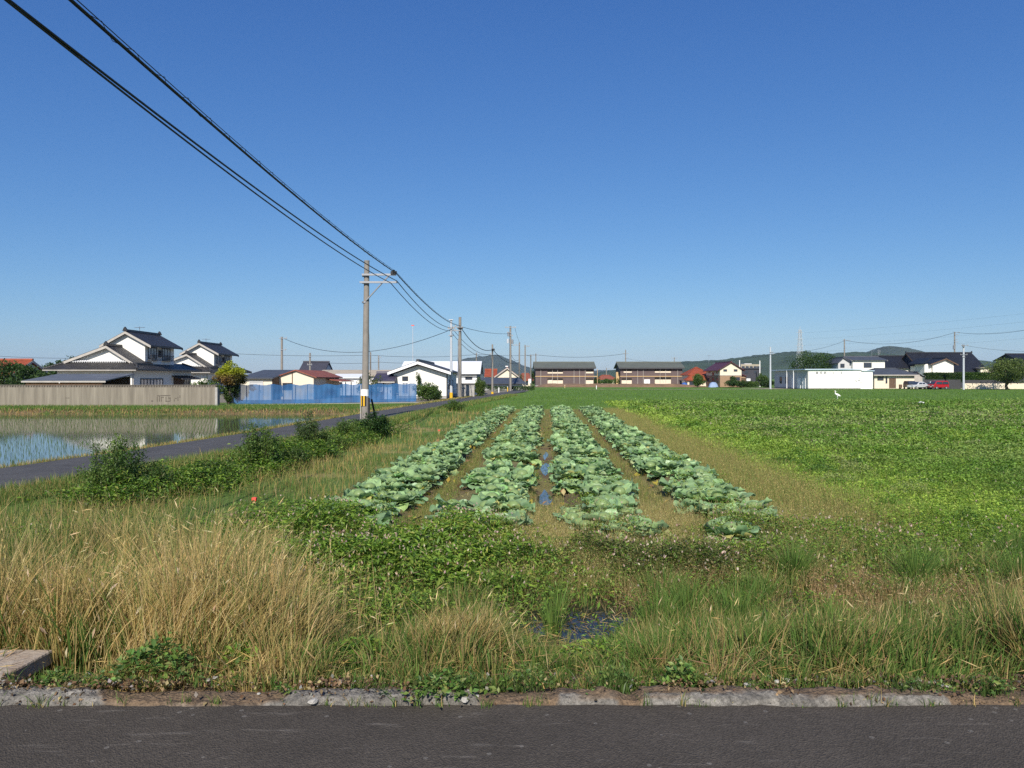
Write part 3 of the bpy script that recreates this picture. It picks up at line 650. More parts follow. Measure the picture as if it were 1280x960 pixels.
b = Bld('block_wall', 582, 82, -0.5, 'short grey block wall standing in front of the warehouse at the road bend', 'wall')
block(b, b.x(571.5), b.x(593), 0, 0.18, 0, 1.28, 'concrete'); block(b, b.x(571.5)-0.04, b.x(593)+0.04, -0.03, 0.21, 1.282, 1.36, 'concrete', 'coping')
b = Bld('cream_red_roof_house', 634, 152, -0.5, 'cream house with orange-red roof and front gable, behind the poles in the village', 'house')
x0, x1 = b.x(621), b.x(646); pk = b.x(634)
gable_walls(b, x0, x1, 0, 9, 0, 2.7, 4.15, 'y', 'cream', peak=pk); gable_roof(b, x0, x1, 0, 9, 2.7, 4.2, 'y', 'rustroof', 0.5, 0.4, 0.16, peak=pk, barge='trim')
gable_walls(b, b.x(605), x0-0.02, 2, 8, 0, 2.6, 3.7, 'x', 'white', 'wing_wall'); gable_roof(b, b.x(605), x0-0.02, 2, 8, 2.6, 3.8, 'x', 'redroof', 0.5, 0.0, name='wing_roof')
win(b, 'f', b.x(614), 2, 1.9, 1.6, 0.7); win(b, 'f', b.x(640), 0, 1.6, 1.2, 0.9)
b = Bld('long_grey_roof_shed', 627, 132, -0.5, 'long low shed with grey sheet roof in front of the cream red-roofed house', 'shed')
x0, x1 = b.x(599), b.x(654)
MB().extrude([(x0, -0.5, 1.1), (x1+0.6, -0.5, 1.1), (x1-0.6, 5.0, 2.15), (x0, 5.0, 2.15)], (0, 0, 0.1)).build('roof', MT['slate'], b.root)
block(b, x0+0.2, x1-0.1, 0.1, 4.8, 0, 1.12, 'greywall'); win(b, 'f', b.x(612), 0.1, 0.6, 1.2, 0.6)
b = Bld('brick_red_roof_house', 657, 172, -0.5, 'small house with dull red hipped roof between two poles left of the apartments', 'house')
block(b, b.x(650), b.x(664), 0, 6, 0, 1.6, 'cream'); hip_roof(b, b.x(650)-0.5, b.x(664)+0.5, -0.5, 6.5, 1.55, 3.2, 1.0, 3.4, 'rustroof'); win(b, 'f', b.x(657), 0, 0.9, 1.2, 0.8)

# --- the two apartment houses under construction
def apartment(pxl, pxr, label, wins, doors, posts, left):
    Y = 205; b = Bld('apartment_house', (pxl+pxr)/2, Y, -0.55, label, 'apartment house', 'brown two-storey apartment houses')
    x0, x1 = b.x(pxl), b.x(pxr); ze, zr = b.z(460.0), b.z(453.4)
    gable_walls(b, x0, x1, 0, 9, 0, ze, zr-0.1, 'x', 'brownwall')
    gable_roof(b, x0, x1, 0, 9, ze+0.12, zr, 'x', 'greenroof', 0.75, 0.55, 0.22, ridge=True)
    MB().box(x0-0.4, x1+0.4, -0.80, -0.72, ze-0.25, ze+0.10).build('fascia', MT['darktrim'], b.root)
    MB().box(x0-0.1, x1+0.9, -0.16, -0.002, b.z(470.9), b.z(470.0)).build('floor_band', MT['tan'], b.root)
    for p in posts: MB().tube([(b.x(p), -0.12, 0), (b.x(p), -0.12, ze-0.2)], 0.06, 6).build('downpipe', MT['trim'], b.root)
    for (p0, p1, y0, y1, kind) in wins:
        w = b.x(p1)-b.x(p0); h = b.z(y0)-b.z(y1); c = (b.x(p0)+b.x(p1))/2; z = (b.z(y0)+b.z(y1))/2; n = max(0, int(round(w/1.5))-1)
        f = win(b, 'f', c, 0, z, w, h, n, 'dark', 'wood', fw=0.09)
        # pale balcony boards fill the lower half of each opening
        MB().box(c-w/2+0.1, c+w/2-0.1, -0.13, -0.07, z-h/2+0.06, z-h/2+h*kind).build('balcony_board', MT['ply'], f)
    for (p0, p1, y0, y1) in doors:
        door(b, 'f', (b.x(p0)+b.x(p1))/2, 0, b.z(y1), b.x(p1)-b.x(p0), b.z(y0)-b.z(y1), 'plate')
    block(b, x0-0.05, x1+0.05, -0.06, 9.05, 0, 0.18, 'concrete', 'footing')
    if left: MB().box(x0-0.9, x0-0.06, 2.0, 3.0, 0, ze-1.1).build('stair_tower', MT['tan'], b.root)
    else: MB().tube([(x1+0.9, -0.3, 0), (x1+0.9, -0.3, ze-0.3)], 0.07, 6).build('scaffold_pole', MT['tan'], b.root)
    return b
apartment(669.5, 742.5, 'left brown apartment house of the pair with dark green-grey roof and tan band', [(684, 704, 463.2, 467.2, 0.5), (732, 742, 462.5, 467.0, 0.5), (684, 704, 472.6, 482, 0.70), (732, 742, 472.6, 482, 0.72)], [(686, 690, 475.5, 482.4)], (676, 690.5, 697, 717.5, 724.5, 731.5), False)
apartment(775.5, 853, 'right brown apartment house of the pair with a stair tower on its left end', [(779, 790, 461.4, 466.2, 0.42), (818, 839, 461.2, 466.2, 0.42), (776.5, 790, 472.4, 481.5, 0.68), (818, 839, 471.2, 480.8, 0.66)], [(805.5, 812, 474.5, 481)], (783, 797, 804, 825, 832, 847), True)
b = Bld('dull_red_roof_house', 760, 240, -0.5, 'far low house with dull red roof in the gap between the two apartment houses', 'house')
block(b, b.x(747), b.x(770), 0, 6, 0, 1.7, 'cream'); hip_roof(b, b.x(746), b.x(771), -0.5, 6.5, 1.7, 3.1, 2.0, 3.4, 'rustroof'); win(b, 'f', b.x(754), 0, 1.0, 1.3, 0.8); win(b, 'f', b.x(763), 0, 1.0, 1.3, 0.8)

# --- right of the apartments
b = Bld('orange_roof_house', 870, 195, -0.5, 'house with bright orange-red hipped roofs between the right apartment house and the two-tone house', 'house')
block(b, b.x(860), b.x(886), 0, 7, 0, 3.0, 'cream'); hip_roof(b, b.x(859), b.x(890), -0.6, 8, 2.9, 5.0, 3.0, 4.2, 'redroof'); block(b, b.x(856), b.x(880), -3, -0.02, 0, 1.6, 'cream', 'porch_wall'); hip_roof(b, b.x(853.5), b.x(884), -3.6, -0.62, 1.55, 2.75, 1.5, 1.4, 'redroof', name='porch_roof'); win(b, 'f', b.x(862), -3, 0.8, 1.6, 0.9)
b = Bld('two_tone_house', 913, 180, -0.5, 'two-storey house, cream above brown brick, with maroon gable roof', 'house')
x0, x1 = b.x(900), b.x(927); zm = b.z(469); ze, zr = b.z(461.5), b.z(453.4)
block(b, x0, x1, 0, 13, 0, zm-0.02, 'brick', 'lower_wall'); gable_walls(b, x0+0.02, x1-0.02, 0.02, 12.9, zm-0.018, ze, zr, 'y', 'cream', 'upper_wall')
gable_roof(b, x0, x1, 0, 13, ze, zr+0.02, 'y', 'maroon', 0.75, 0.45, 0.18)
block(b, x1+0.002, b.x(932), 0.02, 8, 0, b.z(471), 'brick', 'side_wing'); MB().extrude([(x1+0.01, -0.3, zm+0.1), (b.x(933), -0.3, b.z(471.0)), (b.x(933), -0.3, b.z(470.0)), (x1+0.01, -0.3, zm+0.3)], (0, 9, 0)).build('wing_roof', MT['maroon'], b.root)
MB().box(x0-0.05, x1+0.05, -0.06, -0.002, zm-0.1, zm+0.02).build('floor_band', MT['trim'], b.root)
for p in (906.5, 919.5): win(b, 'f', b.x(p), 0.02, b.z(463), 0.9, 0.55, 0)
win(b, 'f', b.x(922), 0, b.z(473.5), 1.1, 0.8, 1); door(b, 'f', b.x(929.5), 0.02, 0.1, 1.0, 2.0, 'wood')
for y, z in ((2.5, 464.5), (9.5, 463.5), (6.0, 467.3)): win(b, 'l', y, x0+0.02, b.z(z), 1.6, 0.9, 1)
for y in (2.0, 6.0, 10.5): win(b, 'l', y, x0, b.z(475), 1.6, 1.0, 1)
antenna(b, b.x(897), 8, zr+0.1, 2.0)
b = Bld('charcoal_house', 938, 196, -0.5, 'dark charcoal box-shaped house right of the two-tone house', 'house')
gable_walls(b, b.x(926), b.x(951), 0, 8, 0, b.z(461.2), b.z(460.4), 'x', 'charcoal'); gable_roof(b, b.x(926), b.x(951), 0, 8, b.z(461.0), b.z(460.2), 'x', 'darktrim', 0.3, 0.3, 0.15, ridge=False)
win(b, 'f', b.x(944), 0, b.z(465), 0.8, 0.8, 0); win(b, 'f', b.x(933), 0, b.z(465), 1.0, 0.8, 0); door(b, 'f', b.x(935.5), 0, 0.1, 0.9, 1.9, 'plate')
b = Bld('concrete_building', 938, 420, -0.5, 'far pale concrete building with flat roof behind the charcoal house', 'building')
block(b, b.x(926), b.x(950.5), 0, 12, 0, b.z(455.3), 'beigeroof'); block(b, b.x(932), b.x(941), 2, 8, b.z(455.3)+0.01, b.z(454.2), 'greywall', 'roof_house')
for p in (929, 934, 939, 944, 948): win(b, 'f', b.x(p), 0, b.z(458.8), 1.7, 1.0, 1)

# --- white community hall
b = Bld('community_hall', 1010, 149, -0.52, 'long white single-storey hall with dark lettering across its blank front wall', 'hall')
x0, x1, x2 = 0.0, b.x(1076), b.x(1091); zt = b.z(461.6); D = 19.0
block(b, x0, x1, 0, D, 0, zt-0.15, 'white2'); block(b, x1+0.003, x2, 0.02, D-3, 0, b.z(464.0), 'white2', 'wing_wall')
MB().extrude([(x0-0.75, -0.4, zt-0.13), (x1+0.1, -0.4, zt-0.06), (x1+0.1, -0.4, zt+0.12), (x0-0.75, -0.4, zt+0.07)], (0, D+0.8, 0)).build('roof', MT['lightblue'], b.root)
MB().box(x1+0.103, x2+0.25, -0.25, D-2.8, b.z(464.0)+0.004, b.z(463.0)).build('wing_roof', MT['lightblue'], b.root)
block(b, x0-0.006, x1+0.006, -0.012, D+0.006, 0, 0.22, 'concrete', 'footing')
MB().tube([(x0+0.15, -0.06, 0), (x0+0.15, -0.06, zt-0.2)], 0.05, 6).build('downpipe', MT['greywall'], b.root)
MB().tube([(x1-0.1, -0.06, 0), (x1-0.1, -0.06, zt-0.2)], 0.04, 6).build('downpipe', MT['white'], b.root)
block(b, x0-0.008, x0-0.002, 0.02, D, 0.23, zt-0.2, 'greywall', 'side_sheet')  # grey sheet over the white left wall, its shade put into the colour
for y in (11.5, 15.0): win(b, 'l', y, x0-0.008, 1.75, 1.3, 1.5, 1)
for y, w in ((2.0, 1.5), (4.6, 1.6), (8.0, 1.0)): door(b, 'l', y, x0-0.008, 0.05, w, 2.0, 'plate')
for y in (5.8, 9.6): MB().tube([(x0-0.7, y, 0), (x0-0.7, y, zt-0.1)], 0.08, 8).build('canopy_post', MT['plate'], b.root)
sign = '車番囲ノコーター'; LETTERS = []
for i, ch in enumerate(sign):
    cu = bpy.data.curves.new('letter', 'FONT'); cu.body = ch; cu.size = 0.52; cu.extrude = 0.012; cu.align_x = 'CENTER'; cu.align_y = 'CENTER'; cu.offset = 0.008
    o = bpy.data.objects.new('letter', cu); COL.objects.link(o); o.parent = b.root; o.location = (b.x(1021.3+i*5.05), -0.03, b.z(466.4)); o.rotation_euler = (R(90), 0, 0); cu.materials.append(MT['signink']); LETTERS.append(o)
bpy.context.view_layer.update(); dgl = bpy.context.evaluated_depsgraph_get()
for o in LETTERS:
    me = bpy.data.meshes.new_from_object(o.evaluated_get(dgl)); me.name = 'letter'; loc, rot, par = o.location.copy(), o.rotation_euler.copy(), o.parent
    bpy.data.objects.remove(o); q = bpy.data.objects.new('letter', me); COL.objects.link(q); q.parent = par; q.location = loc; q.rotation_euler = rot
    if not me.materials: me.materials.append(MT['signink'])
em = MB()
for p0, p1, y0, y1 in ((1073.5, 1076, 467.0, 467.6), (1073, 1076.2, 473.2, 473.8), (1072.4, 1075.8, 475.0, 475.8), (1068.2, 1071, 475.6, 476.1), (1069.5, 1072, 476.8, 477.3), (1075.6, 1077.8, 478.2, 478.7)):
    em.box(b.x(p0), b.x(p1), -0.03, -0.002, b.z(y1), b.z(y0))
em.build('emblem', MT['signink'], b.root)

b = Bld('annex_house', 1116, 154, -0.52, 'low cream annex with slate-blue hipped roof right of the hall, cars parked in front', 'house')
x0, x1 = b.x(1093), b.x(1143)
block(b, x0, x1, 0, 8, 0, b.z(468.0), 'cream'); hip_roof(b, b.x(1090), b.x(1147), -0.7, 8.7, b.z(469.4), b.z(460.6), 4.6*0.55, 4.6, 'slate')
MB().box(b.x(1090)-0.02, b.x(1147)+0.02, -0.78, -0.705, b.z(469.6), b.z(468.4)).build('fascia', MT['trim'], b.root)
win(b, 'f', b.x(1100.5), 0, b.z(473.2), 1.3, 0.8, 1); win(b, 'f', b.x(1108), 0, b.z(475), 0.35, 1.4, 0); door(b, 'f', b.x(1115.5), 0, 0.1, 1.25, 2.0, 'wood')
MB().box(b.x(1123.5), b.x(1126.5), -0.4, -0.002, 0.15, 0.85).build('air_conditioner', MT['wood'], b.root)
gable_walls(b, b.x(1144), b.x(1158), 1.5, 8, 0, b.z(470.5), b.z(466.0), 'y', 'trim', 'wing_wall'); gable_roof(b, b.x(1144), b.x(1158), 1.5, 8, b.z(470.5), b.z(466), 'y', 'darktrim', 0.3, 0.3, 0.12, name='wing_roof')

b = Bld('white_upper_house', 1078, 176, -0.5, 'white two-storey house with small shade-grey side gable rising behind the hall', 'house')
x0, x1 = b.x(1066), b.x(1106); ze, zr = b.z(450.5), b.z(446.2)
gable_walls(b, x0, x1, 0, 8, 0, ze, zr-0.1, 'x', 'white'); gable_roof(b, x0, x1, 0, 8, ze+0.05, zr, 'x', 'slate', 0.55, 0.4, 0.16, barge='trim')
gable_walls(b, b.x(1050), x0-0.02, 1.0, 8, 0, b.z(453.0), b.z(447.6), 'y', 'greywall', 'wing_wall', peak=b.x(1056)); gable_roof(b, b.x(1050), x0-0.3, 1.0, 8, b.z(453.0), b.z(447.6), 'y', 'slate', 0.35, 0.35, 0.14, peak=b.x(1056), name='wing_roof')  # wing gable painted grey to give the white wall its shaded look
win(b, 'f', b.x(1084.5), 0, b.z(456.5), 1.9, 1.2, 1); win(b, 'f', b.x(1055.3), 1.0, b.z(457), 1.0, 0.95, 1)
antenna(b, b.x(1100), 4, zr, 1.8)

b = Bld('black_roof_house', 1128, 182, -0.5, 'house with broad black roof and white right gable, behind the annex', 'house')
x0, x1 = b.x(1104), b.x(1154); ze, zr = b.z(459), b.z(445.4)
gable_walls(b, x0, x1, 0, 9, 0, ze, zr-0.15, 'x', 'white'); gable_roof(b, x0, x1, 0, 9, ze, zr, 'x', 'blackroof', 0.6, 0.3, 0.2)
gable_walls(b, b.x(1136), b.x(1159), -3.0, -0.65, 0, b.z(457.5), b.z(452.0), 'y', 'white', 'front_wall', peak=b.x(1153)); gable_roof(b, b.x(1136), b.x(1159), -3.0, -0.65, b.z(457.5), b.z(452), 'y', 'blackroof', 0.3, 0.3, 0.14, peak=b.x(1153), name='front_roof')
b = Bld('big_black_roof_house', 1200, 172, -0.5, 'largest black-roofed house on the right, its white front gable lit by the sun', 'house')
x0, x1 = b.x(1166), b.x(1249); ze, zr = b.z(462), b.z(440.2)
gable_walls(b, x0, x1, 5, 17, 0, ze, zr-0.2, 'x', 'charcoal'); gable_roof(b, x0, x1, 5, 17, ze, zr, 'x', 'blackroof', 0.9, 0.4, 0.22, barge='wood', horn=True)
gx0, gx1, gp = b.x(1166), b.x(1192), b.x(1181)
gable_walls(b, gx0, gx1, 0, 4.9, 0, b.z(454.5), b.z(449.0), 'y', 'white', 'front_wall', peak=gp); gable_roof(b, gx0, gx1, 0, 6.5, b.z(454.2), b.z(448.7), 'y', 'blackroof', 0.8, 0.55, 0.16, peak=gp, barge='wood', name='front_roof')
block(b, b.x(1157.5), gx0-0.02, 0.6, 4.9, 0, b.z(455), 'white', 'side_wall'); MB().extrude([(b.x(1153), -0.2, b.z(455.4)), (gx0-0.2, -0.2, b.z(448)), (gx0-0.2, -0.2, b.z(447)), (b.x(1153), -0.2, b.z(454.2))], (0, 6.5, 0)).build('side_roof', MT['blackroof'], b.root)
block(b, b.x(1236), b.x(1252), 3.0, 4.9, 0, b.z(459), 'cream', 'porch_wall'); MB().extrude([(b.x(1232), 2.6, b.z(461)), (b.x(1254), 2.6, b.z(459)), (b.x(1254), 2.6, b.z(458)), (b.x(1232), 2.6, b.z(460))], (0, 2.6, 0)).build('porch_roof', MT['tile'], b.root)
b = Bld('edge_house', 1292, 190, -0.5, 'dark-roofed house at the right edge behind the broad tree', 'house')
gable_walls(b, b.x(1273), b.x(1310), 0, 9, 0, b.z(450), b.z(443), 'x', 'charcoal'); gable_roof(b, b.x(1273), b.x(1310), 0, 9, b.z(450), b.z(442.8), 'x', 'blackroof', 0.5, 0.4, 0.2)

# ------------------------------------------------------------------ walls, fences
def streak_concrete():
    m = M('streaked_concrete', (0.15, 0.132, 0.105), 0.95, 0, 1.0, 0.3, c2=(0.285, 0.255, 0.205), stretch=(3.2, 1, 0.22))
    return m
b = Bld('concrete_block_wall', 110, 55.4, -0.52, 'long weathered concrete block wall along the far bank of the flooded paddy', 'wall')
x0, x1 = b.x(-70), b.x(271.5); H = 1.62
w = MB().box(x0, x1, 0, 0.15, 0, H-0.17)
for i in range(int((x1-x0)/3.2)+1): w.box(x1-i*3.2-0.4 if i else x1-0.30, x1-i*3.2+0.0 if i else x1-0.002, 0.152, 0.5, 0, H-0.3)
w.build('wall', streak_concrete(), b.root)
cp = MB(); n = int((x1-x0)/0.4)
for i in range(n):
    xa = x0+i*0.4; cp.box(xa+0.01, xa+0.13, 0.01, 0.14, H-0.168, H-0.03); cp.box(xa+0.2, xa+0.30, 0.01, 0.14, H-0.168, H-0.03); cp.box(xa+0.02, xa+0.38, 0.06, 0.09, H-0.165, H-0.035)
cp.box(x0, x1+0.01, -0.02, 0.17, H-0.028, H+0.02); cp.build('coping', M('old_coping', (0.17, 0.15, 0.125), 0.95, 0.3, 3), b.root)
MB().box(x1-0.16, x1+0.02, -0.025, 0.155, 0, H-0.17).build('end_post', MT['concrete'], b.root)
st = MB(); rs = random.Random(4)
for (p0, p1, q0, q1) in ((189, 191.5, 500.5, 502), (196, 197, 496, 502), (196, 200, 494.3, 495.2), (199, 200, 495.2, 502), (200.5, 213, 494.0, 495.0), (201, 205, 496.2, 497), (201.2, 202, 497, 502), (207, 208, 496, 502), (207, 213, 501.2, 502), (210, 213, 497, 498), (212.2, 213, 497, 501.2), (217.5, 218.3, 499, 502), (218.3, 221, 497.5, 498.3), (222, 222.8, 496, 501), (224.5, 225.3, 494, 497.5), (81.5, 87, 497.2, 497.8)):
    st.box(b.x(p0), b.x(p1), -0.006, -0.002, b.z(q1), b.z(q0))
st.build('mark', M('dark_mark', (0.10, 0.085, 0.07), 0.95, 0.3, 4), b.root)

# blue net fence
def net_material():
    m, N, L, P = _mat('blue_net'); P.inputs['Roughness'].default_value = 0.8
    tc = N.new('ShaderNodeTexCoord'); mp = N.new('ShaderNodeMapping'); mp.inputs['Scale'].default_value = (0.8, 0.8, 0.8); L.new(tc.outputs['Object'], mp.inputs[0])
    nz = N.new('ShaderNodeTexNoise'); nz.inputs['Scale'].default_value = 1.5; nz.inputs['Detail'].default_value = 5; L.new(mp.outputs[0], nz.inputs['Vector'])
    rp = N.new('ShaderNodeValToRGB'); L.new(nz.outputs['Fac'], rp.inputs[0]); rp.color_ramp.elements[0].position = .3; rp.color_ramp.elements[1].position = .7
    rp.color_ramp.elements[0].color = (0.014, 0.09, 0.25, 1); rp.color_ramp.elements[1].color = (0.028, 0.135, 0.32, 1); L.new(rp.outputs[0], P.inputs['Base Color'])
    tr = N.new('ShaderNodeBsdfTransparent'); tr.inputs[0].default_value = (0.75, 0.85, 1, 1); mx = N.new('ShaderNodeMixShader')
    mr = N.new('ShaderNodeMapRange'); mr.inputs[1].default_value = .35; mr.inputs[2].default_value = .65; mr.inputs[3].default_value = 0.70; mr.inputs[4].default_value = 0.86; L.new(nz.outputs['Fac'], mr.inputs[0])
    L.new(mr.outputs[0], mx.inputs[0]); L.new(tr.outputs[0], mx.inputs[1]); L.new(P.outputs[0], mx.inputs[2]); L.new(mx.outputs[0], N['Material Output'].inputs[0]); return m
A = Vector((GX(287, 58.5), 58.5, -0.5)); B_ = Vector((GX(520.5, 64), 64, -0.45)); root = empty('net_fence', A, 'translucent blue netting fence strung between posts on a concrete footing', 'fence')
d = B_-A; n = 120; V = []; rs = random.Random(2)
for i in range(n+1):
    t = i/n; p = d*t; bw = 0.06*math.sin(t*n*1.9)+0.05*rs.random(); top = 1.56+0.05*math.sin(i*0.55)+0.03*rs.random()+(0.08*(t < 0.08))
    for k in range(7):
        f = k/6; V.append((p.x, p.y+bw*math.sin(f*3.1)-0.12*(1-f)*(1-f), p.z+0.05+(top-0.05)*f))
I = np.arange((n+1)*7).reshape(n+1, 7)
o = arrmesh('net', np.array(V), [np.stack([I[:-1, :-1], I[1:, :-1], I[1:, 1:], I[:-1, 1:]], -1).reshape(-1, 4)], net_material(), parent=root, smooth=True)
for i in range(16):
    t = (i+0.3)/16; p = d*t; MB().tube([(p.x, p.y+0.1, p.z), (p.x+0.02*rs.uniform(-1, 1), p.y+0.1, p.z+1.5+0.12*rs.random())], 0.03, 6).build('post', MT['wood'] if i % 3 else MT['steel'], root)
MB().extrude([(-0.3, -0.45, -0.1), (d.x+0.4, d.y-0.45, -0.1), (d.x+0.4, d.y-0.45, 0.05), (-0.3, -0.45, 0.05)], (0, 0.3, 0)).build('footing', MT['concrete'], root)

# hedge, low wall and carport front on the far right
b = Bld('low_wall', 1243, 148, -0.52, 'pale low wall with black boarding above it below the clipped hedge on the right', 'wall')
block(b, b.x(1206), b.x(1300), 0, 0.2, 0, b.z(479.2), 'ply'); block(b, b.x(1206), b.x(1300), 0.25, 0.33, 0, b.z(475.0), 'darktrim', 'panel')
block(b, b.x(1159), b.x(1205.5), 1.2, 1.3, 0, b.z(474.5), 'darktrim', 'panel')  # flat dark sheet painted in for the shaded inside of the garage
# ------------------------------------------------------------------ utility poles and wires
def pole(px, Y, ytop, zb, r0, r1, label, m='pole', name='utility_pole', arms=(), group='utility poles', extra=None, lean=0.0):
    """arms: (photo row, reach left, reach right) in metres"""
    X = GX(px, Y); zt = GZ(ytop, Y)-zb
    root = empty(name, (X, Y, zb), label, 'pole', group)
    sh = MB().tube([(0, 0, -0.3), (lean*0.5, 0, zt*0.5), (lean, 0, zt)], [r0, (r0+r1)/2, r1], 14).build('shaft', MT[m], root, smooth=False)
    cp = MB().tube([(lean, 0, zt+0.001), (lean, 0, zt+0.05)], r1*1.05, 12).build('cap', MT[m], root)
    for (py, l, r) in arms:
        z = GZ(py, Y)-zb
        a = MB().box(lean-l, lean+r, -r1-0.10, -r1-0.01, z-0.05, z+0.05).build('crossarm', MT['steel'], root)
        ins = MB()
        for u in ([-l+0.08] if l > 0.3 else [])+([r-0.08] if r > 0.3 else [])+([-l*0.5] if l > 0.8 else [])+([r*0.5] if r > 0.8 else []):
            ins.tube([(lean+u, -r1-0.055, z+0.051), (lean+u, -r1-0.055, z+0.12), (lean+u, -r1-0.055, z+0.2)], [0.045, 0.06, 0.03], 8)
        if ins.v: ins.build('insulator', MT['trim'], a)
    if extra: extra(root, X, Y, zb, zt)
    return root
GP = 'utility poles'
# nearest pole
YA = 36.0; XA = GX(456, YA); ZA = -0.50
def near_extra(root, X, Y, zb, zt):
    k = 0.03
    z1, z2 = GZ(344, Y)-zb, GZ(353.5, Y)-zb
    MB().box(-0.1, 1.55, -0.24, -0.15, z1-0.045, z1+0.045).build('crossarm', MT['steel'], root)
    MB().box(-0.2, 1.62, -0.26, -0.17, z2-0.045, z2+0.045).build('crossarm', MT['steel'], root)
    MB().tube([(0.10, -0.16, GZ(376, Y)-zb), (1.25, -0.2, z1)], 0.035, 6).build('brace', MT['steel'], root)
    cl = MB().box(1.3, 1.6, -0.29, -0.241, z1+0.0, z1+0.16); cl.tube([(1.45, -0.26, z1+0.05), (1.45, -0.26, z1+0.22)], 0.06, 8); cl.build('cable_clamp', MT['cable'], root)
    bd = MB()
    for py in (345, 353.5, 378): zz = GZ(py, Y)-zb; r = 0.178-0.05*(zz/zt); bd.tube([(0.02, 0, zz-0.04), (0.02, 0, zz+0.04)], r+0.02, 14)
    bd.build('band', MT['steel'], root)
    r = 0.178; zc = GZ(491, Y)-zb
    MB().tube([(0, 0, zc-0.17), (0, 0, zc+0.17)], r+0.015, 20).build('number_plate', MT['plate'], root)
    def arc(a0, a1, z0, z1, rr, name, m):
        q = MB(); n = 8; vs = []
        for i in range(n+1):
            a = a0+(a1-a0)*i/n; vs += [(rr*math.sin(a), -rr*math.cos(a), z0), (rr*math.sin(a), -rr*math.cos(a), z1), ((rr+.012)*math.sin(a), -(rr+.012)*math.cos(a), z0), ((rr+.012)*math.sin(a), -(rr+.012)*math.cos(a), z1)]
        fs = []
        for i in range(n):
            j = i*4; fs += [(j+2, j+6, j+7, j+3), (j, j+1, j+5, j+4), (j, j+4, j+6, j+2), (j+1, j+3, j+7, j+5)]
        fs += [(0, 2, 3, 1), (n*4, n*4+1, n*4+3, n*4+2)]
        q.add(vs, fs); return q.build(name, MT[m], root)
    za, zb2 = GZ(507.5, Y)-zb, GZ(494.6, Y)-zb
    arc(-1.35, -1.0, za, zb2, r+0.004, 'warning_strip', 'black'); arc(-0.99, -0.60, za, zb2, r+0.004, 'warning_strip', 'yellow'); arc(-0.59, -0.22, za, zb2, r+0.004, 'warning_strip', 'black'); arc(-0.21, 0.16, za, zb2, r+0.004, 'warning_strip', 'yellow'); arc(0.17, 0.55, za, zb2, r+0.004, 'warning_strip', 'black')
    MB().tube([(-0.205, -0.02, -0.1), (-0.20, -0.02, 1.5), (-0.185, -0.02, 1.8)], 0.022, 8).build('cable_guard', MT['trim'], root)
    MB().tube([(0.215, 0.02, -0.1), (0.20, 0.02, 1.15)], 0.045, 8).build('earth_pipe', MT['black'], root)
pole(456, YA, 327, ZA, 0.178, 0.125, 'nearest grey concrete utility pole with white plate and yellow-black warning strip', arms=(), extra=near_extra, lean=0.10)
# slanted guy guard beside it
g = MB().tube([(GX(470, 37.5), 37.5, -0.5), (GX(464.5, 36.8), 36.8, 0.55)], 0.05, 8); g.tube([(GX(464.5, 36.8), 36.8, 0.53), (XA+0.10, YA+0.1, 5.9)], 0.008, 4)
tag(g.build('guy_wire', MT['cable']), 'black-sleeved guy wire slanting up to the nearest utility pole', 'wire')
YB = 77.0
pole(575, YB, 397, -0.45, 0.19, 0.14, 'grey pole with a cable junction box, by the road bend in front of the warehouse', arms=((409, 0.9, 0.3), (413.5, 0.95, 0.2)),
     extra=lambda r, X, Y, zb, zt: (MB().box(-0.25, 0.32, -0.22, -0.15, zt-1.18, zt-0.95).build('junction_box', MT['cable'], r), MB().tube([(-0.19, -0.1, 0.2), (-0.17, -0.1, zt-2.2)], 0.05, 6).build('cable_guard', MT['steel'], r)))
pole(564, 75, 401, -0.45, 0.15, 0.10, 'slender white pole with yellow foot at the right corner of the white gabled house', m='polelight', name='light_pole', arms=((411, 0.35, 0.35), (419.5, 0.25, 0.25)),
     extra=lambda r, X, Y, zb, zt: (MB().tube([(0, 0, 0.0), (0, 0, 0.62)], 0.165, 14).build('yellow_sleeve', MT['yellow'], r), MB().box(-0.22, 0.22, -0.2, 0.1, zt+0.06, zt+0.14).build('lamp_head', MT['polelight'], r)))
pole(615.5, 95, 431, -0.62, 0.15, 0.10, 'short grey pole at the field edge right of the side road, yellow at its foot', arms=((437, 0.15, 0.2), (443, 0.35, 0.1)),
     extra=lambda r, X, Y, zb, zt: (MB().tube([(0, 0, 0.0), (0, 0, 0.5)], 0.16, 12).build('yellow_sleeve', MT['yellow'], r), MB().box(-0.1, 0.3, -0.25, -0.12, zt-0.75, zt-0.5).build('junction_box', MT['cable'], r)))
def transformer(r, X, Y, zb, zt):
    for dx, z in ((-0.30, zt-1.35), (0.32, zt-2.6), (-0.42, zt-2.5)):
        MB().tube([(dx, -0.15, z-0.35), (dx, -0.15, z+0.3), (dx, -0.15, z+0.4)], [0.2, 0.2, 0.08], 12).build('transformer', MT['polelight'] if dx < -0.4 else MT['steel'], r)
    MB().tube([(0, -0.1, zt-6.9), (-0.5, -0.5, zt-6.75)], 0.04, 6).build('lamp_arm', MT['steel'], r); MB().box(-0.85, -0.4, -0.62, -0.4, zt-6.84, zt-6.68).build('lamp_head', MT['plate'], r)
pole(638, 125, 408, -0.5, 0.22, 0.15, 'tall pole carrying transformers and crossarms left of the apartments', arms=((409.5, 0.9, 0.95), (416, 0.6, 0.2), (420, 0.4, 0.4)), extra=transformer)
pole(649.2, 142, 428.5, -0.5, 0.17, 0.12, 'pole behind the transformer pole, second of the close row left of the apartments', arms=((431.5, 1.3, 0.1),))
pole(656.4, 152, 431.5, -0.5, 0.17, 0.12, 'pole third of the close row left of the apartments', arms=((433, 0.3, 0.9),))
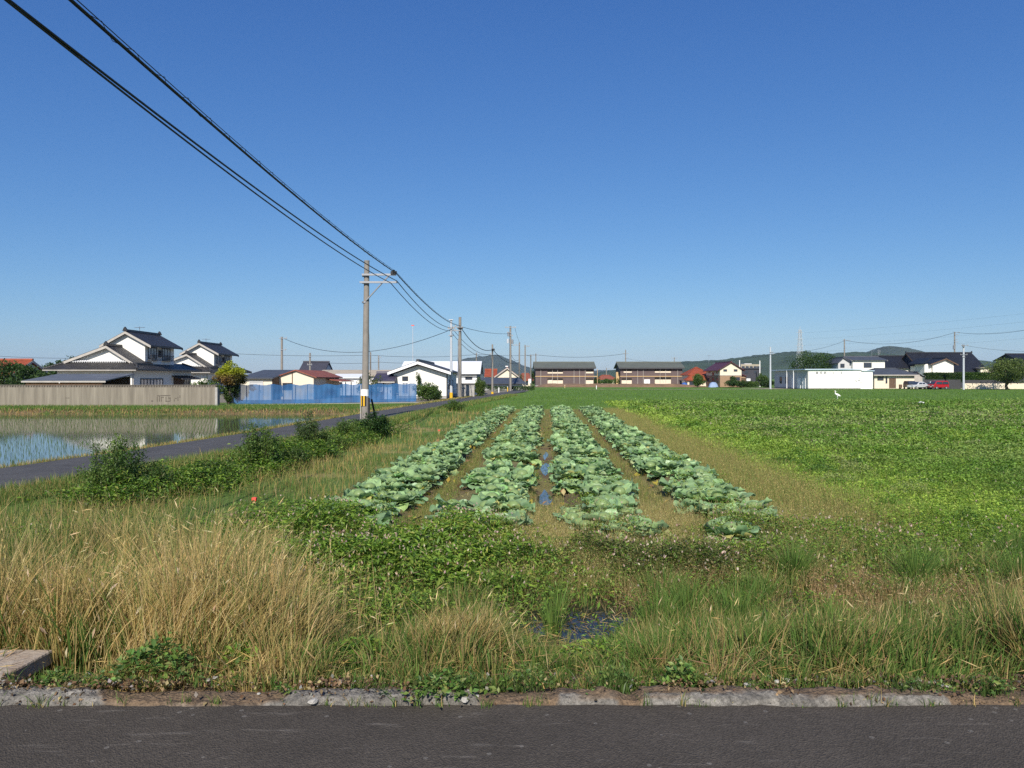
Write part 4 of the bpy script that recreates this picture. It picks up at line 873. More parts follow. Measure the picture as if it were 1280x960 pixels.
pole(663.5, 168, 443.5, -0.5, 0.16, 0.12, 'pole with a pale box low on it just left of the left apartment house', arms=((445, 0.3, 0.4),),
     extra=lambda r, X, Y, zb, zt: MB().box(-0.55, 0.1, -0.35, -0.15, 1.0, 2.0).build('meter_box', MT['plate'], r))
pole(669.8, 216, 442, -0.5, 0.18, 0.13, 'pole rising behind the left end of the left apartment house', arms=((444, 0.8, 0.8),))
pole(352.3, 108, 421.5, -0.5, 0.2, 0.15, 'tall pole behind the grey-roofed shed left of the netting', arms=((423, 0.3, 0.8), (437.5, 0.1, 0.7)))
pole(387.5, 118, 441.5, -0.5, 0.17, 0.13, 'pole in front of the far dark-roofed house', arms=((446, 0.25, 0.25), (456, 0.4, 0.4)))
pole(463.0, 150, 440.5, -0.5, 0.2, 0.16, 'far pole just right of the nearest utility pole, behind the small leafy tree', arms=((444, 0.3, 0.3),))
pole(473.3, 150, 444.5, -0.5, 0.16, 0.12, 'thinner far pole above the purple-roofed outbuilding', arms=((447, 0.2, 0.5), (452, 0.2, 0.3)))
pole(595.5, 190, 441, -0.5, 0.18, 0.13, 'far pole above the warehouse roof in front of the blue hill', arms=((443, 0.4, 0.4),))
pole(516, 260, 407.5, -0.5, 0.13, 0.09, 'thin white mast with a red tip behind the white gabled house', m='polelight', name='mast', group=None,
     extra=lambda r, X, Y, zb, zt: MB().box(-0.5, 0.5, -0.1, 0.1, zt+0.06, zt+0.35).build('red_tip', MT['red'], r))
pole(758, 270, 460, -0.5, 0.2, 0.15, 'far pole in the gap between the apartment houses', arms=((461, 0.2, 1.2),))
pole(782, 226, 437.5, -0.5, 0.2, 0.14, 'pole rising behind the left end of the right apartment house', arms=((442, 0.9, 0.9), (448, 0.3, 0.5)))
pole(843, 230, 447, -0.5, 0.15, 0.12, 'pole peeping above the roof of the right apartment house', arms=((447.8, 0.9, 0.9),))
pole(963, 150, 434, -0.5, 0.2, 0.13, 'pale pole at the left end of the community hall', m='polelight', arms=((442.5, 0.3, 0.7), (440.5, 0.2, 0.4)))
pole(924.5, 190, 450.5, -0.5, 0.13, 0.11, 'white post left of the charcoal house roof', m='plate', group='white posts beside the charcoal house'); pole(949.8, 192, 451, -0.5, 0.13, 0.11, 'white post right of the charcoal house roof', m='plate', group='white posts beside the charcoal house')
pole(1055.5, 215, 424, -0.5, 0.22, 0.16, 'dark pole rising behind the white upper house', arms=((425.5, 0.6, 1.6), (435, 0.3, 0.4)))
pole(1193.3, 200, 415, -0.5, 0.24, 0.16, 'pole with several crossarms rising behind the largest black-roofed house', arms=((415.6, 0.3, 1.3), (418.6, 0.2, 0.9), (424.8, 0.3, 0.6), (427.6, 0.2, 0.9), (432, 0.4, 0.3)),
     extra=lambda r, X, Y, zb, zt: (MB().tube([(-0.25, -0.1, zt-4.7), (-0.25, -0.1, zt-3.6)], 0.26, 10).build('transformer', MT['steel'], r)))
pole(1204.5, 142, 431.5, -0.5, 0.2, 0.15, 'pale concrete pole with broad crossarms standing in front of the hedge on the right', m='polelight', arms=((432, 0.55, 0.75), (443.4, 0.75, 0.6), (446.4, 0.4, 0.2)),
     extra=lambda r, X, Y, zb, zt: MB().tube([(-0.15, -0.2, zt-0.35), (-0.15, -0.2, zt+0.1)], 0.2, 10).build('transformer', MT['steel'], r))
for px, py in ((1098.5, 437),):
    pole(px, 240, py, -0.5, 0.12, 0.1, 'thin aerial mast above the black-roofed house', m='steel', name='aerial_mast', group=None, arms=((439, 0.5, 0.5), (441.5, 0.4, 0.4)))
# lattice pylon far off
def pylon():
    Y = 1250; X = GX(1000, Y); zb = -0.6; H = GZ(408, Y)-zb; root = empty('pylon', (X, Y, zb), 'faint grey lattice pylon far off in front of the hills', 'pylon')
    leg = MB(); N_ = 12
    def wdt(t): return 5.2*(1-t)**1.3+1.7
    for sx in (-1, 1):
        for sy in (-1, 1):
            leg.tube([(sx*wdt(i/N_), sy*wdt(i/N_), H*0.94*i/N_) for i in range(N_+1)], 0.30, 5)
    leg.tube([(0, 0, H*0.9), (0, 0, H)], 0.3, 5); leg.build('frame', MT['greywall'], root)
    br = MB()
    for i in range(N_):
        a, b_ = wdt(i/N_), wdt((i+1)/N_); z0, z1 = H*0.94*i/N_, H*0.94*(i+1)/N_
        for sy in (-1, 1):
            br.tube([(-a, sy*a, z0), (b_, sy*b_, z1)], 0.16, 4); br.tube([(a, sy*a, z0), (-b_, sy*b_, z1)], 0.16, 4)
            br.tube([(sy*a, -a, z0), (sy*b_, b_, z1)], 0.16, 4); br.tube([(sy*a, a, z0), (sy*b_, -b_, z1)], 0.16, 4)
    br.build('bracing', MT['greywall'], root)
    for f, L in ((0.52, 4.6), (0.64, 5.2), (0.76, 5.6), (0.88, 5.0)):
        MB().tube([(-L-1, 0, H*f), (0, 0, H*f+0.8), (L+1, 0, H*f)], 0.25, 5).build('crossarm', MT['greywall'], root)
    return X, Y, H+zb
PX, PY, PZ = pylon()

def sagline(p0, p1, sag, n=24):
    p0, p1 = Vector(p0), Vector(p1)
    return [p0.lerp(p1, i/n)-Vector((0, 0, 4*sag*(i/n)*(1-i/n))) for i in range(n+1)]
def wire(pts, r, label, name='overhead_wire', group='overhead wires'):
    return tag(MB().tube(pts, r, 6).build(name, MT['cable'], smooth=True), label, 'wire', group)
# the three cables that cross the sky
pA1 = (XA+0.10+1.45, YA-0.26, GZ(344, YA)+0.10); pA2 = (XA+0.10+1.50, YA-0.27, GZ(352, YA)); pA3 = (XA+0.10+1.2, YA-0.27, GZ(354.5, YA))
pB1 = (GX(575, YB), YB-0.2, GZ(407.5, YB)); pB2 = (GX(567, YB), YB-0.2, GZ(410, YB)); pB3 = (GX(566, YB), YB-0.2, GZ(413.5, YB))
def bundle(pts, name, label, seed, r=0.0125):
    """messenger wire, two cables and the loose spiral tie round them"""
    rs = random.Random(seed); mb = MB(); P = [Vector(p) for p in pts]
    mb.tube([p+Vector((-0.02, 0, -0.02)) for p in P], r, 6); mb.tube([p+Vector((0.022, 0, -0.028)) for p in P], r*1.15, 6); mb.tube([p+Vector((0, 0, 0.05)) for p in P], r*0.6, 6)
    L = sum((P[i+1]-P[i]).length for i in range(len(P)-1)); n = int(L*5); sp = []
    for i in range(n+1):
        t = i/n*(len(P)-1); k = min(int(t), len(P)-2); p = P[k].lerp(P[k+1], t-k); a = i*math.pi/2*0.9; rr = 0.036+0.036*rs.random()**2
        sp.append(p+Vector((rr*math.cos(a), 0, rr*math.sin(a)+0.01)))
    mb.tube(sp, 0.005, 4)
    return tag(mb.build(name, MT['cable']), label, 'cable', 'overhead wires')
c1 = sagline((-5.40, -9, 6.95), pA1, 0.55, 40)
bundle(c1, 'bundled_cable', 'thick spiral-tied cable bundle crossing the upper left sky to the nearest pole', 3)
bundle(sagline(pA1, pB1, 0.5, 30), 'bundled_cable', 'thick spiral-tied cable bundle between the nearest pole and the pole by the road bend', 4)
wire(sagline((-6.1, -9, 6.95), pA2, 0.70, 40), 0.019, 'upper of the two plain cables crossing the upper left sky to the nearest pole')
wire(sagline((-5.92, -9, 7.01), pA3, 0.72, 40), 0.017, 'lower of the two plain cables crossing the upper left sky to the nearest pole')
wire(sagline(pA2, pB2, 0.62), 0.022, 'upper plain cable hanging between the nearest pole and the road-bend pole')
wire(sagline(pA3, pB3, 0.68), 0.020, 'lower plain cable hanging between the nearest pole and the road-bend pole')
YC = 95; pC1 = (GX(615.5, YC)+0.05, YC-0.15, GZ(437, YC)); pC2 = (GX(613, YC), YC-0.15, GZ(443, YC)); pC3 = (GX(613, YC), YC-0.15, GZ(444.5, YC))
wire(sagline(pB1, pC1, 0.95), 0.04, 'thick cable sagging from the road-bend pole to the short yellow-footed pole')
wire(sagline((pB2[0], pB2[1], pB2[2]-0.2), pC2, 0.75), 0.022, 'upper thin wire sagging from the road-bend pole to the short yellow-footed pole')
wire(sagline((pB3[0], pB3[1], pB3[2]-0.3), pC3, 0.9), 0.022, 'lower thin wire sagging from the road-bend pole to the short yellow-footed pole')
YD = 125; pD = (GX(637, YD), YD-0.2, GZ(417, YD))
wire(sagline((pB1[0], pB1[1], pB1[2]-0.05), pD, 0.3), 0.025, 'thin wire from the road-bend pole to the transformer pole')
wire(sagline(pC1, (GX(649, 142), 142, GZ(452.5, 142)), 0.9), 0.04, 'thick cable from the short pole with yellow foot towards the close row of poles')
wire(sagline((GX(639, YD), YD, GZ(443.5, YD)), (GX(648, 142), 142, GZ(450, 142)), 0.5), 0.03, 'short wire looping from the transformer pole to the next pole')
wire(sagline((GX(643.5, YD), YD-0.2, GZ(409.3, YD)), (GX(650, 142), 142, GZ(429, 142)), 0.3), 0.022, 'thin wire running down from the crossarm of the transformer pole')
wire(sagline((GX(641, 142), 142, GZ(431.3, 142)), (GX(638.5, YD), YD, GZ(431, YD)), 0.1), 0.03, 'short level wire between the transformer pole and the second pole of the row')
# distant lines
wire(sagline((GX(356, 108), 107.8, GZ(423.5, 108)), (GX(565, YB), YB, GZ(411.5, YB)), 2.2), 0.028, 'long wire sagging from the pole behind the grey shed to the road-bend pole')
wire(sagline((GX(280, 150), 150, GZ(441.5, 150)), (GX(463, 150), 150, GZ(444, 150)), 0.3), 0.035, 'far level wire behind the netting, left of the nearest pole')
wire(sagline((GX(463, 150), 150, GZ(444, 150)), (GX(596, 190), 190, GZ(443, 190)), 0.5), 0.035, 'far level wire right of the nearest pole, upper one')
wire(sagline((GX(388, 118), 118, GZ(452, 118)), (GX(473, 150), 150, GZ(452.5, 150)), 0.3), 0.028, 'far level wire crossing behind the nearest pole, lower one')
wire(sagline((GX(473, 150), 150, GZ(452.5, 150)), (GX(596, 190), 190, GZ(446, 190)), 0.8), 0.03, 'far wire passing above the white gabled house')
wire(sagline((GX(596, 190), 190, GZ(443, 190)), (GX(670, 216), 216, GZ(443.5, 216)), 0.3), 0.04, 'far level wire behind the close row of poles')
wire(sagline((GX(670, 216), 216, GZ(443.5, 216)), (GX(782, 226), 226, GZ(442, 226)), 0.9), 0.045, 'wire sagging above the left apartment house')
wire(sagline((GX(663.5, 168), 168, GZ(444.5, 168)), (GX(656.5, 152), 152, GZ(443.5, 152)), 0.1), 0.035, 'short wire between the last poles of the close row')
wire(sagline((GX(782, 226), 226, GZ(448, 226)), (GX(963, 150), 150, GZ(443.5, 150)), 1.6), 0.022, 'thin wire above the right apartment house and the two-tone house')
wire(sagline((GX(-30, 150), 150, GZ(443, 150)), (GX(110, 150), 150, GZ(447.5, 150)), 0.3), 0.035, 'far wire above the dark trees at the left edge')
wire(sagline((GX(963, 150), 150, GZ(441, 150)), (GX(1055.5, 215), 215, GZ(426, 215)), 1.0), 0.03, 'wire from the pole at the hall to the pole behind the white upper house')
wire(sagline((GX(1057, 215), 215, GZ(425.6, 215)), (GX(1193, 200), 200, GZ(415.8, 200)), 1.9), 0.04, 'wire between the two tall poles on the right')
wire(sagline((GX(1196, 200), 200, GZ(415.6, 200)), (GX(1300, 180), 180, GZ(409, 180)), 0.9), 0.04, 'upper wire leaving the picture on the right')
wire(sagline((GX(1209, 142), 142, GZ(432.3, 142)), (GX(1320, 140), 140, GZ(438.5, 140)), 0.5), 0.022, 'lower wire leaving the picture on the right')
for i, (f, L) in enumerate(((0.52, 5.6), (0.64, 6.2), (0.76, 6.6), (0.88, 6.0))):
    wire(sagline((PX+L, PY, PZ*f), (PX+330, PY-560, PZ*f+30), 9, 16), 0.06, ('lowest', 'second lowest', 'second highest', 'highest')[i]+' of the faint long power lines leaving the pylon to the right', group='power lines of the pylon')

# ------------------------------------------------------------------ cars in front of the annex
def car(px, Y, label, paint, L, H, kind, name, rz):
    root = empty(name, (GX(px, Y), Y, -0.53), label, 'car', 'cars parked by the annex house', rz); W = 1.6
    m = carpaint(name+'_paint', paint)
    if kind == 'van': prof = [(-L/2, .35), (-L/2, .95), (-L/2+.25, 1.0), (-L/2+.75, H-.08), (-L/2+1.0, H), (L/2-.2, H), (L/2-.02, H-.2), (L/2, .9), (L/2, .35)]; gl = (-L/2+.85, L/2-.25)
    else: prof = [(-L/2, .35), (-L/2+.05, .75), (-L/2+1.05, .92), (-L/2+1.75, H-.02), (-L/2+2.2, H), (L/2-1.1, H-.03), (L/2-.35, 1.0), (L/2-.02, .92), (L/2, .4)]; gl = (-L/2+1.8, L/2-1.0)
    b = MB(); n = len(prof); vs = []
    for side, s in ((-1, 1), (1, 1)):
        for (x, z) in prof:
            ins = 0.0 if z < 1.0 else 0.16*(z-1.0)/max(0.1, H-1.0)
            vs.append((x, side*(W/2-ins), z))
    fs = [tuple(range(n))[::-1], tuple(range(n, 2*n))]+[(i, (i+1) % n, n+(i+1) % n, n+i) for i in range(n)]
    b.add(vs, fs); b.build('body', m, root, bevel=0.06)
    for side in (-1, 1):
        w = MB(); xm = (gl[0]+gl[1])/2
        for xa, xb, ta in ((gl[0]-0.35, xm-0.05, 0.25), (xm+0.05, gl[1]+0.1, 0.0)):
            y0 = side*(W/2+0.006); y1 = side*(W/2-0.16*(H-.18-1.0)/max(.1, H-1.0)+0.006)
            w.extrude([(xa, y0, 1.0), (xb, y0, 1.0), (xb-0.05, y1, H-.18), (xa+ta, y1, H-.18)], (0, side*0.02, 0))
        w.build('window', MT['glass'], root)
        for x in (-L/2+.65, L/2-.65):
            t = MB().tube([(x, side*(W/2-.16), .29), (x, side*(W/2+.02), .29)], .29, 16).build('wheel', MT['rubber'], root)
            MB().tube([(x, side*(W/2+.021), .29), (x, side*(W/2+.03), .29)], .18, 12).build('rim', MT['tyrewhite'], t)
        MB().box(-L/2-.03, -L/2+.12, side*.5-.16, side*.5+.16, .64, .80).build('headlight', MT['lamp'], root)
        MB().box(L/2-.1, L/2+.03, side*.62-.1, side*.62+.1, .7, .95).build('tail_light', MT['red'], root)
    ws = MB(); p, q = (prof[2], prof[3]) if kind == 'van' else (prof[2], prof[3])
    ws.extrude([(p[0]-.02, -.66, p[1]+.05), (p[0]-.02, .66, p[1]+.05), (q[0]-.02, .6, q[1]-.02), (q[0]-.02, -.6, q[1]-.02)], (-0.015, 0, 0.01)); ws.build('windscreen', MT['glass'], root)
    MB().box(-L/2-.045, -L/2-.01, -.2, .2, .42, .54).build('number_plate', MT['plate'], root)
    return root
car(1137.5, 148.5, 'black car facing the field at the left end of the parked row', (.012, .014, .018), 3.6, 1.62, 'van', 'parked_car', R(78))
car(1147.0, 147.0, 'silver car between the black car and the red car', (.50, .51, .54), 4.1, 1.48, 'saloon', 'parked_car', R(22))
car(1159.5, 149.5, 'white car half hidden behind the red car', (.78, .78, .78), 3.9, 1.5, 'saloon', 'parked_car', R(40))
car(1173.0, 146.0, 'red boxy car at the right end of the parked row', (.36, .012, .02), 3.5, 1.66, 'van', 'parked_car', R(12))

# ------------------------------------------------------------------ small things in the fields
def egret():
    Y = 76; X = GX(1046, Y); z0 = float(hz(X, Y)); s = 0.95
    mb = MB()
    mb.tube([Vector(p)*s for p in ((0.42, 0, 0.36), (0.36, 0, 0.40), (0.24, 0, 0.46), (0.08, 0, 0.54), (-0.06, 0, 0.60), (-0.14, 0, 0.66), (-0.19, 0, 0.73), (-0.15, 0, 0.80), (-0.10, 0, 0.86), (-0.12, 0, 0.92), (-0.18, 0, 0.945), (-0.23, 0, 0.935), (-0.27, 0, 0.92))],
            [k*s for k in (0.01, 0.06, 0.105, 0.125, 0.10, 0.06, 0.042, 0.036, 0.034, 0.042, 0.042, 0.028, 0.012)], 12)
    for sy in (-0.045, 0.045):
        mb.tube([(0.07*s, sy, 0.46*s), (0.06*s, sy, 0.30*s), (0.085*s, sy, 0.17*s), (0.07*s, sy, 0.0), (-0.02*s, sy, 0.0)], [0.03, 0.016, 0.014, 0.012, 0.008], 6)
    o = mb.build('egret', MT['feather'], smooth=True); o.location = (X, Y, z0); tag(o, 'white egret standing in the green field, neck raised and facing left', 'bird')
    MB().tube([(-0.265*s, 0, 0.921*s), (-0.37*s, 0, 0.89*s)], [0.014, 0.003], 6).build('beak', MT['beak'], o)
egret()
def crumpled(name, px, Y, size, label, cat, m, seed, flat=0.6):
    X = GX(px, Y); rs = random.Random(seed); bm = bmesh.new(); bmesh.ops.create_icosphere(bm, subdivisions=2, radius=1)
    for v in bm.verts: v.co *= 1+rs.uniform(-.28, .28); v.co.z *= flat
    me = bpy.data.meshes.new(name); bm.to_mesh(me); bm.free(); me.materials.append(MT[m]); o = bpy.data.objects.new(name, me); COL.objects.link(o); o.scale = size; o.location = (X, Y, float(hz(X, Y))+size[2]*flat*0.7); tag(o, label, cat); return o
crumpled('plastic_bag', 1152, 61, (0.22, 0.18, 0.3), 'white plastic bag lying on the brown patch of the right field', 'bag', 'plate', 5)
crumpled('litter_wrapper', 730, 3.80, (0.045, 0.02, 0.014), 'small crumpled pale wrapper lying on the kerb below the ditch grass', 'litter', 'plate', 6)
for px, py, lab in ((318, 628, 'red-topped survey stake in the mown strip near the tall dry grass'), (549, 537, 'red-topped survey stake farther off beside the left cabbage row')):
    Y = 2.2*FP/(py+6-HOR); X = GX(px, Y); r = empty('survey_stake', (X, Y, float(hz(X, Y))), lab, 'stake', 'red survey stakes')
    MB().box(-.025, .025, -.025, .025, -.1, .10).build('stake', MT['tan'], r); MB().box(-.038, .038, -.038, .038, .101, .165).build('cap', MT['red'], r, bevel=.008)
for i, (px, Y, h, m, lab) in enumerate(((745.5, 150, .75, 'plate', 'white marker post in the far field below the left apartment house'), (706, 168, .6, 'tan', 'wooden marker post in the far field, in line with the apartment windows'), (634.5, 118, .8, 'yellow', 'yellow marker post beside the transformer pole'), (623.5, 112, .8, 'plate', 'white marker post by the side road left of the transformer pole'))):
    X = GX(px, Y); r = empty('marker_post', (X, Y, -.6), lab, 'post', 'marker posts at the field edge'); MB().box(-.06, .06, -.06, .06, -.1, h).build('shaft', MT[m], r); MB().box(-.075, .075, -.075, .075, h+.001, h+.08).build('cap', MT['plate' if m != 'plate' else 'concrete'], r)
# white sheets stacked between the apartments
r = empty('board_stack', (GX(756, 200), 200, -.55), 'low stack of white boards lying between the two apartment houses', 'stack')
for i in range(4): MB().box(-1.3+.1*i, 1.3-.05*i, -.6, .6, .12*i+.005, .12*i+.115).build('board', MT['plate'], r)
# blue sheet left of the two-tone house
r = empty('blue_tarpaulin', (GX(855.5, 188), 188, -.5), 'blue tarpaulin over a heap beside the right apartment house', 'tarpaulin')
rs = random.Random(8); V = []
for i in range(9):
    for j in range(7):
        u, v = i/8-.5, j/6-.5; V.append((u*1.7, v*1.6, max(0.02, 1.05*(1-(2*u)**4)*(1-(2*v)**4))+rs.uniform(-.06, .06)))
I = np.arange(63).reshape(9, 7); MT['tarp'] = M('blue_sheet', (0.03, 0.10, 0.33), 0.5, 0.15, 2)
arrmesh('sheet', np.array(V), [np.stack([I[:-1, :-1], I[1:, :-1], I[1:, 1:], I[:-1, 1:]], -1).reshape(-1, 4)], MT['tarp'], parent=r)
r2 = empty('car_cover', (GX(891.5, 176), 176, -.5), 'pale blue sheeted heap in front of the two-tone house', 'tarpaulin')
V = [(x*1.3, y, z*1.15) for x, y, z in V]; MT['tarp2'] = M('pale_blue_sheet', (0.22, 0.30, 0.45), 0.6, 0.15, 2); arrmesh('sheet', np.array(V), [np.stack([I[:-1, :-1], I[1:, :-1], I[1:, 1:], I[:-1, 1:]], -1).reshape(-1, 4)], MT['tarp2'], parent=r2)

# concrete slab over the roadside drain, lower left
r = empty('concrete_slab', (-3.6, 4.05, 0.0), 'weathered concrete slab bridging the roadside drain at the lower left corner', 'slab')
sl = MB(); sl.extrude([(-1.4, -0.19, -0.045), (0.93, -0.19, -0.045), (0.96, 0.21, -0.045), (-1.4, 0.23, -0.045)], (0, 0, 0.085))
sl.build('slab', M('stained_concrete', (0.26, 0.185, 0.125), 0.95, 0, 5, 0.5, c2=(0.42, 0.38, 0.33)), r, bevel=0.012)
# pale pebbles and lumps of broken concrete along the kerb
rs = random.Random(11); MT['stone'] = M('pale_stone', (0.42, 0.40, 0.36), 0.95, 0.2, 8, 0.4)
protos = []
for k in range(4):
    bm = bmesh.new(); bmesh.ops.create_icosphere(bm, subdivisions=2, radius=1)
    for v in bm.verts: v.co *= 1+rs.uniform(-.22, .22); v.co.z *= 0.6
    me = bpy.data.meshes.new('stone'); bm.to_mesh(me); bm.free(); me.materials.append(MT['stone']); protos.append(me)
for i in range(26):
    o = bpy.data.objects.new('stone', protos[i % 4]); COL.objects.link(o); x = rs.uniform(-2.7, 2.9); s = rs.uniform(.008, .022); o.location = (x, rs.uniform(3.60, 3.93), s*0.3+(.045 if 0 else .02)); o.scale = (s*1.4, s, s); o.rotation_euler = (0, 0, rs.uniform(0, 6)); tag(o, 'small pale stone lying loose along the kerb', 'stone', 'loose stones along the kerb')
# ------------------------------------------------------------------ vegetation builders
RNG = np.random.default_rng(7)
def jit(n, c, v=0.25, hue=0.08):
    c = np.asarray(c, float); c = np.broadcast_to(c, (n, 3)); k = 1+v*(RNG.random((n, 1))*2-1); h = 1+hue*(RNG.random((n, 3))*2-1)
    return c*k*h
def pick(n, cols, w):
    cols = np.asarray(cols, float); i = RNG.choice(len(cols), n, p=np.asarray(w)/np.sum(w)); return cols[i]
def leaf_geo(P, size, d, nrm, ratio=0.55, fold=0.12):
    """one folded four-cornered leaf per point"""
    d = d/np.linalg.norm(d, axis=1, keepdims=True); s = np.cross(d, nrm); s /= np.linalg.norm(s, axis=1, keepdims=True)+1e-9
    nn = np.cross(s, d); size = size[:, None]; fold = min(fold, ratio*0.3)
    a = P; b = P+d*size*0.45+s*size*ratio*0.5+nn*size*fold; c = P+d*size; e = P+d*size*0.45-s*size*ratio*0.5+nn*size*fold
    V = np.stack([a, b, c, e], 1).reshape(-1, 3); I = np.arange(len(P))[:, None]*4
    return V, np.concatenate([np.concatenate([I, I+1, I+2], 1), np.concatenate([I, I+2, I+3], 1)])
def rand_dir(n, up=0.0):
    v = RNG.normal(size=(n, 3)); v[:, 2] += up; return v/np.linalg.norm(v, axis=1, keepdims=True)
def leaves(name, P, size, col, parent=None, up=0.3, mat='leaf', d=None, nrm=None, ratio=0.55):
    n = len(P); d = rand_dir(n, up) if d is None else d; nrm = rand_dir(n, 1.2) if nrm is None else nrm
    V, T = leaf_geo(P, np.broadcast_to(size, (n,)).astype(float), d, nrm, ratio)
    return arrmesh(name, V, [T], MT[mat], np.repeat(col, 4, 0), parent)
def blade_geo(P, h, w, lean, az, cb, ct, seg=3):
    """curved tapering blades; colours run from cb (foot) to ct (tip)"""
    n = len(P); ts = np.linspace(0, 1, seg+1); side = np.stack([np.cos(az), np.sin(az), 0*az], 1); V = []; C = []
    for i, t in enumerate(ts):
        c = P+np.stack([lean[:, 0]*t*t, lean[:, 1]*t*t, h*t-0.25*np.hypot(lean[:, 0], lean[:, 1])*t*t], 1)
        col = cb*(1-t)+ct*t
        if i < seg:
            ww = (w*(1-0.75*t**1.5)/2)[:, None]; V += [c-side*ww, c+side*ww]; C += [col, col]
        else: V.append(c); C.append(col)
    k = 2*seg+1; V = np.stack(V, 1).reshape(-1, 3); C = np.stack(C, 1).reshape(-1, 3); B = np.arange(n)[:, None]*k; Q = []
    for i in range(seg-1): Q.append(np.concatenate([B+2*i, B+2*i+1, B+2*i+3, B+2*i+2], 1))
    T = np.concatenate([B+2*seg-2, B+2*seg-1, B+2*seg], 1)
    return V, np.concatenate(Q) if Q else np.zeros((0, 4), int), T, C
class Grass:
    def __init__(s): s.V = []; s.Q = []; s.T = []; s.C = []; s.n = 0
    def add(s, V, Q, T, C):
        s.V.append(V); s.Q.append(Q+s.n); s.T.append(T+s.n); s.C.append(C); s.n += len(V)
    def blades(s, X, Y, h, w, cb, ct, bend=0.3, wind=(0.0, 0.0), seg=3, z=None, sink=0.02):
        n = len(X)
        if n == 0: return
        z = hz(X, Y) if z is None else z; a = RNG.random(n)*6.283; l = np.abs(RNG.normal(size=n))*bend*h
        lean = np.stack([np.cos(a)*l+wind[0]*h, np.sin(a)*l+wind[1]*h], 1)
        s.add(*blade_geo(np.stack([X, Y, z-sink], 1), h, w, lean, RNG.random(n)*3.14, cb, ct, seg))
        return np.stack([X+lean[:, 0], Y+lean[:, 1], z-sink+h-0.25*l], 1), lean
    def leafs(s, P, size, col, d=None, nrm=None, ratio=0.55, up=0.3):
        n = len(P)
        if n == 0: return
        d = rand_dir(n, up) if d is None else d; nrm = rand_dir(n, 1.2) if nrm is None else nrm
        V, T = leaf_geo(P, np.broadcast_to(size, (n,)).astype(float), d, nrm, ratio); s.add(V, np.zeros((0, 4), int), T, np.repeat(col, 4, 0))
    def build(s, name, kind='stuff', mat='blade', parent=None):
        V = np.concatenate(s.V); F = [f for f in (np.concatenate(s.Q), np.concatenate(s.T)) if len(f)]
        o = arrmesh(name, V, F, MT[mat], np.concatenate(s.C), parent)
        if kind: o['kind'] = kind
        return o

# ------------------------------------------------------------------ trees and shrubs
def crown_pts(c, r, n, ncl, seed, shell=0.55, spread=0.34, squash=1.0):
    rs = np.random.default_rng(seed); v = rs.normal(size=(ncl, 3)); v /= np.linalg.norm(v, axis=1, keepdims=True)
    rad = shell+(1-shell)*rs.random((ncl, 1)); lump = 0.72+0.5*rs.random((ncl, 1)); cen = v*rad*lump
    k = rs.integers(0, ncl, n); w = rs.normal(size=(n, 3)); w /= np.linalg.norm(w, axis=1, keepdims=True)
    sz = (0.55+0.8*rs.random(ncl))[k][:, None]
    q = cen[k]+w*spread*sz*(rs.random((n, 1))**0.4)
    return q*np.asarray(r)+np.asarray(c), k, w
def tree(name, px, Y, zb, h, w, label, cols, cat='tree', group=None, trunk=0.25, n=3500, ncl=36, leaf=0.3, seed=1, trunk_r=None, dw=1.0, shell=0.5, limbs=True, spread=0.34):
    """h total height, w crown width, trunk: share of the height below the crown"""
    X = GX(px, Y); root = empty(name, (X, Y, zb), label, cat, group); rs = random.Random(seed)
    cz = h*(trunk+(1-trunk)/2); ch = h*(1-trunk)/2
    P, k, wd = crown_pts((0, 0, cz), (w/2, w/2*dw, ch), n, ncl, seed, shell, spread)
    P[:, 2] = np.maximum(P[:, 2], 0.03)
    cl = np.asarray(cols, float); ci = np.random.default_rng(seed+5).random(ncl); base = cl[0]*(1-ci[:, None])+cl[1]*ci[:, None]
    leaves('crown', P, leaf*(0.7+0.6*RNG.random(n)), jit(n, base[k], 0.25), root, d=rand_dir(n, 0.1)+wd*0.9)
    r = trunk_r or h*0.035; mb = MB(); mb.tube([(0, 0, -0.1), (0.04*h*rs.uniform(-1, 1), 0.02, h*trunk*0.6), (0.05*h*rs.uniform(-1, 1), 0, cz)], [r*1.25, r*0.9, r*0.45], 9)
    if limbs:
        for i in range(6):
            a = i*1.05+rs.random(); z0 = h*trunk*(0.7+0.5*rs.random()); mb.tube([(0, 0, z0), (math.cos(a)*w*0.2, math.sin(a)*w*0.2*dw, z0+ch*0.5), (math.cos(a)*w*0.34, math.sin(a)*w*0.34*dw, z0+ch*(0.8+0.4*rs.random()))], [r*0.5, r*0.3, r*0.1], 6)
    mb.build('trunk', MT['bark'], root, smooth=True); return root
DG = ((0.036, 0.075, 0.020), (0.072, 0.125, 0.032)); MG = ((0.055, 0.11, 0.022), (0.115, 0.185, 0.038)); LG = ((0.075, 0.13, 0.03), (0.13, 0.18, 0.045)); OLV = ((0.07, 0.10, 0.03), (0.12, 0.14, 0.05))
tree('broadleaf_tree', 22, 80, -0.5, 3.9, 5.2, 'dark broad tree at the left edge beside the red-roofed house', DG, trunk=.1, n=6000, ncl=45, leaf=.26, seed=3, trunk_r=.14)
tree('broadleaf_tree', 46, 82, -0.5, 2.9, 3.4, 'lower dark tree touching the left shed roof behind the concrete wall', DG, trunk=.1, n=3500, leaf=.24, seed=4, trunk_r=.12)
tree('broadleaf_tree', 70, 108, -0.5, 4.6, 5.0, 'far dark tree left of the largest farmhouse roof', DG, trunk=.2, n=4000, leaf=.3, seed=5, trunk_r=.15)
tree('broadleaf_tree', 82, 112, -0.5, 5.1, 3.0, 'far taller dark tree just left of the largest farmhouse roof slope', DG, trunk=.2, n=3000, leaf=.3, seed=6, trunk_r=.15)
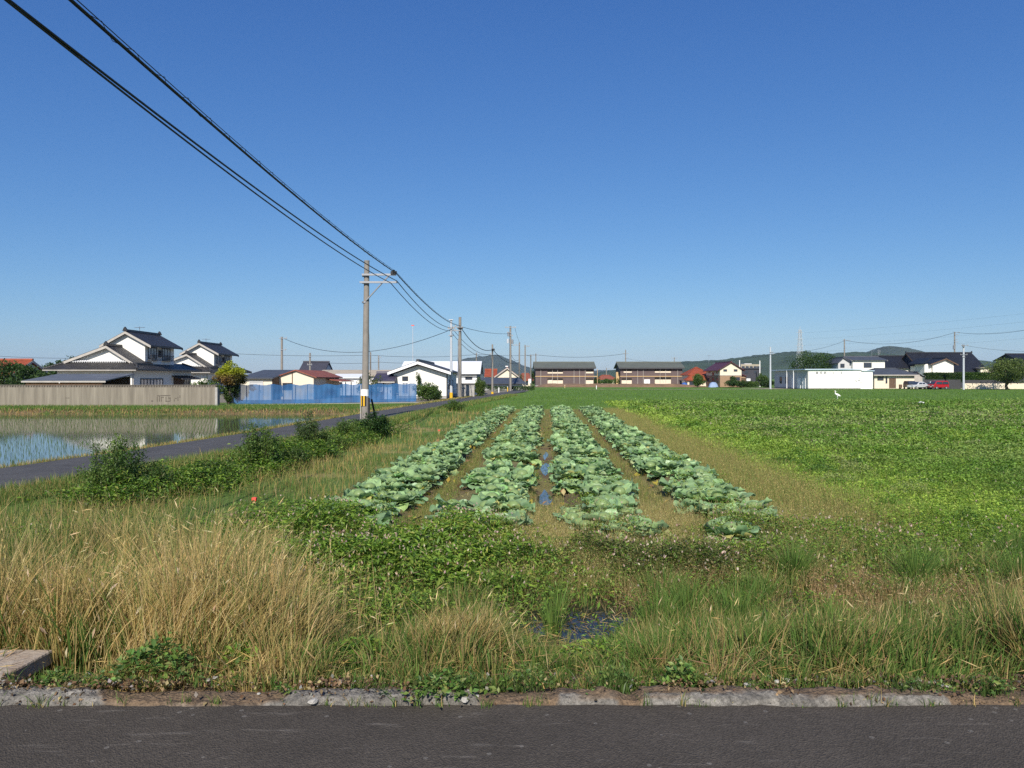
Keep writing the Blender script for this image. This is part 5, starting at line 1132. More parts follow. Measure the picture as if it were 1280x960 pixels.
# clipped round tree by the end of the wall
def topiary():
    Y = 58; X = GX(288.5, Y); root = empty('clipped_tree', (X, Y, -.5), 'round clipped tree with yellow-green top and brownish underside at the end of the concrete wall', 'tree')
    P, k, w = crown_pts((0.05, 0, 2.35), (1.06, 1.0, 0.78), 7000, 60, 21, .75, .26); t = np.clip((P[:, 2]-2.15)/0.5, 0, 1)[:, None]; t = np.clip(t+0.25*(RNG.random((7000, 1))-.5), 0, 1)
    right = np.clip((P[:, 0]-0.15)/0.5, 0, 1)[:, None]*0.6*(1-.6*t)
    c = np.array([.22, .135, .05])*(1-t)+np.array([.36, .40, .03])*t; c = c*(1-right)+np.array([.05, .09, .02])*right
    leaves('crown', P, .13*(0.7+.6*RNG.random(7000)), jit(7000, c, .3), root, d=rand_dir(7000)+w)
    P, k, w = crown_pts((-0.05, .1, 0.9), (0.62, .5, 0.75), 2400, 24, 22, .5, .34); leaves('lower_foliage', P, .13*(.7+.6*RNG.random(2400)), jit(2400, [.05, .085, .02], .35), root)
    MB().tube([(-.15, 0, -.1), (-.2, 0, .5), (-.05, 0, 1.2), (0.05, 0, 1.9)], [.13, .11, .09, .06], 9).build('trunk', MT['bark'], root, smooth=True)
    mb = MB()
    for i in range(5): mb.tube([(0, 0, 1.5), (.5*math.cos(i*1.3), .4*math.sin(i*1.3), 2.0)], [.05, .02], 5)
    mb.build('branch', MT['bark'], root, smooth=True)
topiary()
S = 'shrub'
tree('garden_shrub', 259, 57.5, -0.5, 1.95, 2.0, 'green leafy shrub behind the concrete wall, left of the round clipped tree', MG, S, trunk=.05, n=4500, ncl=40, leaf=.15, seed=8, trunk_r=.05)
tree('garden_shrub', 246, 58.5, -0.5, 1.7, 1.2, 'low green shrub peeping over the concrete wall in front of the farmhouse', LG, S, trunk=.05, n=2000, leaf=.13, seed=9, trunk_r=.04)
tree('small_tree', 461, 66, -0.5, 2.35, 2.3, 'small open leafy tree just behind the nearest utility pole', OLV, trunk=.3, n=1900, ncl=34, leaf=.15, seed=10, trunk_r=.05, spread=.3)
tree('garden_bush', 535, 69, -0.48, 1.55, 2.15, 'dense round dark green bush at the right end of the blue netting', MG, 'bush', trunk=.02, n=7000, ncl=50, leaf=.13, seed=11, trunk_r=.05)
tree('garden_bush', 545, 68, -0.48, 1.05, 0.9, 'small dark bush closing the right side of the dense round bush by the road', DG, 'bush', trunk=.02, n=2200, ncl=20, leaf=.12, seed=12, trunk_r=.04)
tree('small_conifer', 523, 73.2, -0.45, 2.55, 0.5, 'slim dark conifer rising against the white gabled wall', DG, 'conifer', trunk=.45, n=900, ncl=16, leaf=.12, seed=13, trunk_r=.03)
tree('garden_bush', 600.5, 84, -0.5, 1.9, 1.35, 'bright green rounded bush right of the grey block wall', LG, 'bush', trunk=.03, n=4500, ncl=36, leaf=.15, seed=14, trunk_r=.05)
tree('broadleaf_tree', 646, 168, -0.5, 3.0, 2.6, 'olive tree right of the cream red-roofed house', OLV, trunk=.2, n=1800, leaf=.3, seed=15, trunk_r=.1)
tree('broadleaf_tree', 666, 215, -0.5, 4.2, 2.2, 'dark tree at the left end of the left apartment house', DG, trunk=.1, n=1500, leaf=.35, seed=16, trunk_r=.1)
tree('broadleaf_tree', 872, 180, -0.5, 2.9, 3.0, 'round green tree between the right apartment house and the two-tone house', MG, trunk=.1, n=4000, leaf=.26, seed=17, trunk_r=.1)
for i, (px, Y, h, w, lab, cc) in enumerate(((915, 176, 2.4, 2.4, 'dark bush against the brick corner of the two-tone house', DG), (926, 175, 1.6, 3.4, 'low bush second from the left in the hedge row right of the two-tone house', DG), (938, 175, 1.5, 3.2, 'low bush in front of the charcoal house door', MG), (952, 176, 3.0, 3.0, 'taller tree-like bush right of the charcoal house', MG), (960, 174, 1.7, 2.6, 'low bush beside the pole at the hall', DG))):
    tree('hedge_bush', px, Y, -.5, h, w, lab, cc, 'bush', 'bushes between the two-tone house and the hall', trunk=.03, n=3000, ncl=34, leaf=.24, seed=30+i, trunk_r=.06)
tree('broadleaf_tree', 1018, 185, -0.5, 8.5, 11.6, 'large dark green rounded tree rising behind the hall roof', DG, trunk=.12, n=11000, ncl=80, leaf=.34, seed=41, trunk_r=.25)
tree('broadleaf_tree', 1043, 195, -0.5, 5.6, 5.0, 'olive tree right of the large rounded tree behind the hall', OLV, trunk=.15, n=4000, ncl=40, leaf=.32, seed=42, trunk_r=.18)
tree('broadleaf_tree', 1259, 141, -0.5, 5.6, 7.2, 'broad spreading garden tree at the right edge in front of the low wall', ((0.085, .125, .034), (.15, .20, .05)), trunk=.2, n=10000, ncl=70, leaf=.27, seed=43, trunk_r=.26)
for px, h, w, lab, s in ((746, 2.2, 3.0, 'green hedge bush nearest the left apartment house in the gap', 51), (759, 2.0, 3.4, 'green hedge bush in the middle of the gap between the apartments', 52), (771, 2.1, 2.6, 'green hedge bush nearest the right apartment house in the gap', 53)):
    tree('hedge_bush', px, 208, -.5, h, w, lab, MG, 'bush', 'hedge bushes between the apartments', trunk=.03, n=1600, ncl=24, leaf=.3, seed=s, trunk_r=.06)
def hedge(name, p0, p1, Y, dy, z0, z1, n, leaf, cols, label, seed):
    x0, x1 = GX(p0, Y), GX(p1, Y); rs = np.random.default_rng(seed); cx = (x0+x1)/2
    P = rs.random((n, 3)); f = rs.integers(0, 3, n); P[f == 0, 1] = rs.random((f == 0).sum())*.12; P[f == 1, 2] = 1-rs.random((f == 1).sum())*.1
    P = np.stack([x0+P[:, 0]*(x1-x0)-cx, P[:, 1]*dy, (z0+P[:, 2]*(z1-z0))], 1)+rs.normal(size=(n, 3))*.05
    c = np.asarray(cols[0])*(1-(t := fbm(P[:, 0]*.9, P[:, 2]*2, seed)[:, None]))+np.asarray(cols[1])*t
    root = empty(name, (cx, Y, -.5), label, 'hedge'); leaves('foliage', P, leaf*(.7+.6*rs.random(n)), jit(n, c, .25), root)
    mb = MB()
    for i in range(8): x = x0+(i+.5)*(x1-x0)/8-cx; mb.tube([(x, dy/2, -.05), (x+.05, dy/2, z1*.8)], [.05, .02], 6)
    mb.build('stem', MT['bark'], root)
hedge('clipped_hedge', 1158, 1204, 149.5, 1.2, 1.35, 3.1, 16000, .24, DG, 'darker left stretch of the clipped hedge, behind the red car', 61)
hedge('clipped_hedge', 1205.5, 1248, 148.8, 1.2, 1.55, 3.15, 12000, .22, ((.04, .09, .015), (.075, .14, .025)), 'bright green right stretch of the clipped hedge above the low wall', 62)
hedge('clipped_hedge', 609, 668, 128.5, .8, .05, .62, 3000, .18, DG, 'low dark hedge in front of the long grey-roofed shed', 63)
# earth bank below the apartments
V = []; xs = np.linspace(GX(668, 196), GX(900, 196), 160); ys = np.linspace(185, 204, 24)
X, Y = np.meshgrid(xs, ys); e = sm(xs[0], xs[0]+3, X)*(1-sm(xs[-1]-16, xs[-1], X)); Z = -.62+(0.75+0.25*(fbm(X*.4, Y*.4, 71)-.5)*2)*sm(185, 187.5, Y)*(1-sm(198.5, 203.5, Y))*e
I = np.arange(X.size).reshape(X.shape); o = arrmesh('earth_bank', np.stack([X, Y, Z], -1).reshape(-1, 3), [np.stack([I[:-1, :-1], I[:-1, 1:], I[1:, 1:], I[1:, :-1]], -1).reshape(-1, 4)], M('earth', (.20, .125, .07), .95, .3, .8, .5), smooth=True); tag(o, kind='structure')
# rough rubble yard edge left of it
# ------------------------------------------------------------------ bushes on the bank of the side road
def weed_shrub(name, px, pyb, h, w, label, cols, seed, n, leaf=.055, group='bushes along the bank of the side road', dw=1.0, cat='bush'):
    Y = 2.13*FP/(pyb-HOR); X = GX(px, Y); z = float(hz(X, Y)); root = empty(name, (X, Y, z), label, cat, group)
    rs = np.random.default_rng(seed); ns = 26; st = MB(); Ps = []; ks = []
    for i in range(ns):
        a = rs.random()*6.283; r = rs.random()**.6*w/2; hh = h*(1-.42*(r/(w/2))**2)*(0.7+.38*rs.random()); b = np.array([math.cos(a)*r*.45, math.sin(a)*r*.45*dw, 0]); t = np.array([math.cos(a)*r, math.sin(a)*r*dw, hh])
        m = (b+t)/2+np.array([0, 0, hh*.08]); st.tube([b, m, t], [.008, .006, .003], 4)
        q = rs.random(n//ns)**.8; p = b[None]*(1-q[:, None])+t[None]*q[:, None]; p = p+rs.normal(size=p.shape)*np.array([.075, .075, .05])*(1.15-.5*q[:, None]); Ps.append(p); ks.append(np.full(len(p), i))
    P = np.concatenate(Ps); P[:, 2] = np.maximum(P[:, 2], .01); k = np.concatenate(ks); c = np.asarray(cols, float); ci = rs.random(ns)[k][:, None]; base = c[0]*(1-ci)+c[1]*ci
    leaves('foliage', P, leaf*(.6+.8*rs.random(len(P))), jit(len(P), base, .3), root, up=.25, ratio=.42); st.build('stem', M(name+'_stem', (.09, .08, .04), .9), root); return root
WG = ((.055, .11, .025), (.135, .205, .045)); WD = ((.042, .085, .022), (.095, .155, .034))
weed_shrub('wild_bush', 141, 618, 1.2, 1.2, 'tallest wild bush on the road bank, nearest to the left edge', WG, 1, 6500)
weed_shrub('wild_bush', 188, 614, .55, 1.2, 'low dark bush just right of the tallest wild bush', WD, 2, 3600)
weed_shrub('wild_bush', 250, 602, .45, 1.3, 'low spreading bush between the tallest wild bush and the pair further on', WD, 3, 3000)
weed_shrub('wild_bush', 322, 587, 1.15, 1.1, 'bushy green weed with two peaks beside the side road', WG, 4, 6000)
weed_shrub('wild_bush', 352, 582, .6, 1.3, 'dark low bush filling the gap right of the two-peaked bush', WD, 5, 3600)
weed_shrub('wild_bush', 386, 563, 1.15, .95, 'upright light green bush beside the side road, before the utility pole', ((.05, .085, .025), (.09, .14, .04)), 6, 4800)
weed_shrub('wild_bush', 408, 561, .55, 1.3, 'low bush right of the upright light green bush', WG, 7, 3000)
weed_shrub('wild_bush', 434, 549, .75, 1.1, 'bush at the left foot of the nearest utility pole', WG, 8, 3600)
weed_shrub('wild_bush', 466, 545, .85, 1.5, 'broad-leaved dark bush at the right foot of the nearest utility pole', ((.025, .06, .015), (.06, .12, .028)), 9, 5000, leaf=.085)
weed_shrub('wild_bush', 568, 514, .7, 1.6, 'far green bush on the verge below the white pole', MG, 10, 2500, leaf=.09)
weed_shrub('wild_bush', 285, 596, .4, 1.1, 'small dark bush left of the two-peaked bush', WD, 12, 2400)

# ------------------------------------------------------------------ cabbages
def cabbage_leaf(rs, L, W, pitch, az, base, curl, cup, col):
    nu, nv = 8, 8; V = []; C = []
    d = np.array([math.cos(az), math.sin(az), 0]); s = np.array([-math.sin(az), math.cos(az), 0]); ph = rs.random()*6; ang = pitch; p = np.array(base, float); sh = rs.uniform(-.25, .25)
    for j in range(nv+1):
        v = j/nv
        if j: ang = pitch-curl*v*1.2; p = p+(d*math.cos(ang)+np.array([0, 0, 1])*math.sin(ang)+s*sh*v)*L/nv
        wv = W*max(.20, math.sqrt(max(0, 1-((v-.60)/.445)**2)))
        up = np.array([0, 0, 1])*math.cos(ang)-d*math.sin(ang)
        for i in range(nu+1):
            u = i/nu*2-1; rip = W*v*(.12*math.sin(u*5+v*6+ph)*abs(u)+.045*math.sin(u*9-v*11+ph*3)); tip = d*(-.10*L*u*u*(v > .55)*v)
            V.append(p+s*u*wv/2+up*(cup*W*u*u*.45*v+rip)+tip); e = 1-abs(u); k = (1.22 if abs(u) < .05 else 1.0)*(0.84+.22*v); C.append(np.asarray(col)*k)
    Q = [(j*(nu+1)+i, j*(nu+1)+i+1, (j+1)*(nu+1)+i+1, (j+1)*(nu+1)+i) for j in range(nv) for i in range(nu)]
    return V, Q, C
def cabbage_meshes(seed):
    rs = random.Random(seed); V = []; Q = []; C = []
    blue = (.20, .325, .175); fresh = (.31, .435, .16)
    for i in range(14):
        t = rs.random()*.7; col = [a*(1-t)+b*t for a, b in zip(blue, fresh)]; k = rs.uniform(.7, 1.3); col = [c*k for c in col]
        if rs.random() < .02: col = (.42, .40, .14)
        v, q, c = cabbage_leaf(rs, rs.uniform(.24, .40), rs.uniform(.23, .36), rs.uniform(.3, 1.05), i*2.4+rs.uniform(-.4, .4), (0, 0, .04), rs.uniform(.15, 1.2), rs.uniform(-.1, .5), col)
        n = len(V); V += v; C += c; Q += [tuple(a+n for a in f) for f in q]
    o1 = (np.array(V), np.array(Q), np.array(C))
    V = []; Q = []; C = []
    for i in range(7):
        t = .3+rs.random()*.6; col = [(a*(1-t)+b*t)*rs.uniform(.95, 1.25) for a, b in zip(blue, fresh)]
        v, q, c = cabbage_leaf(rs, rs.uniform(.22, .31), rs.uniform(.23, .32), rs.uniform(.85, 1.4), i*.95+rs.uniform(-.3, .3), (.04*math.cos(i*.95), .04*math.sin(i*.95), .05), rs.uniform(.7, 2.0), rs.uniform(.2, .8), col)
        n = len(V); V += v; C += c; Q += [tuple(a+n for a in f) for f in q]
    n = len(V); nr, ns = 7, 12
    for j in range(nr+1):
        a = math.pi*j/nr
        for i in range(ns): b = 2*math.pi*i/ns; r = .105*(1+.04*math.sin(3*b+a*4)); V.append(np.array([r*math.sin(a)*math.cos(b), r*math.sin(a)*math.sin(b), .175+.09*math.cos(a)])); C.append(np.array([.24, .34, .13])*(1+.12*math.sin(5*b+2*a)))
    Q += [(n+j*ns+i, n+j*ns+(i+1) % ns, n+(j+1)*ns+(i+1) % ns, n+(j+1)*ns+i) for j in range(nr) for i in range(ns)]
    return o1, (np.array(V), np.array(Q), np.array(C))
KINDS = 6; CM = []
for k in range(KINDS):
    a, b_ = cabbage_meshes(k+10)
    oa = arrmesh('outer_leaves', a[0], [a[1]], MT['cabbage'], a[2], smooth=True, link=False); ob = arrmesh('head', b_[0], [b_[1]], MT['cabbage'], b_[2], smooth=True, link=False)
    n = len(a[0]); full = (np.concatenate([a[0], b_[0]]), np.concatenate([a[1], b_[1]+n]), np.concatenate([a[2], b_[2]])); oc = arrmesh('cabbage', full[0], [full[1]], MT['cabbage'], full[2], smooth=True, link=False)
    CM.append((oa.data, ob.data, oc.data, full)); [bpy.data.objects.remove(q) for q in (oa, ob, oc)]
ORD = ('leftmost', 'second from left', 'third from left', 'rightmost'); spots = []
rs = random.Random(5)
starts = (10.3, 9.75, 9.3, 10.9)
for r in range(4):
    y = starts[r]
    while y < 50.5:
        for sx in (-.40, .02, .42):
            yy = y+rs.uniform(-.24, .24)+(.2 if sx == .02 else 0); x = ROWS[r]+SLOPE*yy+sx*(.95)+rs.uniform(-.11, .11)
            gap = vn(x*.9+r*5, yy*.55, 81) > (.80 if sx != .02 else .9)
            if gap and yy > 11.5: continue
            spots.append((yy, x, r, rs.uniform(.72, 1.15)*(.85 if yy > 30 else 1)))
        y += .54
spots.append((9.5, 2.83, 4, 1.3)); spots.sort()
LAB = ['green cabbage in the %s of the four cabbage rows' % o for o in ORD]
far = Grass(); count = 0
for (yy, x, r, s) in spots:
    k = rs.randrange(KINDS); rz = rs.uniform(0, 6.28); z = float(hz(x, yy))-.015
    if count < 300:
        lab = LAB[r] if r < 4 else 'single cabbage standing apart in the weeds below the rightmost row'; gp = 'cabbages in the %s row' % ORD[r] if r < 4 else None
        if yy < 14.5 or r == 4:
            o = empty('cabbage', (x, yy, z), lab, 'cabbage', gp, rz); a = bpy.data.objects.new('outer_leaves', CM[k][0]); h = bpy.data.objects.new('head', CM[k][1]); COL.objects.link(a); COL.objects.link(h); a.parent = o; h.parent = o
        else:
            o = bpy.data.objects.new('cabbage', CM[k][2]); COL.objects.link(o); tag(o, lab, 'cabbage', gp); o.location = (x, yy, z); o.rotation_euler = (rs.uniform(-.12, .12), rs.uniform(-.12, .12), rz)
        o.scale = (s, s, s*rs.uniform(.72, .95)); count += 1
    else:
        V, Q, C = CM[k][3]; c, sn = math.cos(rz), math.sin(rz); W = np.stack([V[:, 0]*c-V[:, 1]*sn, V[:, 0]*sn+V[:, 1]*c, V[:, 2]], 1)*s+np.array([x, yy, z])
        far.add(W, Q, np.zeros((0, 3), int), C*rs.uniform(.85, 1.12))
o = far.build('cabbages', mat='cabbage'); o.data.polygons.foreach_set('use_smooth', [True]*len(o.data.polygons)); tag(o, 'far ends of the four cabbage rows merging into ridges of leaves', 'cabbages')
# ------------------------------------------------------------------ ground cover
STRAW = [(.54, .40, .165), (.44, .32, .115), (.60, .47, .23), (.34, .25, .085)]; GRN = [(.10, .175, .038), (.075, .145, .028), (.145, .215, .05), (.19, .235, .07)]; OLIVE = [(.26, .255, .08), (.33, .29, .10), (.20, .21, .06)]
BRN = [(.26, .17, .085), (.20, .125, .065), (.34, .24, .125)]
def scatter(n, y0, y1, m=.80, p=1.0):
    """points inside the viewing wedge, denser nearby"""
    u = RNG.random(n); Y = y0*(y1/y0)**u if p == 1 else y0+(y1-y0)*u**p; X = (RNG.random(n)*2-1)*m*Y; return X, Y
def keep(mask, *a): return [q[mask] for q in a]

# foreground: dry and green grass on the verge, growing in tufts
dry = Grass(); grn = Grass()
def verge(X, Y):
    """height, density, share of dry grass and zone values at a point of the verge"""
    a = X/Y; n1 = fbm(X*1.6, Y*1.6, 201); n2 = fbm(X*.55, Y*.55, 202); n4 = vn(X*2.6, Y*2.6, 204)
    left = 1-sm(-.37, -.22, a+.10*(n2-.5)); mid = np.exp(-((a-.13)/.11)**2); gate = np.exp(-((a-.075)/.08)**2); wet = np.exp(-((Y-7.05)/.85)**2-((X-.72)/.75)**2)
    h = (.30+.47*left*sm(4.0, 4.7, Y)+.14*sm(.5, .7, a)+.12*np.exp(-((X+.35)/.3)**2))*(.55+.85*n1); h = h*(.38+.62*sm(3.84, 4.3, Y)); h = np.where(Y > 6.2, h*.80, h); h = h*(1-.45*gate*(Y < 7.4))
    d = (.25+.75*sm(.33, .6, n1))*(.12+1.05*sm(.2, .65, n4))*(1-.92*wet)*(1-.5*gate*(Y < 6.6))*(1-.38*(1-left)*sm(7.2, 9.0, Y))*(1-.55*left*sm(7.5, 9, Y))
    d = d*np.where((X < -2.25) & (Y < 4.3), .03, 1)
    pd = np.clip(.60*left*(1-.6*sm(5.0, 6.4, Y))+.04+.6*(n2-.5)+.7*(n1-.5)+.5*np.exp(-((X+1.25)/.22)**2-((Y-4.5)/.6)**2)+.6*np.exp(-((X+.33)/.30)**2-((Y-4.5)/.5)**2)+.5*np.exp(-((X-1.15)/.3)**2-((Y-4.4)/.6)**2)+.5*np.exp(-((X-3.0)/.45)**2-((Y-4.6)/.7)**2)+.35*np.exp(-((X-2.0)/.25)**2-((Y-4.4)/.4)**2)-.55*mid*(Y > 5.6)-.5*wet-.16*sm(.16, .3, a)-.18*sm(.3, .5, a)*sm(5.3, 7, Y), .05, .93)
    d = d*(1-.75*np.exp(-((X+2.55)/.28)**2-((Y-4.75)/.3)**2)); return h, d, pd, left
def tufts(n, y0, y1, m, nb, r0):
    X, Y = scatter(n, y0, y1, m); h, d, pd, left = verge(X, Y); km = RNG.random(n) < d; X, Y, h, pd, left = keep(km, X, Y, h, pd, left); n = len(X)
    isd = RNG.random(n) < pd; hm = h*(.55+.9*RNG.random(n)**1.3); rad = r0*(.5+RNG.random(n)); wx = RNG.normal(size=n)*.16+.05; wy = RNG.normal(size=n)*.10-.03; lay = RNG.random(n) < .10; tone = .78+.5*RNG.random(n); cnt = (nb*(.4+1.2*RNG.random(n))).astype(int)
    k = np.repeat(np.arange(n), cnt); q = len(k); a = RNG.random(q)*6.283; r = RNG.random(q)**.6; bx = X[k]+np.cos(a)*r*rad[k]; by = np.maximum(3.83, Y[k]+np.sin(a)*r*rad[k]); hh = hm[k]*(.35+.75*RNG.random(q)**.8)
    out = .10+.45*r*RNG.random(q); lx = np.cos(a)*out*hh+wx[k]*hh*(1+3*lay[k]); ly = np.sin(a)*out*hh*.7+wy[k]*hh
    bend = RNG.random(q) < .08; lx = np.where(bend, lx*2.6, lx)
    P = np.stack([bx, by, hz(bx, by)-.02], 1); lean = np.stack([lx, ly], 1); dk = isd[k]^(RNG.random(q) < .12); az = RNG.random(q)*3.14
    for g, msk in ((dry, dk), (grn, ~dk)):
        j = msk.sum()
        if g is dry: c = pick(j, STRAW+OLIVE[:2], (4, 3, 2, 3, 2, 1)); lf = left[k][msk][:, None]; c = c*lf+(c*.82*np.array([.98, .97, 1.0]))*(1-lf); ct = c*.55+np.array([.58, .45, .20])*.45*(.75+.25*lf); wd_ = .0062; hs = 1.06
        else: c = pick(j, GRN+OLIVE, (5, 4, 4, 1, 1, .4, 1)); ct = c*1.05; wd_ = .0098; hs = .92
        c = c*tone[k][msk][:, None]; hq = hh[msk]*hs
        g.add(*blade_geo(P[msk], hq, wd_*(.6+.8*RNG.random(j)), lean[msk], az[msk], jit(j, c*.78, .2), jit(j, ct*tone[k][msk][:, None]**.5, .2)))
        if g is dry:
            T = P[msk]+np.stack([lean[msk, 0], lean[msk, 1], hq-.25*np.hypot(lean[msk, 0], lean[msk, 1])], 1); kk = (RNG.random(j) < .14) & (hq > .30); z = kk.sum(); dd = np.stack([lean[msk, 0][kk]*2, lean[msk, 1][kk]*2, .7-.6*RNG.random(z)], 1)+RNG.normal(size=(z, 3))*.10
            dry.leafs(T[kk], .035+.05*RNG.random(z), jit(z, pick(z, [(.56, .43, .20), (.64, .52, .29), (.44, .32, .13)], (3, 2, 2)), .2), dd, None, .10)
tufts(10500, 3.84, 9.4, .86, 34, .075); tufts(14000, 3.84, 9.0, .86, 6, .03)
def stems(n, cx, cy, sx, sy, h, lean=.16, pal=STRAW):
    X = cx+sx*RNG.normal(size=n); Y = np.maximum(3.95, cy+sy*RNG.normal(size=n)); hh = h*(.75+.4*RNG.random(n)); c = jit(n, pick(n, pal[:3], (3, 2, 2)), .15); l = np.stack([RNG.normal(size=n)*lean*hh+.05*hh, RNG.normal(size=n)*lean*hh*.6], 1); P = np.stack([X, Y, hz(X, Y)-.02], 1)
    c = c*.85; dry.add(*blade_geo(P, hh, .0045*(.7+.6*RNG.random(n)), l, RNG.random(n)*.8-.4, c*.85, c*1.05))
    for q in range(7):                                  # a loose ear along the top of the stem
        t = .84+.025*q; C = P+np.stack([l[:, 0]*t*t, l[:, 1]*t*t, hh*t-.25*np.hypot(l[:, 0], l[:, 1])*t*t], 1); d = RNG.normal(size=(n, 3))*.35; d[:, 2] = 1; dry.leafs(C, .026*(.7+.6*RNG.random(n)), jit(n, c*1.08, .15), d, None, .22)
stems(420, -1.95, 5.1, .40, .45, .82); stems(220, -3.2, 5.6, .5, .5, .74)
# flattened dry litter near the feet of the stems
n = 50000; X, Y = scatter(n, 3.84, 8.8, .84); n1 = fbm(X*1.2, Y*1.2, 211); aa = X/Y; km = RNG.random(n) < (.25+.75*sm(.4, .6, n1))*(.55+.45*(aa < -.25)); X, Y = keep(km, X, Y); k = len(X)
d = RNG.normal(size=(k, 3)); d[:, 2] = np.abs(d[:, 2])*.35
dry.leafs(np.stack([X, Y, hz(X, Y)+.01+.12*RNG.random(k)**2], 1), .06+.12*RNG.random(k), jit(k, pick(k, STRAW+BRN, (2, 3, 1, 3, 2, 3, 2)), .25), d, None, .035)
# leaning bundle of cut straw at the left
for (bx, by, nn, wx, hh, sx) in ((-1.95, 4.55, 1700, .34, .62, .30), (-2.3, 4.75, 1300, -.15, .66, .35), (-3.0, 4.9, 1500, .22, .7, .5), (-.42, 4.45, 900, .24, .42, .2), (-.22, 4.5, 600, -.2, .40, .2)):
    X = bx+RNG.normal(size=nn)*sx*.7; Y = by+RNG.normal(size=nn)*.16; c = pick(nn, STRAW, (4, 3, 3, 1)); dry.blades(X, Y, hh*(.5+.6*RNG.random(nn)), .005*(.6+.8*RNG.random(nn)), jit(nn, c*.8), jit(nn, c*1.1), .14, (wx*1.3, -.05))
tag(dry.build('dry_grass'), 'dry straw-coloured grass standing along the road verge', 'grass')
# lush upright grass round the ditch, separate tussocks on the right
def tussock(bx, by, n, r, h, out, pal=None, w=.0075):
    a = RNG.random(n)*6.283; q = RNG.random(n)**.6; X = bx+np.cos(a)*q*r; Y = by+np.sin(a)*q*r; hh = h*(.45+.65*RNG.random(n)); o = out*q*(.4+RNG.random(n)); c = pick(n, pal or GRN[:3]+[(.13, .22, .05)], (3, 1, 3, 3))
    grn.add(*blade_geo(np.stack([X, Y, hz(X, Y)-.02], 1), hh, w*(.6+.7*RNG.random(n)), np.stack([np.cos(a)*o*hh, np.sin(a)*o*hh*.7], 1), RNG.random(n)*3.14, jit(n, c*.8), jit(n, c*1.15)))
for (bx, by, n, r, h, o) in ((.36, 6.5, 150, .07, .46, .4), (.46, 7.2, 120, .06, .40, .5), (-.3, 6.5, 200, .12, .36, .5), (-.1, 7.6, 260, .2, .34, .5), (1.3, 6.6, 260, .14, .46, .5), (1.62, 6.9, 260, .16, .44, .5), (1.5, 7.5, 240, .2, .38, .5), (2.0, 6.6, 240, .15, .44, .6), (1.15, 8.0, 200, .2, .30, .6), (2.35, 7.2, 220, .18, .40, .6), (.98, 6.35, 60, .06, .34, .5), (.75, 7.4, 60, .1, .3, .5), (1.5, 5.9, 160, .12, .44, .5), (1.9, 5.6, 160, .12, .42, .5), (2.6, 6.2, 180, .14, .42, .5), (3.2, 6.0, 180, .14, .42, .5),
    (3.0, 7.9, 420, .11, .58, .75), (3.18, 8.15, 160, .08, .4, .8), (4.2, 7.7, 330, .12, .58, .8), (4.5, 8.0, 240, .10, .44, .8), (3.9, 7.3, 130, .09, .36, .8), (5.1, 7.4, 360, .13, .62, .75), (5.45, 7.9, 200, .11, .5, .8), (4.85, 8.6, 180, .12, .42, .8), (3.7, 8.9, 120, .08, .36, .8), (5.9, 8.7, 240, .13, .55, .8), (6.5, 8.0, 240, .13, .55, .8)):
    tussock(bx, by, n, r, h, o)
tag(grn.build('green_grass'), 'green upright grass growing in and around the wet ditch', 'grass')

# broad-leaved weeds with small pink flower spikes in front of the cabbages
wd = Grass(); fl = Grass()
def weed_patch(cx, cy, sx, sy, n, h, cols, w, leaf=.055, flow=.03, ang=0, stems=True, gauss=True):
    X = cx+RNG.normal(size=n)*sx; Y = cy+RNG.normal(size=n)*sy; m = (Y > 3.97)&(np.abs(X) < .95*Y); X, Y = X[m], Y[m]; n = len(X)
    f = np.exp(-((X-cx)/(sx*1.9))**2-((Y-cy)/(sy*1.9))**2); hh = h*(.35+.65*f)*(.35+1.15*fbm(X*2.3, Y*2.3, 301)); t = RNG.random(n)**.55
    P = np.stack([X, Y, hz(X, Y)+.01+hh*t], 1); cl = fbm(X*3.1, Y*3.1, 303)[:, None]; c = pick(n, cols, w)*(.75+.6*cl)
    d = RNG.normal(size=(n, 3)); d[:, 2] = d[:, 2]*.4+.15
    wd.leafs(P, leaf*(.55+.9*RNG.random(n)), jit(n, c, .25), d, rand_dir(n, 2.0), .34)
    if flow:
        k = RNG.random(n) < flow*.45; k2 = k.sum(); Q = np.stack([X, Y, hz(X, Y)+hh*1.05+.02], 1)[k]; dd = RNG.normal(size=(k2, 3))*.5; dd[:, 2] = .8
        fl.leafs(Q, .022+.022*RNG.random(k2), jit(k2, pick(k2, [(.50, .36, .30), (.58, .48, .37), (.40, .28, .19), (.56, .50, .36)], (2, 2, 2, 2)), .2), dd, None, .5); fl.leafs(Q, .022+.022*RNG.random(k2), jit(k2, [.50, .36, .30], .25), dd+RNG.normal(size=(k2, 3))*.3, None, .5)
LW = [(.11, .20, .028), (.16, .265, .038), (.22, .315, .05), (.06, .12, .022), (.28, .30, .065)]
weed_patch(-1.2, 8.5, .95, .65, 10000, .36, LW, (3, 4, 3, 1, .6), .072); weed_patch(-2.5, 9.5, .75, .7, 6500, .34, LW, (3, 4, 3, 1, .5), .068, flow=.045); weed_patch(-.2, 8.3, .6, .6, 8000, .34, LW, (3, 3, 3, 2, .8)); weed_patch(-1.9, 8.4, .5, .4, 6000, .42, LW, (3, 3, 2, 2, .5), flow=.04); weed_patch(-.7, 9.7, .8, .4, 5000, .28, LW, (2, 3, 3, 1, 2), flow=.07); weed_patch(-3.3, 10.4, .6, .6, 5000, .38, LW, (3, 3, 2, 2, .5))
DW = [(.11, .135, .04), (.15, .145, .055), (.07, .095, .026), (.21, .165, .07)]
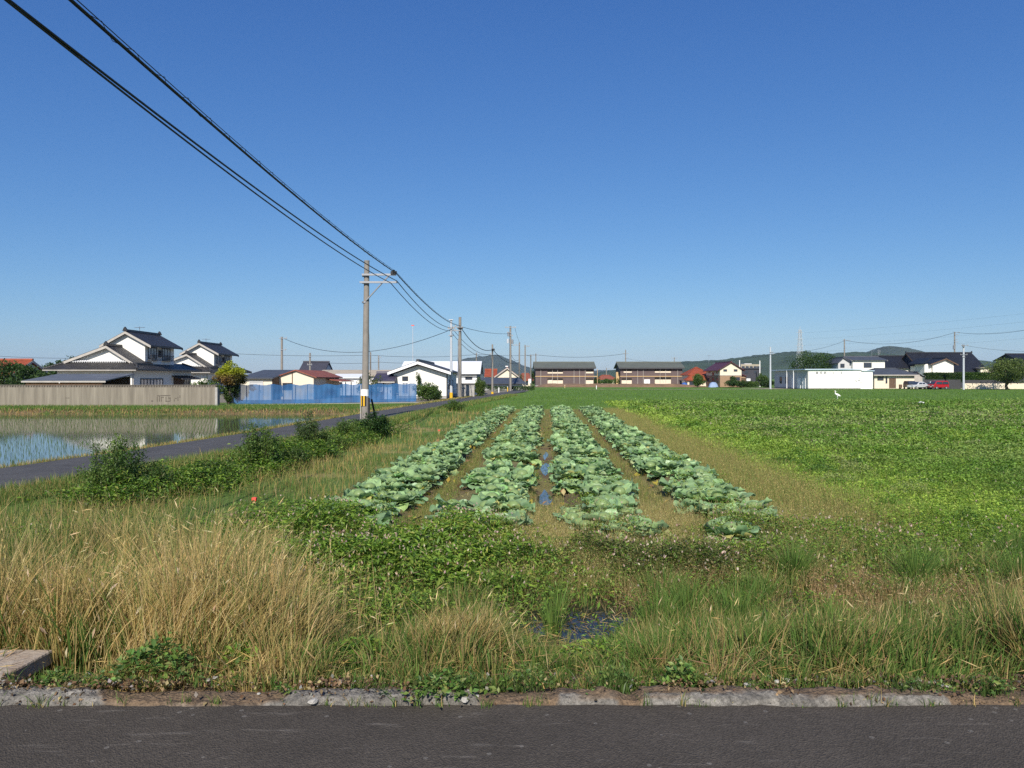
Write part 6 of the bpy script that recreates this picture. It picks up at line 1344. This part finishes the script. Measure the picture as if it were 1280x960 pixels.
weed_patch(1.2, 8.6, .40, .30, 6500, .38, DW+LW[:2], (3, 3, 3, 1, 2, 2), .042, .02); weed_patch(1.95, 8.1, .38, .3, 6000, .36, DW+LW[:2], (3, 3, 3, 1, 1, 1), .04, .02); weed_patch(2.6, 8.7, .7, .6, 6000, .32, DW+LW[:3], (2, 2, 1, 1, 3, 3, 2), .05, .04); weed_patch(2.2, 9.6, .6, .35, 3500, .28, DW+LW, (1, 1, 1, 1, 2, 2, 2, 1, 1), .045, .03)
weed_patch(4.2, 9.4, 1.1, .9, 11000, .30, LW, (2, 4, 2, 2, .5), .042, .035); weed_patch(6.2, 9.3, 1.0, 1.0, 10000, .32, LW, (2, 4, 3, 2, .5), .042, .02); weed_patch(7.6, 9.2, .9, 1.0, 7000, .32, LW, (2, 4, 3, 2, .5), .042, .02)
weed_patch(-1.4, 4.28, .22, .1, 2200, .20, LW, (3, 3, 2, 2, .3), .045, 0); weed_patch(-.9, 4.3, .25, .08, 1800, .17, LW, (3, 3, 2, 2, .3), .042, 0)
weed_patch(-5.5, 9.0, 1.1, .8, 7000, .35, LW, (3, 2, 1, 3, .5), .05, .01)
for (cx, cy, sx, sy, n_, h_) in ((-1.75, 4.5, .2, .12, 1500, .24), (-.75, 4.9, .3, .2, 1500, .26), (.55, 4.6, .2, .15, 900, .2), (1.6, 5.0, .3, .2, 1600, .28), (2.4, 4.7, .25, .18, 1300, .24), (2.7, 5.6, .4, .3, 2000, .28), (3.6, 5.4, .3, .25, 1500, .30), (-2.6, 5.6, .4, .3, 2200, .5), (-3.2, 5.2, .3, .25, 1500, .45), (-1.8, 6.6, .5, .3, 2500, .36), (-.9, 6.6, .5, .3, 2500, .28), (-3.6, 6.6, .6, .4, 2500, .45)):
    weed_patch(cx, cy, sx, sy, n_, h_, LW, (2, 3, 3, 2, 1), .04, .0)
for i in range(46):                                     # weeds coming up through the beds
    r = int(RNG.integers(0, 4)); cy = 10.6*(40/10.6)**RNG.random(); weed_patch(SLOPE*cy+ROWS[r]+RNG.normal()*.45, cy, .13, .16, 160, .36, LW, (1, 3, 3, 1, 2), .045, .0)

for i in range(170):                                    # scattered weed plants all over the wet margin and the left strip
    cy = 6.2+4.6*RNG.random(); cx = (RNG.random()*2-1)*.78*cy
    weed_patch(cx, cy, .09+.10*RNG.random(), .09+.10*RNG.random(), 150, .16+.24*RNG.random(), LW+DW[:2], (3, 4, 3, 2, .6, 1, 1), .036, .02)
for i in range(240):                                    # tangled greenery along the bank of the side road
    q = RNG.random(); cy = 12.5*(30/12.5)**q; cx = np.interp(cy, [12.5, 16.6, 21, 27, 30], [-7.0, -5.9, -5.75, -5.5, -5.5])+RNG.normal()*.38; w_ = .14+.16*RNG.random()
    weed_patch(cx, cy, w_, w_, 230, .20+.38*RNG.random()**1.5, LW+DW[:1]+[(.075, .13, .03)], (4, 4, 2, 3, .4, 2, 3), .06+.02*cy/20, .0)
# tawny flowering grass between and beside the rows, brown haze of seed heads
tw = Grass()
def tawny(n, X, Y, h, pal=None, w=None, width=.004, head=.6, hs=.020):
    m = ((ridge(X, Y) < .35)|(RNG.random(n) < .10))&(np.hypot(X-2.83, Y-9.4) > .42); X, Y = X[m], Y[m]; n = len(X)
    c = pick(n, pal or [(.42, .345, .14), (.33, .275, .11), (.50, .42, .20), (.23, .26, .075)], w or (3, 3, 2, 2)); r = tw.blades(X, Y, h*(.5+.7*RNG.random(n)), width*(.7+.6*RNG.random(n)), jit(n, c*.8), jit(n, c), .3, seg=2)
    T, l = r; k = RNG.random(n) < head; m = k.sum(); tw.leafs(T[k]-.02, hs*(.6+.8*RNG.random(m)), jit(m, c[k]*1.08, .25), RNG.normal(size=(m, 3))*.5+[0, 0, .7], None, .30)
n = 30000; X = .55+RNG.normal(size=n)*.55; Y = 9.4+RNG.normal(size=n)*.9; m = (Y > 7.6)&(Y < 12.5); X, Y = X[m], Y[m]; tawny(len(X), X, Y, .27)
n = 38000; X = 2.6+RNG.normal(size=n)*1.1; Y = 9.9+RNG.normal(size=n)*1.05; m = (Y > 7.4); X, Y = X[m], Y[m]; tawny(len(X), X, Y, .28)
n = 16000; X = 3.0+RNG.normal(size=n)*1.1; Y = 7.5+RNG.normal(size=n)*.4; m = RNG.random(n) < sm(.42, .6, fbm(X*1.5, Y*1.5, 221)); X, Y = X[m], Y[m]; n = len(X); tawny(n, X, Y, .24, [(.36, .25, .12), (.45, .33, .18), (.28, .19, .085)], (3, 2, 2)); n = 9000; X = 4.6+RNG.normal(size=n)*1.0; Y = 6.7+RNG.normal(size=n)*.4; m = RNG.random(n) < sm(.40, .58, fbm(X*1.5, Y*1.5, 222)); X, Y = X[m], Y[m]; n = len(X); tawny(n, X, Y, .28, [(.36, .25, .12), (.45, .33, .18), (.28, .20, .085)], (3, 2, 2))
u = RNG.random(60000); Y = 11*(52/11)**u; X = SLOPE*Y+4.45+.70*RNG.normal(size=len(Y)); wsc = np.clip(Y/14, 1, 3.2); tawny(len(X), X, Y, .24, [(.40, .335, .13), (.31, .27, .10), (.22, .27, .07), (.15, .22, .05)], (3, 3, 2, 2), width=.0052, hs=.028); 
for f0, f1, dn in ((-2.1, -1.8, 11000), (-.5, .32, 12000), (1.55, 2.0, 10000), (3.3, 3.7, 8000)):
    u = RNG.random(dn); Y = 10.5*(51/10.5)**u; X = SLOPE*Y+f0+(f1-f0)*RNG.random(dn)+.1*RNG.normal(size=dn); m = ~((np.abs(X-SLOPE*Y+.06) < .17)&(Y > 12.5)&(Y < 25)); X, Y = X[m], Y[m]; tawny(len(X), X, Y, .15, [(.30, .27, .095), (.17, .22, .05), (.13, .21, .045), (.36, .28, .13)], (3, 2, 2, 1), width=.006, hs=.024)
tag(tw.build('tawny_grass'), 'tawny flowering grass with brownish seed heads beside the cabbage rows', 'grass')
# yellowing and dried leaves at the feet of the rows
dl = Grass(); n = 900; r = RNG.integers(0, 4, n); Y = 10.8*(45/10.8)**RNG.random(n); sd = np.sign(RNG.random(n)-.5); X = SLOPE*Y+np.array(ROWS)[r]+sd*(.62+.12*RNG.normal(size=n)); 
dl.leafs(np.stack([X, Y, hz(X, Y)+.02+.05*RNG.random(n)], 1), .06+.12*RNG.random(n), jit(n, pick(n, [(.45, .36, .16), (.40, .33, .06), (.36, .21, .11), (.28, .15, .08)], (3, 2, 2, 1)), .2), None, rand_dir(n, 2.5), .6, .2); tag(dl.build('dead_leaves'), 'dead and yellowing leaves lying at the feet of the cabbage rows', 'leaves')

# weeds in the open field on the right
mw = Grass()
n = 300000; Y = 10.0*(70/10.0)**(RNG.random(n)**.92); X = (RNG.random(n)*1.05-.05)*.82*Y; u = X-SLOPE*Y; n1 = fbm(X*.8, Y*.8, 401); n2 = np.clip(.5+1.9*(fbm(X*.13, Y*.30, 402)-.5), 0, 1); n3 = fbm(X*2.4, Y*2.4, 403)
m = (u > 5.0+.9*(n1-.5))&(RNG.random(n) < .35+.65*n1); X, Y, u, n1, n2, n3 = keep(m, X, Y, u, n1, n2, n3); n = len(X); tall = sm(6.3, 9.0, u+2.5*(n2-.5)); hh = (.10+.16*tall+.12*(1-sm(10, 16, Y)))*(.3+1.1*n1); sc = np.clip(Y/11, 1, 4.2)
t = RNG.random(n)**.5; P = np.stack([X, Y, hz(X, Y)+.01+hh*t], 1); lime = np.array([.29, .40, .065]); deep = np.array([.145, .255, .044]); q = sm(.42, .62, n2)[:, None]; b = (lime*(1-tall[:, None])+(deep*(1-q)+np.array([.22, .315, .08])*q)*tall[:, None])*(.5+1.0*n3[:, None])
mw.leafs(P, .042*sc*(.6+.8*RNG.random(n)), jit(n, b, .3), RNG.normal(size=(n, 3))*[1, 1, .45], rand_dir(n, 2.0), .45)
n = 20000; Y = 11*(62/11)**RNG.random(n); X = (RNG.random(n))*.82*Y; u = X-SLOPE*Y; n2 = fbm(X*.16, Y*.30, 405); m = (u > 7.0)&(RNG.random(n) < .10+.9*sm(.46, .60, n2)*sm(14, 30, Y)); X, Y = X[m], Y[m]; n = len(X); sc = np.clip(Y/11, 1, 4.0)
mw.leafs(np.stack([X, Y, hz(X, Y)+.16+.16*RNG.random(n)], 1), .022*sc*(.7+.6*RNG.random(n)), jit(n, pick(n, [(.36, .29, .21), (.31, .27, .16), (.42, .36, .26)], (3, 3, 1)), .2), RNG.normal(size=(n, 3))*[.6, .6, 1], None, .55)
n = 90000; Y = 9.5*(66/9.5)**RNG.random(n); X = RNG.random(n)*.80*Y; u = X-SLOPE*Y; m = u > 5.2; X, Y = X[m], Y[m]; n = len(X); sc = np.clip(Y/11, 1, 4.2); n3 = fbm(X*.5, Y*.5, 407)[:, None]; c = pick(n, [(.15, .27, .045), (.21, .335, .055), (.27, .33, .09), (.35, .32, .14)], (4, 4, 2, 1))*(.6+.8*n3); mw.blades(X, Y, (.18+.14*RNG.random(n))*(.8+.06*sc), .0052*sc*(.6+.8*RNG.random(n)), jit(n, c*.85), jit(n, c*1.12), .4, seg=2)
tag(mw.build('meadow_weeds'), 'lush weeds and clover with brownish flower heads covering the right field', 'weeds')
# separate lush clumps rising out of the right field
nc = 900; Yc = 9.5*(62/9.5)**RNG.random(nc); Xc = RNG.random(nc)*.80*Yc; uc = Xc-SLOPE*Yc; n2c = fbm(Xc*.22, Yc*.22, 402); kc = (uc > 5.6)&(RNG.random(nc) < .35+.65*sm(.4, .6, n2c)); Xc, Yc, n2c = Xc[kc], Yc[kc], n2c[kc]; nc = len(Xc)
rc_ = (.16+.34*RNG.random(nc)**1.5)*np.clip(Yc/14, 1, 2.2); hc = (.10+.22*RNG.random(nc))*(.7+.5*RNG.random(nc)); cc = pick(nc, [(.14, .25, .042), (.20, .325, .05), (.26, .375, .065), (.095, .18, .034), (.26, .31, .10)], (3, 4, 4, 2, 2)); cnt = (480*rc_**1.2/np.clip(Yc/14, 1, 2.2)**1.6*3).astype(int)+40
k = np.repeat(np.arange(nc), cnt); n = len(k); a = RNG.random(n)*6.283; r = RNG.random(n)**.5; X = Xc[k]+np.cos(a)*r*rc_[k]; Y = Yc[k]+np.sin(a)*r*rc_[k]*.8; z = hz(X, Y)+.01+hc[k]*np.sqrt(np.clip(1-r*r, 0, 1))*(.35+.75*RNG.random(n)**.5); sc = np.clip(Yc[k]/11, 1, 4)
mw2 = Grass(); mw2.leafs(np.stack([X, Y, z], 1), .036*sc*(.55+.9*RNG.random(n)), jit(n, cc[k], .28), RNG.normal(size=(n, 3))*[1, 1, .5]+[0, 0, .2], rand_dir(n, 1.6), .42); tag(mw2.build('clover_clumps', mat='leaf'), 'lush leafy clumps rising out of the right field', 'weeds')
# grass everywhere else in the middle distance
mg = Grass()
n = 170000; X, Y = scatter(n, 8.0, 60, .80); d = road_d(X, Y); u = X-SLOPE*Y; n1 = fbm(X*.9, Y*.9, 501); n2 = fbm(X*.25, Y*.25, 502)
m = (u < -3.55)&(d > 1.75)&(RNG.random(n) < .25+.75*sm(.3, .6, n1)); Xl, Yl, n1l, n2l, dl_ = keep(m, X, Y, n1, n2, d); k = len(Xl); sc = np.clip(Yl/10, 1, 5)
dryp = np.clip(.10+2.6*(fbm(Xl*.35, Yl*.22, 503)-.48)+.3*np.exp(-((dl_-4.0)/1.0)**2), .06, .85); isd = RNG.random(k) < dryp; c = np.where(isd[:, None], pick(k, STRAW[1:2]+BRN[2:]+OLIVE, (2, 1, 2, 2, 1)), pick(k, GRN, (4, 3, 3, 1))); h = (.11+.16*n1l+.08*isd)*(1+.25*(sc-1)*.3)
mg.blades(Xl, Yl, h*(.5+.8*RNG.random(k)), .007*sc*(.6+.8*RNG.random(k)), jit(k, c*.85), jit(k, c*1.1), .45, seg=2)
# verges along the side road and the far bank
n = 90000; Y = 7*(90/7)**RNG.random(n); sd = RNG.random(n); off = np.where(sd < .36, -1.4-.06-.85*RNG.random(n), 1.42+1.1*RNG.random(n)); X = road_x(Y)+off/.975; m = (np.abs(X) < .8*Y); X, Y, off = keep(m, X, Y, off); k = len(X); n1 = fbm(X*.8, Y*.8, 511); isd = RNG.random(k) < np.where(off < 0, .62, .18)+.5*(n1-.5); sc = np.clip(Y/10, 1, 6)
c = np.where(isd[:, None], pick(k, STRAW, (3, 3, 1, 2))*.8, pick(k, GRN, (4, 2, 3, 2))); mg.blades(X, Y, np.where(off < 0, .13, .20)*(.4+.9*RNG.random(k))*(1+.04*sc), .006*sc*(.6+.8*RNG.random(k)), jit(k, c*.85), jit(k, c*1.1), .45, seg=2)
n = 40000; X = GX(-60, 50)+RNG.random(n)*(GX(520, 58)-GX(-60, 50)); Y = 47.5+11*RNG.random(n)**1.2; n1 = fbm(X*.6, Y*.6, 521); m = (road_d(X, Y) < -1.6)&(Y < np.where(X < GX(272, 55.4), 55.3, 57.8)); X, Y, n1 = keep(m, X, Y, n1); k = len(X); isd = RNG.random(k) < np.clip(.75*(1-sm(48.3, 50.0, Y))+.6*(n1-.5), .03, .9); c = np.where(isd[:, None], pick(k, STRAW[1:2]+BRN, (2, 2, 2, 2)), pick(k, GRN[:3], (3, 2, 3))); mg.blades(X, Y, .20*(.4+.9*RNG.random(k)), .035*(.6+.8*RNG.random(k)), jit(k, c), jit(k, c*1.1), .4, seg=2)
# far crop and field edges
n = 130000; X, Y = scatter(n, 48, 150, .80); u = X-SLOPE*Y; d = road_d(X, Y); n1 = fbm(X*.3, Y*.3, 531); m = (d > 1.8)&((Y > 52)|(u < -3.6)|(u > 5.2))&(RNG.random(n) < .6); X, Y, n1 = keep(m, X, Y, n1); k = len(X); c = pick(k, [(.10, .19, .032), (.125, .22, .04), (.08, .16, .028)], (3, 2, 2))*(.85+.4*n1[:, None]); sc = Y/10
br = np.exp(-((Y-62)/2.4)**2)*(X > 30)*(X < 50)*sm(.4, .55, n1); c = np.where((RNG.random(k) < .8*br)[:, None], np.array([.24, .17, .09]), c); mg.blades(X, Y, .22*(.4+.9*RNG.random(k)), .005*sc*(.6+.8*RNG.random(k)), jit(k, c*.9), jit(k, c*1.1), .35, seg=2)
tag(mg.build('field_grass'), 'short green and dry grass of the field margins, verges and far crop', 'grass')
tag(wd.build('leafy_weeds', mat='leaf'), 'broad-leaved green weeds growing thickly in front of the cabbage rows', 'weeds'); tag(fl.build('weed_flowers', mat='leaf'), 'tiny pink and cream flower spikes of the weeds', 'flowers')
# rice seedlings in the flooded paddy
rc = Grass(); gx_, gy_ = np.meshgrid(np.arange(-40, -6, .30), np.arange(17, 46.5, .34)); X = gx_.ravel()+.05*gy_.ravel(); Y = gy_.ravel()+.03*RNG.normal(size=gx_.size); m = (road_d(X, Y) < -2.9)&(X > -.85*Y); X, Y = X[m], Y[m]
for i in range(3):
    k = len(X); rc.blades(X+.02*RNG.normal(size=k), Y+.02*RNG.normal(size=k), .17*(.6+.6*RNG.random(k)), .012*(.7+.6*RNG.random(k)), jit(k, [.07, .12, .03]), jit(k, [.10, .17, .04]), .25, seg=2, z=np.full(k, -.75))
tag(rc.build('rice_seedlings'), 'young rice seedlings in rows standing in the flooded paddy', 'seedlings')

# crumbs of soil and tiny grass in the joints of the kerb
cr = Grass(); n = 9000; X = (RNG.random(n)*2-1)*3.1; Y = 3.60+.30*RNG.random(n)**.7; m = RNG.random(n) < .15+.85*sm(.42, .62, fbm(X*2.2, Y*4, 601)); X, Y = X[m], Y[m]; n = len(X)
cr.leafs(np.stack([X, Y, .012+.045*sm(3.61, 3.66, Y)-.03*sm(3.74, 3.80, Y)+.012*RNG.random(n)], 1), .008+.022*RNG.random(n)**2, jit(n, pick(n, [(.15, .09, .05), (.24, .16, .09), (.10, .07, .045), (.40, .31, .16), (.30, .28, .25)], (4, 3, 3, 2, 1)), .25), None, rand_dir(n, 1.5), .7)
tag(cr.build('soil_crumbs'), 'crumbs of soil and dry chaff lying on the kerb', 'soil')
kg = Grass(); nt = 330; tx = (RNG.random(nt)*2-1)*3.0; ty = np.where(RNG.random(nt) < .75, 3.76+.12*RNG.random(nt), 3.60+.03*RNG.random(nt)); m = RNG.random(nt) < .25+.75*sm(.4, .6, fbm(tx*1.7, ty*0, 602)); tx, ty = tx[m], ty[m]; nt = len(tx); k = np.repeat(np.arange(nt), RNG.integers(6, 26, nt)); n = len(k)
c = pick(n, GRN+STRAW[:2], (4, 3, 4, 2, 1, 1)); kg.blades(tx[k]+.018*RNG.normal(size=n), ty[k]+.012*RNG.normal(size=n), (.03+.06*RNG.random(nt))[k]*(.4+.9*RNG.random(n)), .0035*(.6+.8*RNG.random(n)), jit(n, c*.85), jit(n, c*1.1), .55, (0, -.1), z=np.where(ty[k] < 3.7, .0, .03), sink=.005)
tag(kg.build('kerb_grass'), 'tiny grass blades sprouting along the kerb joints', 'grass')
# separate weed clumps growing out of the kerb
def kerb_weed(px, Y, w, h, n, leaf, label, cols, seed, grass=0):
    x = GX(px, Y); g = Grass(); rs = np.random.default_rng(seed); P = rs.normal(size=(n, 3))*[w/2.6, w/4.5, 0]; f = np.exp(-(P[:, 0]/(w*.5))**2); P[:, 2] = h*f*rs.random(n)**.7+.012
    if n: g.leafs(P, leaf*(.5+rs.random(n)), jit(n, pick(n, cols, np.ones(len(cols))), .3), rs.normal(size=(n, 3))*[1, 1, .5]+[0, -.2, .2], rand_dir(n, 1.6), .5)
    if grass:
        q = rs.normal(size=(grass, 2))*[w/3, w/8]; g.blades(q[:, 0], q[:, 1], h*1.3*(.4+.8*rs.random(grass)), .0045*(.6+.8*rs.random(grass)), jit(grass, [.07, .12, .03]), jit(grass, [.11, .17, .045]), .55, seg=3, z=np.full(grass, 0.0))
    o = empty('kerb_weed', (x, Y, .03), label, 'weed', 'weeds growing along the kerb'); g.build('leaves', None, 'leaf', o)
KW = [(.11, .20, .05), (.16, .26, .055), (.075, .145, .034), (.20, .24, .07)]
kerb_weed(192, 3.90, .36, .17, 620, .036, 'largest bushy weed on the kerb, right of the concrete slab', KW, 1)
kerb_weed(72, 3.76, .14, .085, 220, .026, 'small leafy weed on the kerb nearest to the concrete slab', KW, 2)
kerb_weed(352, 3.68, .06, .03, 60, .022, 'tiny leafy weed low on the kerb face left of centre', KW, 3)
kerb_weed(468, 3.72, .12, .05, 0, .02, 'small grass tuft on the kerb just left of the long leafy weed', KW, 4, 160)
kerb_weed(552, 3.70, .30, .06, 380, .034, 'long low leafy weed on the middle of the kerb', KW, 5, 60)
kerb_weed(588, 3.74, .14, .09, 60, .02, 'grass tuft at the right end of the long leafy weed', KW, 6, 170)
kerb_weed(660, 3.78, .20, .10, 130, .022, 'wispy green tuft on the kerb below the ditch', KW, 7, 120)
kerb_weed(768, 3.76, .17, .11, 120, .024, 'upright grassy clump on the kerb right of the ditch', KW, 8, 220)
kerb_weed(851, 3.78, .16, .11, 260, .03, 'leafy clump on the kerb where the brown soil strip begins', KW, 9, 40)
kerb_weed(938, 3.72, .05, .045, 20, .016, 'tiny grass tuft on the concrete face right of centre', KW, 10, 70)
kerb_weed(1140, 3.70, .15, .08, 40, .02, 'grass tuft hanging over the kerb towards the right', KW, 11, 180)
kerb_weed(1242, 3.71, .15, .07, 110, .024, 'bright green tuft on the kerb nearest the right edge', KW, 12, 150)
kerb_weed(1178, 3.70, .08, .035, 70, .022, 'flat leafy weed between the two right-hand tufts', KW, 13)
# dry broad leaves caught in the straw on the left
cl = Grass(); n = 150; X = -2.55+RNG.normal(size=n)*.45; Y = 4.55+RNG.normal(size=n)*.22; cl.leafs(np.stack([X, Y, hz(X, Y)+.15+.5*RNG.random(n)], 1), .03+.045*RNG.random(n), jit(n, pick(n, [(.52, .40, .27), (.45, .31, .18), (.62, .52, .38)], (2, 2, 1)), .15), RNG.normal(size=(n, 3))*[.4, .4, .3]-[0, 0, .7], None, .24)
tag(cl.build('withered_leaves'), 'pale withered leaves and seed pods caught in the dry grass at the left', 'leaves')
# ------------------------------------------------------------------ air
hm = bpy.data.materials.new('haze'); hm.use_nodes = True; hn = hm.node_tree.nodes; hn.remove(hn['Principled BSDF']); pv = hn.new('ShaderNodeVolumePrincipled'); pv.inputs['Color'].default_value = (.55, .74, 1, 1); pv.inputs['Density'].default_value = 6e-5; hm.node_tree.links.new(pv.outputs[0], hn['Material Output'].inputs['Volume'])
hb = MB().box(-7000, 7000, -340, 6900, -4.2, 190).build('haze', hm); tag(hb, kind='stuff')
